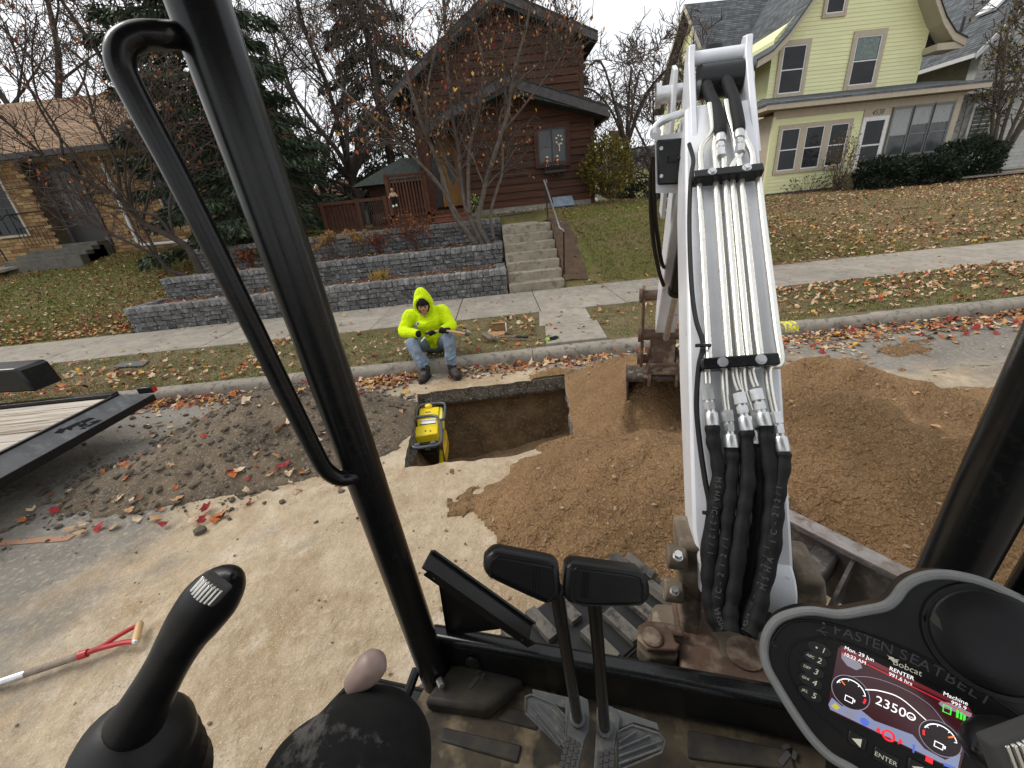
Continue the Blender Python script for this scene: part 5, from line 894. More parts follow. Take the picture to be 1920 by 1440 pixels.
# curb paint, street paint: flat marks
def curb_pt(xx, py, pz, o): return (xx, py+fbm(xx*2, py*9, 3, 91)*.02-o*(py < 4.8), pz+fbm(xx*1.5, pz*9, 3, 92)*.016+o*(py > 4.75))
m_curbspray = M('curb_spray', (.80, .74, .01), .8, (.62, .58, .02), 30, wornc=(.27, .24, .19), worn=.47, wscale=22)
b = B().grid(np.array([[curb_pt(xx, py, pz, .0045) for (py, pz) in CPROF[1:7]] for xx in np.linspace(3.50, 3.68, 9)])); part('curb_paint', b, m_curbspray, base=(3.6, 4.85, .1), angle=60, label='patch of yellow spray paint on the curb right of the boom', cat='paint mark')
q0 = PZ(-60, 1024, 0); q1 = PZ(134, 1008, 0); b = B().grid(np.array([[(x_, y_+w_, max(street_z(x_, y_+w_), street_z(x_+.03, y_+w_), street_z(x_-.03, y_+w_))+.005) for w_ in (-.022-.01*vnoise(x_*9, 1, 3), 0, .022+.01*vnoise(x_*9, 5, 3))] for x_, y_ in [(q0[0]+(q1[0]-q0[0])*t, q0[1]+(q1[1]-q0[1])*t) for t in np.linspace(0, 1, 40)]])); part('street_paint', b, m_orangep, base=tuple(q1), label='faded orange sprayed line on the street at the left edge', cat='paint mark')
# ------------------------------------------------------------------ red-handled shovel in the foreground
rs = thing('shovel', 'long shovel with red D handle lying on the dusty street', 'shovel', tuple(PZ(110, 1245, .02)))
a = PZ(159, 1226, .05); c = PZ(49, 1263, .045); e = c+(c-a)*1.6; part('shaft', B().tube([a, c], .0175, 12), m_oldw, rs); part('socket', B().tube([c, c*.4+e*.6, e], [.019, .020, .022], 12), m_steel, rs); g0 = PZ(262, 1170, .055); g1 = PZ(254, 1203, .05)
part('grip', B().tube([g0, g1], .017, 12), m_wood, rs); part('yoke', B().tube(smooth_path([g0, PZ(225, 1190, .06), PZ(190, 1212, .055), a, a+(c-a)*.12], 4), [.011]*12+[.013]*5, 8).tube(smooth_path([g1, PZ(235, 1204, .05), PZ(208, 1210, .05), PZ(180, 1218, .05), a], 4), .0125, 8).tube([a+(a-c)*.05, a+(c-a)*.10], .0195, 12), m_red, rs)
for q in (g0, g1): part('rivet', B().ell(q, (.016, .016, .016)), m_steel, rs)
d = unit(e-c); s_ = np.cross((0, 0, 1), d); part('blade', B().prism([e-s_*.11, e+d*.2-s_*.115, e+d*.3, e+d*.2+s_*.115, e+s_*.11], (0, 0, .006)), m_steel, rs, recalc=True)
# ------------------------------------------------------------------ trailer
tr_ = thing('trailer', 'flatbed equipment trailer with weathered plank deck and black steel tail', 'trailer', (-5.6, 3.2, 0)); dz = .47
e0 = PZ(0, 885, .36); e1 = PZ(305, 737, .36); d0 = PZ(0, 845, dz); d1 = PZ(238, 739, dz); xe = (e0[0]+e1[0])/2; xd = (d0[0]+d1[0])/2; y0 = 2.05; y1 = float(d1[1]); ye = float(e1[1])
ds = M('deck_planks', (.46, .42, .36), .85, (.34, .29, .23), 6, stretch=(.4, 6, 4), bump=.3, bscale=30, c3=(.17, .12, .075), scale3=3.5, rv=.1, bdist=.004)
npl = 11; w_ = (y1-.06-y0)/npl
for k in range(npl): part('deck_plank', B().bmm((-9.5, y0+k*w_+.006, dz-.045), (xd-.01, y0+(k+1)*w_-.006, dz+rnd.uniform(-.004, .004))), ds, tr_, bevel=.004)
plate = M('tread_plate', (.085, .088, .09), .5, (.12, .12, .12), 8, bump=.6, bscale=45, c3=(.17, .17, .165), scale3=10, bdist=.006)
tp_ = part('tail_plate', B().prism([(xd, y0-.1, dz+.004), (xd, y1, dz+.004), (xe, ye, .36), (xe, y0-.1, .36)], (0, 0, -.02)), plate, tr_, recalc=True); part('tail_edge', B().prism([(xe, y0-.1, .36), (xe, ye, .36), (xe+.012, ye, .36), (xe+.012, y0-.1, .36)], (0, 0, -.07)), m_black, tr_, recalc=True)
part('tail_bar', B().box((xd-.005, (y0+y1)/2, dz+.010), (.03, y1-y0, .02)), m_black, tr_)
def tpx(x, y):                                     # point on the tail plate
    n = unit(np.cross(V3((xe-xd, 0, .36-dz)), V3((0, 1, 0)))); o = V3((xd, 3, dz+.006)); d = ray(x, y); return CAMP+d*(np.dot(o-CAMP, n)/np.dot(d, n))
for pl_ in ([(102, 812), (113, 804), (124, 804), (117, 812)], [(120, 804), (148, 791), (152, 794), (128, 805)], [(150, 791), (168, 784), (178, 784), (158, 793)], [(147, 798), (160, 793), (164, 796), (152, 801)], [(160, 800), (186, 789), (192, 788), (168, 799)], [(150, 805), (158, 801), (162, 803)], [(128, 806), (136, 801), (135, 806)], [(168, 793), (186, 787), (180, 792)]):
    part('cut_out', B().prism([tpx(x, y) for x, y in pl_], (0, 0, .004)), m_dark, tp_, recalc=True)
part('side_rail', B().bmm((-9.5, y1-.05, dz-.12), (xd-.02, y1+.03, dz+.035)), m_black, tr_, bevel=.006); part('side_rail', B().bmm((-9.5, y0-.08, dz-.12), (xd, y0-.005, dz+.03)), m_black, tr_, bevel=.006)
part('frame_beam', B().bmm((xd-.12, y0-.05, .30), (xd-.02, y1, dz-.05)), m_black, tr_); 
for y in (2.5, 3.1, 3.7): part('frame_beam', B().bmm((-9.5, y-.04, .28), (xd-.05, y+.04, dz-.05)), m_black, tr_)
f = [PY(x, y, y1+.05) for x, y in ((-120, 702), (-30, 696), (24, 692), (34, 697), (66, 735), (-120, 742))]; part('fender', B().prism([(q[0], y1+.05, q[2]) for q in f], (0, .30, 0)), m_black, tr_, recalc=True, bevel=.02)
lt = thing  # keep name short
tlx = PY(277, 731, y1+.06); part('tail_light', B().box(tlx+V3((-.03, .02, -.005)), (.16, .05, .07)), m_black, tr_, bevel=.01); part('lamp_lens', B().box(tlx+V3((.055, .02, -.005)), (.012, .045, .05)), M('red_lens', (.45, .012, .012), .2), tr_)
for x in (-6.1, -6.95):
    wq = part('wheel', B().cyl((x, y1+.08, .31), (x, y1+.30, .31), .31, n=24), m_rubber, tr_, bevel=.03); part('rim', B().cyl((x, y1+.29, .31), (x, y1+.305, .31), .18, n=20), m_grey, wq)
    wq = part('wheel', B().cyl((x, y0-.35, .31), (x, y0-.12, .31), .31, n=24), m_rubber, tr_, bevel=.03); part('rim', B().cyl((x, y0-.36, .31), (x, y0-.345, .31), .18, n=20), m_grey, wq)
# ------------------------------------------------------------------ trench compactor standing in the pit
rc = lambda u, v, z: PZ(740+u/9, 730+v/9, z)
cp = thing('trench_compactor', 'yellow and black trench compactor with tube guards standing in the pit', 'compactor', tuple(rc(560, 700, -.82)))
gt = M('guard_tube', (.055, .06, .065), .45, (.08, .085, .09), 20)
l1 = part('guard_loop', B().tube(smooth_path([rc(u, v, -.03) for u, v in ((262, 700), (290, 560), (350, 480), (480, 458), (620, 445), (705, 460), (755, 540), (785, 650), (790, 840), (740, 925), (600, 958), (400, 985), (300, 970), (255, 910), (250, 770))], 3), .0155, 10, closed=True), gt, cp)
for u in (385, 655): part('loop_clamp', B().box(rc(u, 965-(u-385)*.13, -.03), (.045, .04, .06)), gt, l1, bevel=.006)
part('guard_loop', B().tube(smooth_path([rc(u, v, -.04) for u, v in ((345, 500), (362, 380), (400, 295), (480, 262), (620, 243), (790, 232), (848, 262), (845, 390), (830, 490), (780, 520))], 3), .0145, 10), gt, cp)
def hood_(name, pts, z, h, mat, bev=.015): return part(name, B().prism([rc(u, v, z) for u, v in pts], (0, 0, -h)), mat, cp, recalc=True, bevel=bev, seg=3)
hood_('engine_hood', [(345, 625), (738, 590), (727, 735), (330, 795)], -.09, .10, m_yel); h2 = hood_('engine_hood', [(358, 500), (715, 470), (738, 590), (385, 618)], -.08, .16, m_yel); h3 = hood_('engine_hood', [(415, 312), (760, 285), (735, 450), (400, 460)], -.07, .2, m_yel)
part('hood_cheek', B().prism([rc(u, v, -.09) for u, v in ((760, 285), (805, 300), (810, 470), (765, 510), (735, 455))], (0, 0, -.14)), M('side_yellow', (.7, .62, .12), .45), cp, recalc=True, bevel=.01)
part('air_cap', B().ell(rc(572, 285, -.06), (.045, .04, .03)), m_yel, h3); part('red_knob', B().ell(rc(465, 305, -.07), (.035, .02, .02)), m_red, h3); part('fuel_cap', B().ell(rc(680, 275, -.07), (.04, .03, .025)), m_black, h3); part('vent_slot', B().box(rc(562, 385, -.068), (.055, .012, .006)), m_mortar, h3)
part('decal', B().prism([rc(u, v, -.078) for u, v in ((445, 515), (690, 492), (695, 565), (452, 588))], (0, 0, .002)), m_cwhite, h2, recalc=True); part('seam', B().box((rc(415, 602, -.08)+rc(700, 575, -.08))/2, (.17, .012, .01)), m_mortar, h2)
for u in (518, 602): part('catch', B().box(rc(u, 700, -.086), (.012, .016, .008)), m_rust, cp)
top = [rc(335, 700, -.17), rc(735, 660, -.17), rc(722, 905, -.17), rc(345, 945, -.17)]; bot = [rc(520, 980, -.78), rc(760, 960, -.78), rc(755, 1270, -.72), rc(560, 1290, -.72)]
b = B().add(top+bot, [(0, 1, 2, 3), (7, 6, 5, 4), (0, 4, 5, 1), (1, 5, 6, 2), (2, 6, 7, 3), (3, 7, 4, 0)]); body = part('engine_housing', b, M('housing_black', (.02, .021, .021), .5), cp, recalc=True, bevel=.012)
fb = [top[3]*.25+bot[3]*.75, top[2]*.25+bot[2]*.75]; nrm = unit(np.cross(top[2]-top[3], bot[3]-top[3])); nrm = nrm if nrm[1] < 0 else -nrm
pf = lambda s_, t_: (top[3]*(1-t_)+bot[3]*t_)*(1-s_)+(top[2]*(1-t_)+bot[2]*t_)*s_
part('cover_panel', B().prism([pf(.15, .35)+nrm*.004, pf(.85, .35)+nrm*.004, pf(.7, .93)+nrm*.004, pf(.35, .93)+nrm*.004], nrm*.006), M('panel_grey', (.055, .055, .048), .55), body, recalc=True)
X_ = unit(pf(.9, .1)-pf(.1, .1)); Y_ = np.cross(nrm, X_); text_part('lettering', 'NEUSON', .055, pf(.52, .06), X_, Y_, M('orange_ink', (.6, .27, .03), .6), body, local=False, lift=.008); part('round_sticker', B().lathe([(.03, 0), (.03, .003)], pf(.5, .2)+nrm*.004, nrm, 16), M('sticker_green', (.3, .42, .33), .6), body)
part('belt_guard', B().prism([rc(u, v, -.30) for u, v in ((830, 640), (872, 700), (888, 770), (880, 900), (845, 1090), (830, 1085), (805, 900), (812, 760))], (.0, .0, -.12)), M('guard_yellow', (.62, .40, .02), .45, (.5, .3, .02), 10), cp, recalc=True, bevel=.02)
part('rammer_foot', B().prism([rc(u, v, -.76) for u, v in ((450, 1020), (800, 990), (830, 1290), (500, 1330))], (0, 0, -.09)), m_yel, cp, recalc=True, bevel=.02)
# ================================================================== HOUSES
Zv = V3((0, 0, 1))
def boards(root, o, r, n, z0, z1, fl_, fr_, expo, mat, name='siding_board', th_=.022):
    """lap siding: one board object per course; fl_/fr_ give the left/right end (along r) at a height"""
    o = V3(o); r = unit(r); n = unit(n); z = z0
    while z < z1-.02:
        zt = min(z+expo, z1); a0, c0, a1, c1 = fl_(z), fr_(z), fl_(zt), fr_(zt)
        if c0-a0 > .05:
            if c1 < a1: a1 = c1 = (a1+c1)/2
            q = lambda a, zz, d: o+r*a+Zv*(zz-o[2])+n*d
            P = [q(a0, z, 0), q(c0, z, 0), q(c1, zt, 0), q(a1, zt, 0), q(a0, z, th_), q(c0, z, th_), q(c1, zt, .005), q(a1, zt, .005)]
            part(name, B().add(P, [(0, 1, 2, 3), (7, 6, 5, 4), (0, 4, 5, 1), (1, 5, 6, 2), (2, 6, 7, 3), (3, 7, 4, 0)]), mat, root, smooth=False, recalc=True)
        z += expo
def wbox(b, o, r, n, a0, a1, z0, z1, d0, d1): o = V3(o); c = o+r*(a0+a1)/2+Zv*((z0+z1)/2-o[2])+n*(d0+d1)/2; return b.box(c, (a1-a0, d1-d0, z1-z0), (r, n, Zv))
def window(root, o, r, n, a0, a1, z0, z1, trim=.1, tmat=None, smat=None, gl=None, kind='hung', name='window', grid_=(0, 0), label=None):
    r = unit(r); n = unit(n); tmat = tmat or m_trim; smat = smat or m_wtrim; gl = gl or m_glass; b = B()
    wbox(b, o, r, n, a0-trim, a0, z0-trim, z1+trim*1.15, .0, .075); wbox(b, o, r, n, a1, a1+trim, z0-trim, z1+trim*1.15, .0, .075); wbox(b, o, r, n, a0, a1, z1, z1+trim*1.15, 0, .078); wbox(b, o, r, n, a0, a1, z0-trim, z0, 0, .088)
    w = part(name, b, tmat, root, smooth=False, label=label); s = .045
    b = B(); wbox(b, o, r, n, a0, a0+s, z0, z1, .0, .056); wbox(b, o, r, n, a1-s, a1, z0, z1, .0, .056); wbox(b, o, r, n, a0+s, a1-s, z1-s, z1, 0, .056); wbox(b, o, r, n, a0+s, a1-s, z0, z0+s, 0, .056)
    zm = (z0+z1)/2
    if kind == 'hung': wbox(b, o, r, n, a0+s, a1-s, zm-.022, zm+.022, 0, .054)
    if kind == 'slider': wbox(b, o, r, n, (a0+a1)/2-.02, (a0+a1)/2+.02, z0+s, z1-s, 0, .054)
    for i in range(1, grid_[0]): x = a0+s+(a1-a0-2*s)*i/grid_[0]; wbox(b, o, r, n, x-.008, x+.008, z0+s, z1-s, 0, .046)
    for i in range(1, grid_[1]): z = z0+s+(z1-z0-2*s)*i/grid_[1]; wbox(b, o, r, n, a0+s, a1-s, z-.008, z+.008, 0, .048)
    part('sash', b, smat, w, smooth=False)
    if kind == 'hung':
        part('pane', wbox(B(), o, r, n, a0+s*.9, a1-s*.9, z0+s*.9, zm-.01, .026, .032), gl, w, smooth=False); part('pane', wbox(B(), o, r, n, a0+s*.9, a1-s*.9, zm+.01, z1-s*.9, .028, .038), gl, w, smooth=False)
    elif kind == 'slider': part('pane', wbox(B(), o, r, n, a0+s*.9, (a0+a1)/2, z0+s*.9, z1-s*.9, .026, .032), gl, w, smooth=False); part('pane', wbox(B(), o, r, n, (a0+a1)/2, a1-s*.9, z0+s*.9, z1-s*.9, .028, .038), gl, w, smooth=False)
    else: part('pane', wbox(B(), o, r, n, a0+s*.9, a1-s*.9, z0+s*.9, z1-s*.9, .026, .032), gl, w, smooth=False)
    return w
RX = V3((1, 0, 0)); NY = V3((0, -1, 0))
# ------------------------------------------------------------------ brown house
bh = thing('brown_house', 'two storey house with dark brown stained lap siding and stacked gables', 'house', (.5, 16, 1.6))
Yl = 13.5; rl_ = lambda x: 4.95-(abs(x-.64))*((4.95-4.02)/2.73 if x > .64 else (4.95-4.01)/2.38)     # lower roof line
lo = (0, Yl, 1.6); zr = lambda z: .64+(4.88-z)/.3407; zl = lambda z: .64-(4.88-z)/.395
part('wall', B().prism([(-.80, Yl+.02, 1.3), (3.08, Yl+.02, 1.3), (3.08, Yl+.02, 4.0), (.64, Yl+.02, 4.8), (-.80, Yl+.02, 4.25)], (0, 2.0, 0)), m_bsid2, bh, recalc=True, smooth=False)
boards(bh, lo, RX, NY, 1.80, 4.75, lambda z: max(-.80, zl(z)+.02), lambda z: min(3.08, zr(z)-.02), .203, m_bsid, th_=.045)
part('foundation', B().bmm((-.78, Yl-.03, 1.2), (3.06, Yl+.015, 1.795)), m_conc, bh)
for x in (-.80, 3.08): part('corner_board', B().bmm((x-.06, Yl-.045, 1.6), (x+.06, Yl+.06, rl_(x)-.1)), m_bsid2, bh)
def gable(root, ax, az, lx, lz, rx, rz, y0, y1, th_, fas, roofm, name='roof'):
    P = [(lx, lz), (ax, az), (rx, rz)]; b = B().prism([(lx, y0, lz), (ax, y0, az), (rx, y0, rz), (rx, y0, rz-th_*.55), (ax, y0, az-th_), (lx, y0, lz-th_*.55)], (0, y1-y0, 0)); rf = part(name, b, roofm, root, recalc=True, smooth=False)
    for (p, q) in (((lx, lz), (ax, az)), ((ax, az), (rx, rz))):
        part('fascia', B().prism([(p[0], y0-.03, p[1]+.01), (q[0], y0-.03, q[1]+.01), (q[0], y0-.03, q[1]-th_*.62), (p[0], y0-.03, p[1]-th_*.62)], (0, .03, 0)), fas, rf, recalc=True, smooth=False)
        part('shingle_edge', B().prism([(p[0], y0-.05, p[1]+.05), (q[0], y0-.05, q[1]+.05), (q[0], y0-.05, q[1]+.012), (p[0], y0-.05, p[1]+.012)], (0, .3, 0)), m_shgrn, rf, recalc=True, smooth=False)
    return rf
gable(bh, .64, 4.98, -1.80, 4.02, 3.42, 4.02, 12.95, 15.4, .36, m_fascia, m_shgrn)
part('gutter', B().bmm((3.36, 12.98, 3.80), (3.48, 15.4, 3.90)), m_wframe, bh)
Yu = 15.4; au = (.64, 7.50); lu = (-2.86, 5.27); ru = (3.62, 6.24)
sl = (au[1]-lu[1])/(au[0]-lu[0]); sr = (au[1]-ru[1])/(ru[0]-au[0])
part('wall', B().prism([(-2.2, Yu+.02, 1.4), (3.2, Yu+.02, 1.4), (3.2, Yu+.02, 6.15), (.64, Yu+.02, 7.2), (-2.2, Yu+.02, 5.45)], (0, 7, 0)), m_bsid2, bh, recalc=True, smooth=False)
boards(bh, (0, Yu, 1.6), RX, NY, 4.0, 7.3, lambda z: max(-2.2, au[0]-(au[1]-.2-z)/sl), lambda z: min(3.2, au[0]+(au[1]-.2-z)/sr), .203, m_bsid, th_=.045); boards(bh, (0, Yu, 1.6), RX, NY, 1.9, 4.0, lambda z: -2.2, lambda z: -1.75, .203, m_bsid)
part('corner_board', B().bmm((3.13, Yu-.05, 3.9), (3.27, Yu+.1, 6.2)), m_bsid2, bh)
gable(bh, au[0], au[1], lu[0], lu[1], ru[0], ru[1], 14.95, 22.5, .32, m_fascia, m_shgrn)
w = window(bh, (0, Yl-.02, 1.6), RX, NY, 1.47, 2.31, 2.86, 3.76, .10, m_bsid2, m_wframe, m_glass2, 'slider', label='sliding window with a wreath hung inside')
wb = B()
for k in range(26): t = k*.9; wb.ell((2.10+.085*math.cos(t), Yl-.085, 3.43+.12*math.sin(t)), (.03, .015, .026))
wb.box((2.10, Yl-.085, 3.25), (.03, .015, .2)); part('wreath', wb, M('straw_wreath', (.55, .42, .27), .8, (.75, .68, .55), 20), w)
fb_ = part('flower_box', B().bmm((1.62, Yl-.24, 2.62), (2.24, Yl-.22, 2.66)).bmm((1.62, Yl-.24, 2.80), (2.24, Yl-.22, 2.83)).bmm((1.64, Yl-.22, 2.60), (2.22, Yl-.06, 2.64)), m_wframe, bh)
for k in range(9): x = 1.64+k*.073; part('rail', B().tube([(x, Yl-.23, 2.83), (x, Yl-.25, 2.70), (x, Yl-.22, 2.60)], .008, 5), m_wframe, fb_)
tg = B()
for k in range(60): x = rng.uniform(1.64, 2.2); tg.tube([(x, Yl-.15, 2.66), (x+rng.normal()*.04, Yl-.2-rng.random()*.06, 2.75+rng.random()*.12-.25*(rng.random() < .3))], .006, 3)
part('dry_plants', tg, M('dry_stalk', (.07, .055, .03), .9), fb_)
ging = M('gingerbread', (.30, .09, .04), .7); icing = M('icing', (.8, .77, .72), .7)
for k, (x, lb) in enumerate(((1.72, 'left gingerbread man ornament standing in the window box'), (2.02, 'right gingerbread man ornament standing in the window box'))):
    g = thing('ornament', lb, 'ornament', (x, Yl-.12, 2.80), group='gingerbread ornaments in the window box'); o = V3((x, Yl-.12, 2.80)); b = B().ell(o+V3((0, 0, .17)), (.045, .015, .045)); b.ell(o+V3((0, 0, .085)), (.04, .016, .06)); part('cookie', b.tube([o+V3((-.065, 0, .12)), o+V3((.065, 0, .12))], .019, 8).tube([o+V3((-.035, 0, .0)), o+V3((0, 0, .06)), o+V3((.035, 0, .0))], .019, 8), ging, g)
    part('icing', B().ell(o+V3((0, -.014, .225)), (.04, .012, .02)).ell(o+V3((0, -.016, .125)), (.035, .006, .012)).ell(o+V3((-.035, -.014, -.005)), (.018, .01, .012)).ell(o+V3((.035, -.014, -.005)), (.018, .01, .012)), icing, g)
part('window_well_cover', B().prism([(1.82, Yl-.06, 1.92), (2.42, Yl-.06, 1.92), (2.44, Yl-.45, 1.66), (1.80, Yl-.45, 1.66)], (0, -.02, .02)), M('clear_cover', (.30, .36, .42), .15, (.2, .25, .3), 6), bh, recalc=True)
# entry: recessed door
part('entry_wall', B().bmm((-2.2, 14.55, 1.4), (-.8, 14.6, 4.3)), m_bsid2, bh); dr_ = part('door', B().bmm((-1.52, 14.47, 2.0), (-.92, 14.54, 3.95)), m_door, bh, label='oak front door with a long oval glass')
part('oval_glass', B().lathe([(.13, 0), (.13, .01), (.001, .012)], (-1.22, 14.465, 3.1), (0, -1, 0), 24), m_glass2, dr_); og = dr_.children[0]; vv = np.array([v.co for v in og.data.vertices]); vv[:, 2] = (vv[:, 2]-(3.1-1.6))*3.6+(3.1-1.6); og.data.vertices.foreach_set('co', vv.astype(np.float32).ravel())
part('door_frame', B().bmm((-1.60, 14.45, 2.0), (-1.52, 14.56, 4.03)).bmm((-.92, 14.45, 2.0), (-.84, 14.56, 4.03)).bmm((-1.6, 14.45, 3.95), (-.84, 14.56, 4.03)), m_door, dr_); part('handle', B().ell((-1.46, 14.44, 2.95), (.02, .03, .05)), m_steel, dr_)
part('storm_panel', B().bmm((-1.95, 14.45, 2.0), (-1.62, 14.5, 3.4)), m_wframe, bh)
part('porch_post', B().bmm((-1.80, 12.98, 1.85), (-1.64, 13.12, 4.0)), m_bsid2, bh)
part('deck_floor', B().bmm((-2.95, 11.95, 1.82), (-.85, 14.5, 1.90)), m_deckw, bh)
# railing
rlg = part('deck_railing', B().bmm((-2.80, 11.93, 2.82), (-1.70, 12.05, 2.87)).bmm((-2.78, 11.97, 2.0), (-1.75, 12.01, 2.06)).bmm((-2.78, 11.97, 2.72), (-1.75, 12.01, 2.77)), m_deckw, bh)
for x in (-2.75, -1.75): part('post', B().bmm((x-.05, 11.95, 1.55), (x+.05, 12.05, 2.9)), m_deckw, rlg)
for k in range(11): x = -2.66+k*.083; part('baluster', B().bmm((x-.018, 11.94, 1.82), (x+.018, 11.965, 2.80)), m_deckw, rlg)
for k in range(12): x = -2.8+k*.095; part('skirt_board', B().bmm((x, 11.985, 1.50), (x+.088, 12.01, 1.90)), m_deckw, rlg)
for k in range(3): part('porch_step', B().bmm((-1.62+.0*k, 12.0-.30*k+.0, 1.50), (-.72+.06*k, 12.32-.30*k+(.6 if k == 0 else 0), 1.86-.13*k)), m_stepw, bh, bevel=.006); part('tread', B().bmm((-1.66+.0*k, 11.97-.30*k, 1.862-.13*k), (-.68+.06*k, 12.33-.30*k, 1.885-.13*k)), m_stepw, bh, bevel=.004)
# scarecrow doll hung on the railing
sc_ = thing('scarecrow_doll', 'small cloth scarecrow doll hanging on the deck railing', 'doll', (-2.62, 11.88, 2.2)); o = V3((-2.62, 11.87, 2.30)); sc_.scale = (.72, .72, .72); part('head', B().ell(o+V3((0, 0, .29)), (.05, .045, .055)), m_card, sc_); part('hat', B().lathe([(.085, 0), (.05, .01), (.042, .05), (.01, .065)], o+V3((0, 0, .33)), (0, 0, 1), 12), M('straw', (.5, .4, .24), .9), sc_)
part('shirt', B().ell(o+V3((0, 0, .17)), (.09, .05, .10)).tube([o+V3((-.16, 0, .08)), o+V3((-.07, 0, .22)), o+V3((.07, 0, .22)), o+V3((.15, 0, .10))], .035, 8), M('orange_check', (.45, .13, .05), .8, (.7, .6, .45), 40), sc_); part('overalls', B().ell(o+V3((0, 0, .05)), (.085, .05, .10)).tube([o+V3((-.05, 0, .03)), o+V3((-.055, 0, -.16))], .042, 8).tube([o+V3((.05, 0, .03)), o+V3((.055, 0, -.14))], .042, 8), m_dark, sc_); part('boots', B().ell(o+V3((-.06, -.02, -.21)), (.045, .05, .05)).ell(o+V3((.06, -.02, -.19)), (.045, .05, .05)), m_cwhite, sc_)
# yard fence left of the deck
fn = thing('wire_fence', 'brown post and rail fence with wire mesh left of the deck', 'fence', (-3.6, 12.4, 1.5))
for x in (-4.75, -3.75, -2.98): part('post', B().bmm((x-.05, 12.35, 1.4), (x+.05, 12.45, 2.42)), m_deckw, fn)
for z in (1.62, 2.36): part('rail', B().bmm((-4.85, 12.37, z-.04), (-2.95, 12.42, z+.04)), m_deckw, fn)
for k in range(9): x = -4.72+k*.105; part('slat', B().bmm((x, 12.43, 1.5), (x+.09, 12.45, 2.34)), m_bsid2, fn)
b = B()
for k in range(14): x = -3.7+k*.055; b.tube([(x-.0, 12.4, 1.62), (x+.1, 12.4, 2.36)], .0025, 3); b.tube([(x+.1, 12.4, 1.62), (x-.0, 12.4, 2.36)], .0025, 3)
part('wire_mesh', b, m_grey, fn); part('barrel', B().lathe([(.20, 0), (.25, .2), (.25, .35), (.2, .55)], (-3.35, 12.9, 1.45), (0, 0, 1), 16), m_bsid2, fn)
sh_ = thing('garden_shed', 'small shed with a dark green hipped shingle roof behind the deck', 'shed', (-3.2, 16.5, 1.6)); part('wall', B().bmm((-4.3, 15.8, 1.4), (-2.3, 17.5, 2.98)), m_bsid2, sh_); b = B(); b.add([(-4.75, 15.4, 2.92), (-2.0, 15.4, 2.92), (-2.0, 18, 2.92), (-4.75, 18, 2.92), (-3.1, 16.4, 3.75), (-2.6, 16.9, 3.75)], [(0, 1, 5, 4), (1, 2, 5), (2, 3, 4, 5), (3, 0, 4), (3, 2, 1, 0)]); part('roof', b, m_shgrn, sh_, smooth=False, recalc=True)
gg = thing('garage', 'low garage with tan roof far behind the fence', 'garage', (-7, 25, 1.8)); part('wall', B().bmm((-9.5, 24.3, 1.4), (-5.2, 28, 3.3)), m_bsid2, gg); part('roof', B().prism([(-9.8, 24.0, 3.2), (-9.8, 26, 4.1), (-9.8, 28.3, 3.2)], (5.0, 0, 0)), m_shtan, gg, recalc=True, smooth=False); part('door', B().bmm((-7.6, 24.24, 1.6), (-6.9, 24.29, 3.0)), m_wtrim, gg)
# ------------------------------------------------------------------ yellow house
yh = thing('yellow_house', 'pale yellow gabled house with enclosed front porch numbered 4538', 'house', (16.4, 22, 1.1)); Yp = 20.0; Yw = 21.5
po = (0, Yp, 1.1); part('porch_wall', B().bmm((12.5, Yp+.01, .8), (20.6, Yw+.2, 4.3)), m_trim, yh)
part('foundation', B().bmm((12.52, Yp-.02, .7), (20.6, Yp+.008, 1.2)), m_mortar, yh)
boards(yh, po, RX, NY, 1.18, 4.12, lambda z: 12.5, lambda z: 16.42, .147, m_vinyl); boards(yh, po, RX, NY, 1.18, 2.15, lambda z: 17.66, lambda z: 20.45, .147, m_vinyl)
part('corner_trim', B().bmm((12.44, Yp-.05, 1.1), (12.56, Yp+.05, 4.2)), m_vinyl, yh); part('corner_post', B().bmm((20.42, Yp-.06, 1.1), (20.68, Yp+.15, 4.2)), m_trim, yh); part('frieze', B().bmm((12.45, Yp-.04, 4.12), (20.7, Yp+.02, 4.42)), m_trim, yh)
for (a, c) in ((12.90, 13.72), (13.98, 14.80), (15.06, 15.88)): window(yh, po, RX, NY, a, c, 2.08, 3.72, .13)
dw = part('door', B().bmm((16.50, Yp-.03, 1.75), (17.50, Yp+.0, 3.78)), m_glass, yh, label='dark glazed storm door in a white frame'); part('door_frame', B().bmm((16.44, Yp-.07, 1.7), (16.60, Yp+.005, 3.84)).bmm((17.42, Yp-.07, 1.7), (17.58, Yp+.005, 3.84)).bmm((16.6, Yp-.07, 3.68), (17.42, Yp+.005, 3.84)).bmm((16.6, Yp-.07, 1.7), (17.42, Yp+.005, 1.9)).bmm((16.6, Yp-.05, 2.72), (17.42, Yp+.005, 2.78)), m_wtrim, dw)
part('number_board', B().bmm((16.44, Yp-.035, 3.85), (17.62, Yp+.0, 4.115)), m_trim, yh); text_part('house_number', '4538', .27, V3((17.05, Yp-.04, 3.985)), RX, Zv, M('number_black', (.012, .012, .012), .5), yh, local=False, shear=.25, lift=.004)
part('door_stoop', B().bmm((16.2, Yp-.9, .8), (17.8, Yp, 1.7)).bmm((16.2, Yp-1.2, .8), (17.8, Yp-.9, 1.5)), m_conc, yh)
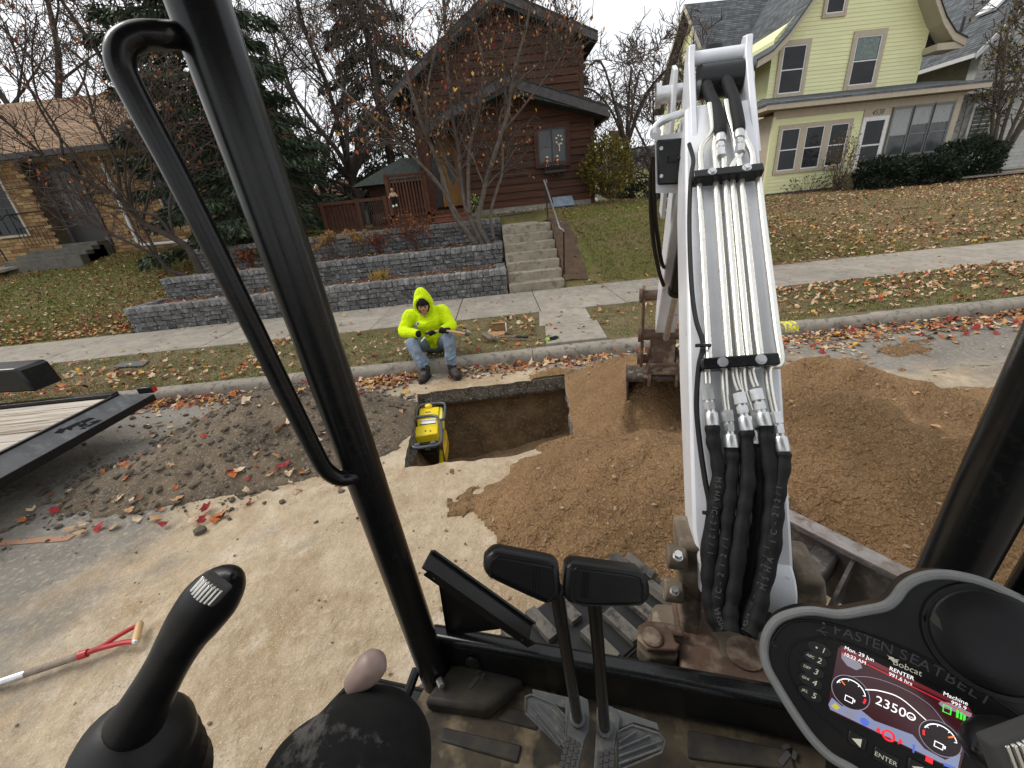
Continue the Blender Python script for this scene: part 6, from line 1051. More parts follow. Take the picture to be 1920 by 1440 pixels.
for k in range(3):
    a = 17.72+.89*k; wv = window(yh, po, RX, NY, a+.03, a+.86, 2.22, 4.05, .05, m_grey, m_grey, m_glass2, 'plain', 'porch_window'); zc = 3.0 if k == 0 else 3.35; b = B(); xx = np.linspace(a+.07, a+.82, 26); b.grid(np.array([[(x, Yp-.044-.004*math.sin(i*1.7), zz+(.03*abs(math.sin(i*.5)) if j == 0 else 0)) for j, zz in enumerate((zc, 3.6, 4.02))] for i, x in enumerate(xx)])); part('lace_curtain', b, m_lace, wv); part('cross_rail', B().bmm((a+.06, Yp-.056, 3.0), (a+.83, Yp-.035, 3.035)), m_grey, wv)
# porch roof
fa = B().bmm((11.75, 19.42, 4.42), (21.2, 19.47, 4.66)); pr_ = part('porch_roof', B().add([(11.7, 19.40, 4.66), (21.25, 19.40, 4.66), (20.4, 21.6, 5.18), (12.8, 21.6, 5.18), (11.7, 21.6, 4.66), (21.25, 21.6, 4.66), (11.7, 19.40, 4.60), (21.25, 19.40, 4.60), (21.25, 21.6, 4.60), (11.7, 21.6, 4.60)], [(0, 1, 2, 3), (0, 3, 4), (1, 5, 2), (0, 6, 7, 1), (0, 4, 9, 6), (1, 7, 8, 5), (6, 9, 8, 7)]), m_shing, yh, recalc=True, smooth=False); part('fascia', fa, m_trim, pr_); part('soffit', B().bmm((11.8, 19.47, 4.44), (21.2, 21.5, 4.47)), m_soffit, pr_); part('fascia', B().bmm((11.75, 19.47, 4.42), (11.8, 21.5, 4.66)), m_trim, pr_)
# upper gable wall
xc, za = 16.4, 10.95; wo = (0, Yw, 1.1); rk = lambda z: (za-.25-z)/.97
part('wall', B().prism([(12.95, Yw+.02, 4.4), (19.72, Yw+.02, 4.4), (19.72, Yw+.02, 7.3), (xc, Yw+.02, 10.6), (12.95, Yw+.02, 7.3)], (0, 9, 0)), m_vinyl, yh, recalc=True, smooth=False)
boards(yh, wo, RX, NY, 5.0, 10.6, lambda z: max(12.92, xc-rk(z)), lambda z: min(19.72, xc+rk(z)), .147, m_vinyl)
part('corner_trim', B().bmm((19.66, Yw-.04, 4.9), (19.78, Yw+.06, 7.2)), m_vinyl, yh)
window(yh, wo, RX, NY, 13.38, 14.42, 5.26, 7.02, .16); w = window(yh, wo, RX, NY, 16.6, 17.72, 5.30, 7.08, .18); part('curtain', B().bmm((16.68, Yw-.044, 6.24), (17.64, Yw-.041, 7.02)), M('pale_drape', (.22, .27, .25), .9, (.13, .17, .16), 12), w); window(yh, wo, RX, NY, 14.98, 15.75, 7.98, 9.2, .13, kind='plain')
prof = [(0, za+.15), (2.1, 8.95), (2.75, 8.0), (3.3, 7.28), (3.9, 6.72), (4.5, 6.46)]
for sd, nm in ((-1, 'l'), (1, 'r')):
    b = B(); up = [(xc+sd*x, z) for x, z in prof]; P = np.array([[(x, y, z+t) for (y, t) in ((20.8, 0), (30.8, 0), (30.8, -.14), (20.8, -.14), (20.8, 0))] for x, z in up]); b.grid(P); b.f.append((len(up)*5-5, len(up)*5-4, len(up)*5-3, len(up)*5-2)); b.m.append(0); rf = part('roof', b, m_shing, yh, recalc=True, smooth=False)
    b = B(); P = np.array([[(x, 20.76, z+.0), (x, 20.76, z-.26), (x, 20.82, z-.26), (x, 20.82, z+.0), (x, 20.76, z)] for x, z in up]); b.grid(P); part('rake_board', b, m_trim, rf, recalc=True, smooth=False)
    b = B(); P = np.array([[(x, 20.82, z-.2), (x, Yw+.02, z-.2)] for x, z in up]); b.grid(P); part('soffit', b, m_soffit, rf, smooth=False)
    b = B(); P = np.array([[(x, 20.72, z+.045), (x, 20.72, z+.0), (x, 20.85, z+.0), (x, 20.85, z+.045), (x, 20.72, z+.045)] for x, z in up]); b.grid(P); part('shingle_edge', b, m_shgrn, rf, recalc=True, smooth=False)
part('eave_return', B().bmm((19.7, 20.8, 6.15), (20.8, 21.6, 6.4)), m_trim, yh)
# left wing with its own gable
Xw = 11.4; q0 = PXp(1224, 213, Xw); q1 = PXp(1283, 8, Xw); ym = float(q1[1]); dep = float(q0[1])-ym; zt = float(q1[2]); ze = float(q0[2])
part('wing_wall', B().prism([(Xw+.5, ym-dep*.82, .9), (Xw+.5, ym+dep*.82, .9), (Xw+.5, ym+dep*.82, ze+.5), (Xw+.5, ym, zt-.3), (Xw+.5, ym-dep*.82, ze+.5)], (3, 0, 0)), m_vinyl, yh, recalc=True, smooth=False)
boards(yh, (Xw+.5, ym, 1), (0, -1, 0), (-1, 0, 0), 4.6, zt-.4, lambda z: max(-dep*.82, -(zt-.35-z)*dep/(zt-ze)), lambda z: min(dep*.82, (zt-.35-z)*dep/(zt-ze)), .16, m_vinyl)
for sd in (-1, 1):
    rf = part('wing_roof', B().prism([(Xw, ym, zt), (Xw, ym+sd*dep, ze), (Xw, ym+sd*dep, ze-.14), (Xw, ym, zt-.14)], (6, 0, 0)), m_shing, yh, recalc=True, smooth=False); part('rake_board', B().prism([(Xw-.03, ym, zt), (Xw-.03, ym+sd*dep, ze), (Xw-.03, ym+sd*dep, ze-.24), (Xw-.03, ym, zt-.24)], (.03, 0, 0)), m_trim, rf, recalc=True, smooth=False)
window(yh, (Xw+.5, ym, 1), (0, -1, 0), (-1, 0, 0), .3, 1.0, zt-2.3, zt-1.2, .12)
part('concrete_path', B().prism([(17.3, 18.9, 1.09), (40, 17.2, 1.03), (40, 16.4, 1.0), (17.0, 18.0, 1.06)], (0, 0, .06)), m_conc, kind='structure', recalc=True)
# ------------------------------------------------------------------ white house at the right edge
wh = thing('white_house', 'vine-covered white clapboard house with big dark roof right of the yellow one', 'house', (26, 25, 1)); Yq = 22.0
part('wall', B().bmm((22.45, Yq+.01, .7), (34, 32, 4.6)), m_wsid, wh); boards(wh, (0, Yq, 1), RX, NY, 1.0, 4.5, lambda z: 22.45, lambda z: 32, .17, m_wsid); window(wh, (0, Yq, 1), RX, NY, 23.5, 24.55, 2.5, 4.0, .12, m_wtrim, m_wtrim, M('green_shade', (.07, .085, .065), .5, (.10, .115, .09), 3), 'hung', grid_=(0, 8)); window(wh, (0, Yq, 1), RX, NY, 27.2, 28.2, 2.4, 4.0, .12, m_wtrim)
part('wall', B().bmm((23.3, 22.6, 4.4), (33, 32, 6.2)), m_olive, wh); part('eave', B().bmm((22.2, 21.5, 4.5), (34, 22.8, 4.75)), m_wtrim, wh)
rf = part('roof', B().prism([(22.6, 21.8, 6.15), (30, 21.8, 13.6), (30, 21.8, 13.4), (22.6, 21.8, 5.97)], (0, 12, 0)), m_shing, wh, recalc=True, smooth=False); part('gutter', B().bmm((22.5, 21.8, 5.95), (22.65, 33.8, 6.12)), m_wtrim, rf); part('skylight', B().prism([(24.3, 23.2, 7.95), (26.3, 23.2, 9.96), (26.3, 24.0, 9.96), (24.3, 24.0, 7.95)], (-.08, 0, .08)), m_wtrim, rf, recalc=True); part('vent_pipe', B().cyl((23.9, 24.2, 7.3), (23.9, 24.2, 8.1), .06), m_wframe, rf)
part('gable_wall', B().prism([(23.0, 21.95, 4.5), (34, 21.95, 4.5), (34, 21.95, 13), (29.8, 21.95, 13.2), (23.0, 21.95, 6.4)], (0, .4, 0)), m_wsid, wh, recalc=True, smooth=False); boards(wh, (0, 21.94, 1), RX, NY, 4.8, 12.5, lambda z: max(23.0, 22.75+(z-6.15)*.993), lambda z: 34, .17, m_wsid)
part('porch_roof', B().prism([(22.2, 21.5, 4.75), (22.2, 22.7, 5.2), (22.2, 22.7, 4.75)], (12, 0, 0)), m_shing, wh, recalc=True, smooth=False); part('rake_board', B().prism([(22.6, 21.76, 6.15), (30, 21.76, 13.6), (30, 21.76, 13.3), (22.6, 21.76, 5.87)], (0, .04, 0)), m_wtrim, rf, recalc=True)
# small house far behind between the two
fh = thing('small_house', 'small pale green sided house far behind between brown and yellow houses', 'house', (9.5, 33, 1.2)); part('wall', B().bmm((8.2, 33, .8), (12.5, 38, 3.6)), m_wsid, fh); boards(fh, (0, 33, 1), RX, NY, 1.0, 3.5, lambda z: 8.2, lambda z: 12.5, .2, m_vinyl); part('garage_door', B().bmm((8.9, 32.95, 1.2), (9.9, 32.99, 2.9)), m_trim, fh); part('roof', B().prism([(8, 32.7, 3.5), (8, 35.5, 5.0), (8, 38.3, 3.5)], (5, 0, 0)), m_shing, fh, recalc=True, smooth=False); part('chimney', B().bmm((9.5, 35, 4), (10.1, 35.5, 6.2)), M('chimney_brick', (.25, .11, .075)), fh)
# ------------------------------------------------------------------ brick house
kh = thing('brick_house', 'tan brick house with tan shingle roof and concrete stoop at left', 'house', (-13, 16, 1.7)); Yb = 14.0
m_joint = M('brick_mortar', (.17, .13, .085), .95, (.12, .09, .06), 6)
part('wall', B().bmm((-24, Yb, 1.0), (-8.6, 22, 4.5)), m_joint, kh); part('gable_wall', B().bmm((-15.6, Yb-.5, 1.0), (-13.35, Yb, 4.6)), m_joint, kh)
m_bk = [M('brick_'+n_, c_, .9, tuple(v*.72 for v in c_), 9, bump=.4, bscale=60) for n_, c_ in (('tan', (.40, .255, .115)), ('ochre', (.46, .31, .15)), ('rust', (.24, .125, .06)), ('brown', (.29, .175, .085)))]; lst = []
for (xa_, xb_, yw) in ((-15.6, -13.35, Yb-.5), (-13.35, -8.6, Yb), (-18.5, -15.6, Yb)):
    for r_ in range(29):
        z = 1.62+r_*.097; x = xa_+(.13 if r_ % 2 else 0)
        while x < xb_-.1: lst.append((x+.125, yw, z)); x += .26
lst.sort(key=lambda q: q[0]**2+q[1]**2); bkm = []
for m_ in m_bk: bkm.append(make_mesh('brick', B().box((0, 0, 0), (.245, .03, .083)), m_, False))
b = B()
for i, q in enumerate(lst):
    k = rnd.choices(range(4), (4, 3, 2, 3))[0]
    if i < 300:
        o = bpy.data.objects.new('brick', bkm[k]); COL.objects.link(o); o.parent = kh; o.location = V3(q)-V3(kh.location)+V3((0, rnd.uniform(-.004, .004), 0))
    else: b.box((q[0], q[1]+rnd.uniform(-.004, .004), q[2]), (.245, .03, .083), None, k)
part('brickwork', b, m_bk, kh, smooth=False, kind='stuff')
rf = part('roof', B().prism([(-25, Yb-.95, 4.42), (-25, 18.2, 6.95), (-25, 22.6, 4.35)], (16.8, 0, 0)), m_shtan, kh, recalc=True, smooth=False); part('gutter', B().bmm((-25, Yb-1.02, 4.28), (-8.2, Yb-.90, 4.42)), m_wframe, rf); part('soffit', B().bmm((-25, Yb-.9, 4.30), (-8.2, Yb+.05, 4.36)), m_soffit, rf)
bo_ = (0, Yb-.5, 1.7); window(kh, bo_, RX, NY, -14.85, -14.0, 2.45, 3.9, .06, m_trim, m_wframe, m_glass, 'hung', grid_=(3, 4)); window(kh, (0, Yb, 1.7), RX, NY, -10.1, -9.2, 2.75, 3.75, .06, m_trim, m_wframe, m_glass, 'hung', grid_=(3, 4))
d_ = part('door', B().bmm((-13.2, Yb-.06, 2.05), (-12.25, Yb+.0, 4.15)), m_wframe, kh, label='dark front door with tall glass'); part('pane', B().bmm((-13.02, Yb-.075, 2.9), (-12.78, Yb-.06, 4.0)).bmm((-12.68, Yb-.075, 2.9), (-12.43, Yb-.06, 4.0)), m_glass2, d_); part('door_frame', B().bmm((-13.32, Yb-.1, 1.9), (-13.2, Yb, 4.25)).bmm((-12.25, Yb-.1, 1.9), (-12.13, Yb, 4.25)), m_fascia, d_)
for k in range(4): part('stoop_step', B().bmm((-14.45+.14*k, Yb-1.25+.25*k, 1.3), (-12.2, Yb-.3 if k < 3 else Yb-.05, 1.74+.11*k)), M('old_concrete', (.15, .14, .115), .9, (.10, .095, .08), 6, bump=.4, bscale=60), kh, bevel=.015)
part('stoop_rail', B().tube([(-14.45, Yb-1.1, 1.75), (-14.5, Yb-1.1, 2.6), (-14.3, Yb-.6, 3.0), (-12.9, Yb-.65, 3.0)], .018, 6), m_black, kh)
for k in range(8): part('rail_bar', B().tube([(-14.25+k*.12, Yb-.6, 2.1), (-14.25+k*.12, Yb-.6, 2.62)], .008, 5), m_black, kh)
part('stoop_rail', B().tube([(-14.25, Yb-.6, 2.62), (-13.3, Yb-.6, 2.62)], .012, 5), m_black, kh)
part('downspout', B().tube([(-11.35, Yb-.07, 4.3), (-11.35, Yb-.07, 1.92), (-11.2, Yb-.12, 1.82), (-9.6, Yb-.2, 1.8)], .045, 8), m_wtrim, kh)
part('gate', B().bmm((-16.6, Yb-.9, 1.6), (-15.7, Yb-.85, 2.6)), m_oldw, kh); part('concrete_path', B().prism([(-18, 12.2, 1.42), (-14.3, 12.35, 1.47), (-14.0, 12.9, 1.57), (-18, 12.9, 1.55)], (0, 0, .07)), m_conc, kind='structure', recalc=True)
# ================================================================== VEGETATION
def kites(P, D, L, W, mi=None, bend=None):
    """N slim leaf faces: base P, direction D, length L, width W"""
    N_ = len(P); D = D/np.linalg.norm(D, axis=1)[:, None]; R_ = rng.normal(size=(N_, 3)); S = np.cross(D, R_); S /= np.linalg.norm(S, axis=1)[:, None]+1e-9
    L = np.asarray(L).reshape(-1, 1)*np.ones((N_, 1)); W = np.asarray(W).reshape(-1, 1)*np.ones((N_, 1)); Nn = np.cross(D, S)
    a = P; b_ = P+D*L*.45+S*W*.5+Nn*W*.15; c = P+D*L; d = P+D*L*.45-S*W*.5+Nn*W*.15
    v = np.stack([a, b_, c, d], 1).reshape(-1, 3); return v
def kite_part(name, P, D, L, W, mats, mi, parent, kind=None, label=None):
    v = kites(P, D, L, W); n_ = len(P); inv = INV.get(rootof(parent).name) if parent else None
    if inv is not None: A = np.array(inv); v = v@A[:3, :3].T+A[:3, 3]
    me = bpy.data.meshes.new(name); me.vertices.add(len(v)); me.vertices.foreach_set('co', v.astype(np.float32).ravel()); me.loops.add(4*n_); me.loops.foreach_set('vertex_index', np.arange(4*n_)); me.polygons.add(n_); me.polygons.foreach_set('loop_start', np.arange(0, 4*n_, 4)); me.polygons.foreach_set('loop_total', np.full(n_, 4))
    for m in mats: me.materials.append(m)
    me.polygons.foreach_set('material_index', np.asarray(mi, np.int32)); me.update(calc_edges=True); me.validate()
    o = bpy.data.objects.new(name, me); COL.objects.link(o); o.parent = parent; return setp(o, label, kind=kind)
def grow(stems, levels, seed, up=.12, wig=.25, rmin=.0028):
    """stems: list of (points, r0, r1). returns (thick builder, thin builder, tips)"""
    R_ = random.Random(seed); big = B(); thin = B(); tips = []
    def rv(s): return V3((R_.gauss(0, s), R_.gauss(0, s), R_.gauss(0, s)))
    def rec(pts, r0, r1, lev):
        k = len(pts); rr = [r0+(r1-r0)*i/(k-1) for i in range(k)]; n = 8 if r0 > .045 else 5 if r0 > .014 else 3
        (big if r0 > .018 else thin).tube(pts, rr, n, cap=False)
        if lev >= len(levels): tips.append((pts[-1], pts[-1]-pts[-2])); return
        cnt, len_, spread, rf = levels[lev]; Ltot = sum(np.linalg.norm(pts[i+1]-pts[i]) for i in range(k-1))
        for c in range(cnt):
            t = R_.uniform(.25, 1.0) if lev else R_.uniform(.3, 1.0); f = t*(k-1); i = min(int(f), k-2); p = pts[i]+(pts[i+1]-pts[i])*(f-i); d = unit(pts[i+1]-pts[i]); rh = (r0+(r1-r0)*t)*rf
            s = rv(1); s = unit(s-d*np.dot(s, d)); cd = unit(d*(1-spread*.5)+s*spread+V3((0, 0, up))); L = len_*R_.uniform(.55, 1.25)*(1.15-.4*t); seg = 4 if lev < len(levels)-1 else 3; q = [p]
            for j in range(seg): cd = unit(cd+rv(wig*.5)+V3((0, 0, up*.5))); q.append(q[-1]+cd*L/seg)
            rec(q, max(rh, rmin), max(rh*.35, rmin*.8), lev+1)
        tips.append((pts[-1], pts[-1]-pts[-2]))
    for pts, r0, r1 in stems: rec([V3(p) for p in pts], r0, r1, 0)
    return big, thin, tips
def tree(name, label, base, stems, levels, seed, bark=m_bark, leaf=None, up=.12, wig=.25, group=None, twig=None):
    root = thing(name, label, 'tree', tuple(base), group=group); big, thin, tips = grow(stems, levels, seed, up, wig, max(.003, base[1]*.00062))
    part('trunk', big, bark, root, angle=180); part('branches', thin, twig or m_bark3, root, kind='stuff', angle=180)
    if leaf:
        n_, mats, wts, sz = leaf; idx = [rnd.randrange(len(tips)) for _ in range(n_)]; P = np.array([tips[i][0] for i in idx])+rng.normal(0, .05, (n_, 3)); D = np.array([[rng.normal()*.6, rng.normal()*.6, -1] for _ in idx]); mi = rng.choice(len(mats), n_, p=np.array(wts)/sum(wts))
        kite_part('leaves', P, D, sz*rng.uniform(.6, 1.3, n_), sz*.62*rng.uniform(.7, 1.2, n_), mats, mi, root, kind='stuff')
    return root
def pxs(pts, Y, dy=0.0): return smooth_path([PY(x, y, Y+dy*i) for i, (x, y) in enumerate(pts)], 4)
# front multi-stem tree on the middle terrace
Yt = 10.25
st_ = [(pxs([(893, 458), (872, 430), (848, 392), (823, 308), (798, 250), (780, 200), (760, 120), (738, 30), (725, -40)], Yt), .075, .02), (pxs([(872, 428), (857, 400), (817, 338), (773, 293), (723, 242), (687, 208), (640, 165), (600, 105), (575, 40)], Yt, -.04), .045, .012), (pxs([(905, 458), (885, 415), (872, 383), (862, 317), (860, 280), (850, 230), (842, 160), (835, 70), (830, -30)], Yt, .04), .065, .022),
       (pxs([(880, 400), (878, 340), (880, 283), (887, 250), (900, 200), (905, 120), (890, 40), (893, -40)], Yt, .02), .05, .018), (pxs([(915, 456), (897, 417), (905, 370), (913, 333), (940, 250), (953, 208), (962, 140), (985, 60), (1000, -20)], Yt, -.03), .065, .022), (pxs([(925, 445), (920, 400), (932, 355), (941, 325), (942, 275), (936, 230), (950, 190), (975, 150), (1010, 120), (1060, 60)], Yt, .03), .042, .012), (pxs([(800, 255), (800, 180), (815, 100), (835, 20), (850, -50)], Yt), .03, .012), (pxs([(940, 250), (985, 195), (1020, 150), (1050, 110), (1080, 40)], Yt), .025, .01)]
tree('multi_stem_tree', 'multi-stemmed nearly bare tree with orange leaves on the terrace before the brown house', PZ(905, 458, 1.05), st_, [(14, 1.0, .75, .5), (6, .6, .8, .55), (3, .32, .8, .6)], 3, m_bark, (1000, [m_lf[1], m_lf[2], m_lf[0], m_lf[3]], (5, 2, 4, 2), .085))
Yt = 10.0
st_ = [(pxs([(380, 516), (354, 468), (325, 446), (267, 417), (228, 375), (178, 347), (119, 314), (79, 290), (20, 235), (-60, 170)], Yt), .085, .018), (pxs([(352, 518), (317, 506), (295, 482), (257, 462), (198, 434), (139, 401), (80, 360), (30, 310)], Yt, -.05), .05, .012), (pxs([(295, 480), (277, 442), (263, 420), (240, 370), (235, 300), (250, 220), (245, 150)], Yt), .035, .012), (pxs([(327, 448), (297, 409), (255, 395), (198, 385), (131, 359), (59, 351), (10, 356)], Yt, -.06), .04, .01), (pxs([(249, 401), (243, 340), (263, 306), (300, 250), (320, 190)], Yt), .032, .01), (pxs([(228, 375), (215, 300), (180, 230), (160, 160), (120, 80)], Yt, .05), .04, .012), (pxs([(178, 347), (140, 290), (90, 230), (40, 130), (10, 40)], Yt, .05), .035, .012), (pxs([(325, 446), (318, 390), (330, 330), (350, 290), (345, 240)], Yt, .06), .035, .01), (pxs([(119, 314), (110, 250), (70, 180), (60, 100), (70, 20)], Yt), .028, .01), (pxs([(267, 417), (285, 330), (278, 270), (290, 200)], Yt), .028, .01)]
tree('spreading_tree', 'low spreading nearly bare tree leaning left in front of the brick house', PZ(370, 516, 1.05), st_, [(11, 1.2, .75, .5), (5, .65, .8, .55), (3, .34, .8, .6)], 5, m_bark2, (420, [m_lf[1], m_lf[0], m_lf[4], m_lf[2]], (5, 4, 2, 1), .085))
def bare(label, base, h, seed, r=.16, lv=None, spread=.25, stems=3, bark=m_bark2, leaf=None, lean=(0, 0), up=.12, name='bare_tree'):
    R_ = random.Random(seed); S = []; b0 = V3(base); fork = b0+V3((lean[0]*.25, lean[1]*.25, h*.22)); S.append(([b0, b0*.5+fork*.5+V3((R_.gauss(0, .05), 0, 0)), fork], r, r*.75))
    for k in range(stems): a = 6.28*k/stems+R_.uniform(-.5, .5); top = b0+V3((lean[0]+math.cos(a)*spread*h, lean[1]+math.sin(a)*spread*h, h*R_.uniform(.75, 1.0))); mid = fork*.5+top*.5+V3((math.cos(a)*spread*h*.25, math.sin(a)*spread*h*.2, 0)); S.append((smooth_path([fork, fork*.65+mid*.35+V3((R_.gauss(0, .15), 0, 0)), mid, top*.6+mid*.4+V3((R_.gauss(0, .2), 0, 0)), top], 3), r*.62, r*.12))
    return tree(name, label, base, S, lv or [(12, h*.28, .8, .5), (6, h*.13, .8, .5), (4, h*.06, .8, .6)], seed+1, bark, leaf, up=up, group='bare trees behind the houses')
bare('tall bare tree behind the brick roof at the left edge', (-22.5, 24, 1.8), 16, 21, .3); bare('bare tree rising behind the middle of the brick roof', (-16.8, 26, 1.8), 15, 22, .24); bare('bare tree between the brick roof and the spruce', (-12.6, 25, 1.8), 11, 25, .16)
bare('forked bare tree behind the fence left of the brown house', (-5.9, 19.5, 1.7), 9, 23, .2, stems=4, leaf=(220, [m_lf[0], m_lf[1]], (3, 1), .08)); bare('bare tree just right of the spruce behind the yard', (-8.2, 22, 1.7), 11, 28, .17); bare('bare tree behind the deck and shed', (-3.4, 22, 1.7), 8.5, 29, .15)
# weeping bare tree between brown and yellow house
wb_ = (5.9, 18.5, 1.5); S = [([V3(wb_), V3((5.8, 18.5, 2.6)), V3((5.6, 18.5, 3.6))], .13, .1)]
for k in range(7): a = .9*k; S.append((smooth_path([V3((5.6, 18.5, 3.4)), V3((5.6+math.cos(a)*.5, 18.5+math.sin(a)*.5, 4.7)), V3((5.6+math.cos(a)*1.3, 18.5+math.sin(a)*1.3, 5.8+.5*math.sin(k*2))), V3((5.6+math.cos(a)*2.2, 18.5+math.sin(a)*2.0, 5.7)), V3((5.6+math.cos(a)*2.8, 18.5+math.sin(a)*2.6, 4.6))], 4), .06, .012))
tree('weeping_tree', 'bare tree with drooping twigs between the brown and yellow houses', wb_, S, [(13, 1.3, .8, .4), (6, .8, .8, .5), (2, .45, .8, .6)], 31, m_bark2, up=-.22, wig=.35)
bare('pale bare tree beside the left flank of the yellow house', (9.3, 25, 1.4), 8, 34, .12)
def far_row(): pass
# spruces
def spruce(name, label, base, h, r, seed, nb, ns, sl=.20, sw=.05, z0=.06, droop=.35, tr=.2, gappy=0.0):
    root = thing(name, label, 'tree', tuple(base)); g = np.random.default_rng(seed); b0 = V3(base); part('trunk', B().tube([b0, b0+V3((.05, 0, h*.5)), b0+V3((0, 0, h))], [tr, tr*.6, .02], 8), m_bark2, root); bb = B(); P = []; D = []; 
    for i in range(nb):
        t = z0+(1-z0)*(i+.5)/nb; zz = h*t; L = r*(1-t)**.75*(.8+.4*g.random())*(1.0 if t > .12 else .9); a = i*2.399+g.normal()*.3; out = V3((math.cos(a), math.sin(a), 0)); k = 6
        pts = [b0+V3((0, 0, zz))+out*L*s+V3((0, 0, -droop*L*(s**1.3)+.18*L*max(0, s-.6))) for s in np.linspace(.03, 1, k)]; bb.tube(pts, list(np.linspace(.03, .006, k)), 4, cap=False)
        n_ = int(ns*(.35+.9*L/r)); s = g.random(n_)**.62; f = s*(k-1); ii = np.minimum(f.astype(int), k-2); A = np.array(pts); p = A[ii]+(A[ii+1]-A[ii])*(f-ii)[:, None]; side = np.cross(out, (0, 0, 1)); w = (g.random(n_)-.5)*2; wid = .30*L*(1-s*.75)+.06
        off = side[None, :]*(w*wid)[:, None]; p = p+off+out[None, :]*np.abs(w*wid)[:, None]*.25; p[:, 2] -= np.abs(w)*wid*.25+g.random(n_)*.16*(.4+L/r); d = out[None, :]*.55+side[None, :]*np.sign(w)[:, None]*.55*np.abs(w)[:, None]+g.normal(0, .28, (n_, 3)); d[:, 2] -= .5; P.append(p); D.append(d)
    P = np.vstack(P); D = np.vstack(D); n_ = len(P); part('boughs', bb, m_bark2, root, angle=180, kind='stuff'); kite_part('needles', P, D, sl*g.uniform(.6, 1.3, n_), sw*g.uniform(.7, 1.3, n_), m_spr, (g.random(n_) < .32).astype(int), root, kind='stuff'); return root
spruce('spruce_tree', 'big dense blue-green spruce between the brick and brown houses', tuple(PY(478, 438, 12.6)*V3((1, 1, 0))+V3((0, 0, 1.4))), 13.5, 2.65, 41, 150, 400, .21, .055, .03, .32, .22)
spruce('spruce_tree', 'tall open drooping spruce behind the brown house roof', tuple(PY(738, 330, 24)*V3((1, 1, 0))+V3((0, 0, 1.6))), 17, 3.4, 43, 95, 260, .34, .075, .10, .5, .25)
spruce('spruce_tree', 'dark spruce tip showing right of the upper brown wall', (6.4, 33, 1.6), 11, 2.2, 45, 60, 120, .36, .08, .1, .4, .2)
# shrubs
def shrub(name, label, c, rad, n_, sz, mats, wts, seed, stems=8, updir=.4, shell=.55, cat='shrub', group=None, twn=40):
    root = thing(name, label, cat, (c[0], c[1], c[2]-rad[2]), group=group); g = np.random.default_rng(seed); d = g.normal(size=(n_, 3)); d /= np.linalg.norm(d, axis=1)[:, None]; rr = shell+(1-shell)*g.random(n_)**.5; lump = 1+.22*np.sin(d[:, 0]*5+seed)*np.cos(d[:, 1]*4+d[:, 2]*6); P = np.array(c)+d*rr[:, None]*np.array(rad)*lump[:, None]; D = d+g.normal(0, .6, (n_, 3)); D[:, 2] += updir
    b = B(); o = V3((c[0], c[1], c[2]-rad[2]-.03))
    for k in range(twn): q = V3(c)+unit(g.normal(size=3)+V3((0, 0, .5)))*V3(rad)*.9; b.tube([o+V3((g.normal()*.08, g.normal()*.08, 0)), o*.5+q*.5+V3(g.normal(size=3)*.05), q], [.012, .008, .003], 4, cap=False)
    part('stems', b, m_bark3, root, angle=180); kite_part('foliage', P, D, sz*g.uniform(.6, 1.3, n_), sz*.5*g.uniform(.7, 1.3, n_), mats, g.choice(len(mats), n_, p=np.array(wts)/sum(wts)), root, kind='stuff'); return root
c = PY(1140, 312, 13.0); shrub('round_shrub', 'round olive and yellow shrub at the right corner of the brown house', tuple(c), (.72, .65, .78), 5200, .085, m_shrub, (3, 2), 51, shell=.45)
for k, (x, y, Y, rd, lb) in enumerate(((1660, 332, 18.4, (1.15, .8, .75), 'dark low yew bush below the porch door of the yellow house'), (1745, 325, 18.2, (1.1, .8, .72), 'dark yew bush between two others before the porch windows'), (1812, 302, 18.6, (1.35, .9, .9), 'largest dark yew bush at the right corner of the porch'))):
    c = PY(x, y, Y); shrub('yew_bush', lb, tuple(c), rd, 7000, .13, m_yew, (3, 2), 60+k, shell=.5, updir=.5, group='yews before the yellow house')
c = PY(1580, 305, 18.9); shrub('loose_shrub', 'thin leggy shrub in front of the triple window', tuple(c), (.75, .5, 1.2), 620, .10, [m_lf[4], m_shrub[0], m_lf[0]], (2, 3, 1), 71, shell=.2, twn=60)
c = PY(1455, 355, 19.2); shrub('dead_perennials', 'dry stalks along the foundation left of the leggy shrub', (14.2, 19.4, 1.35), (1.3, .2, .45), 260, .10, [m_lf[4], m_yew[1]], (2, 2), 73, twn=50)
c = PY(1205, 355, 16.5); shrub('dark_hedge', 'low dark hedge behind the lawn left of the yellow house', (c[0], c[1], 1.75), (1.2, .5, .4), 2200, .11, [m_yew[0], m_shrub[0]], (3, 1), 75)
S = []; bq = V3((23.4, 20.2, 1.0))
for k in range(6): a = k*1.1; S.append((smooth_path([bq+V3((math.cos(a)*.15, math.sin(a)*.1, 0)), bq+V3((math.cos(a)*.4, math.sin(a)*.3, 1.3)), bq+V3((math.cos(a)*.9, math.sin(a)*.6, 3.2)), bq+V3((math.cos(a)*1.5, math.sin(a)*.8, 5.0)), bq+V3((math.cos(a)*1.7, math.sin(a)*.9, 6.4))], 4), .09, .02))
tree('vine_hung_tree', 'vine-hung tree with olive leaves before the white house at the right edge', tuple(bq), S, [(12, 1.3, .8, .5), (6, .7, .8, .5), (3, .35, .8, .6)], 81, m_bark, (1500, [m_shrub[0], m_shrub[1], m_yew[1]], (4, 2, 2), .13))
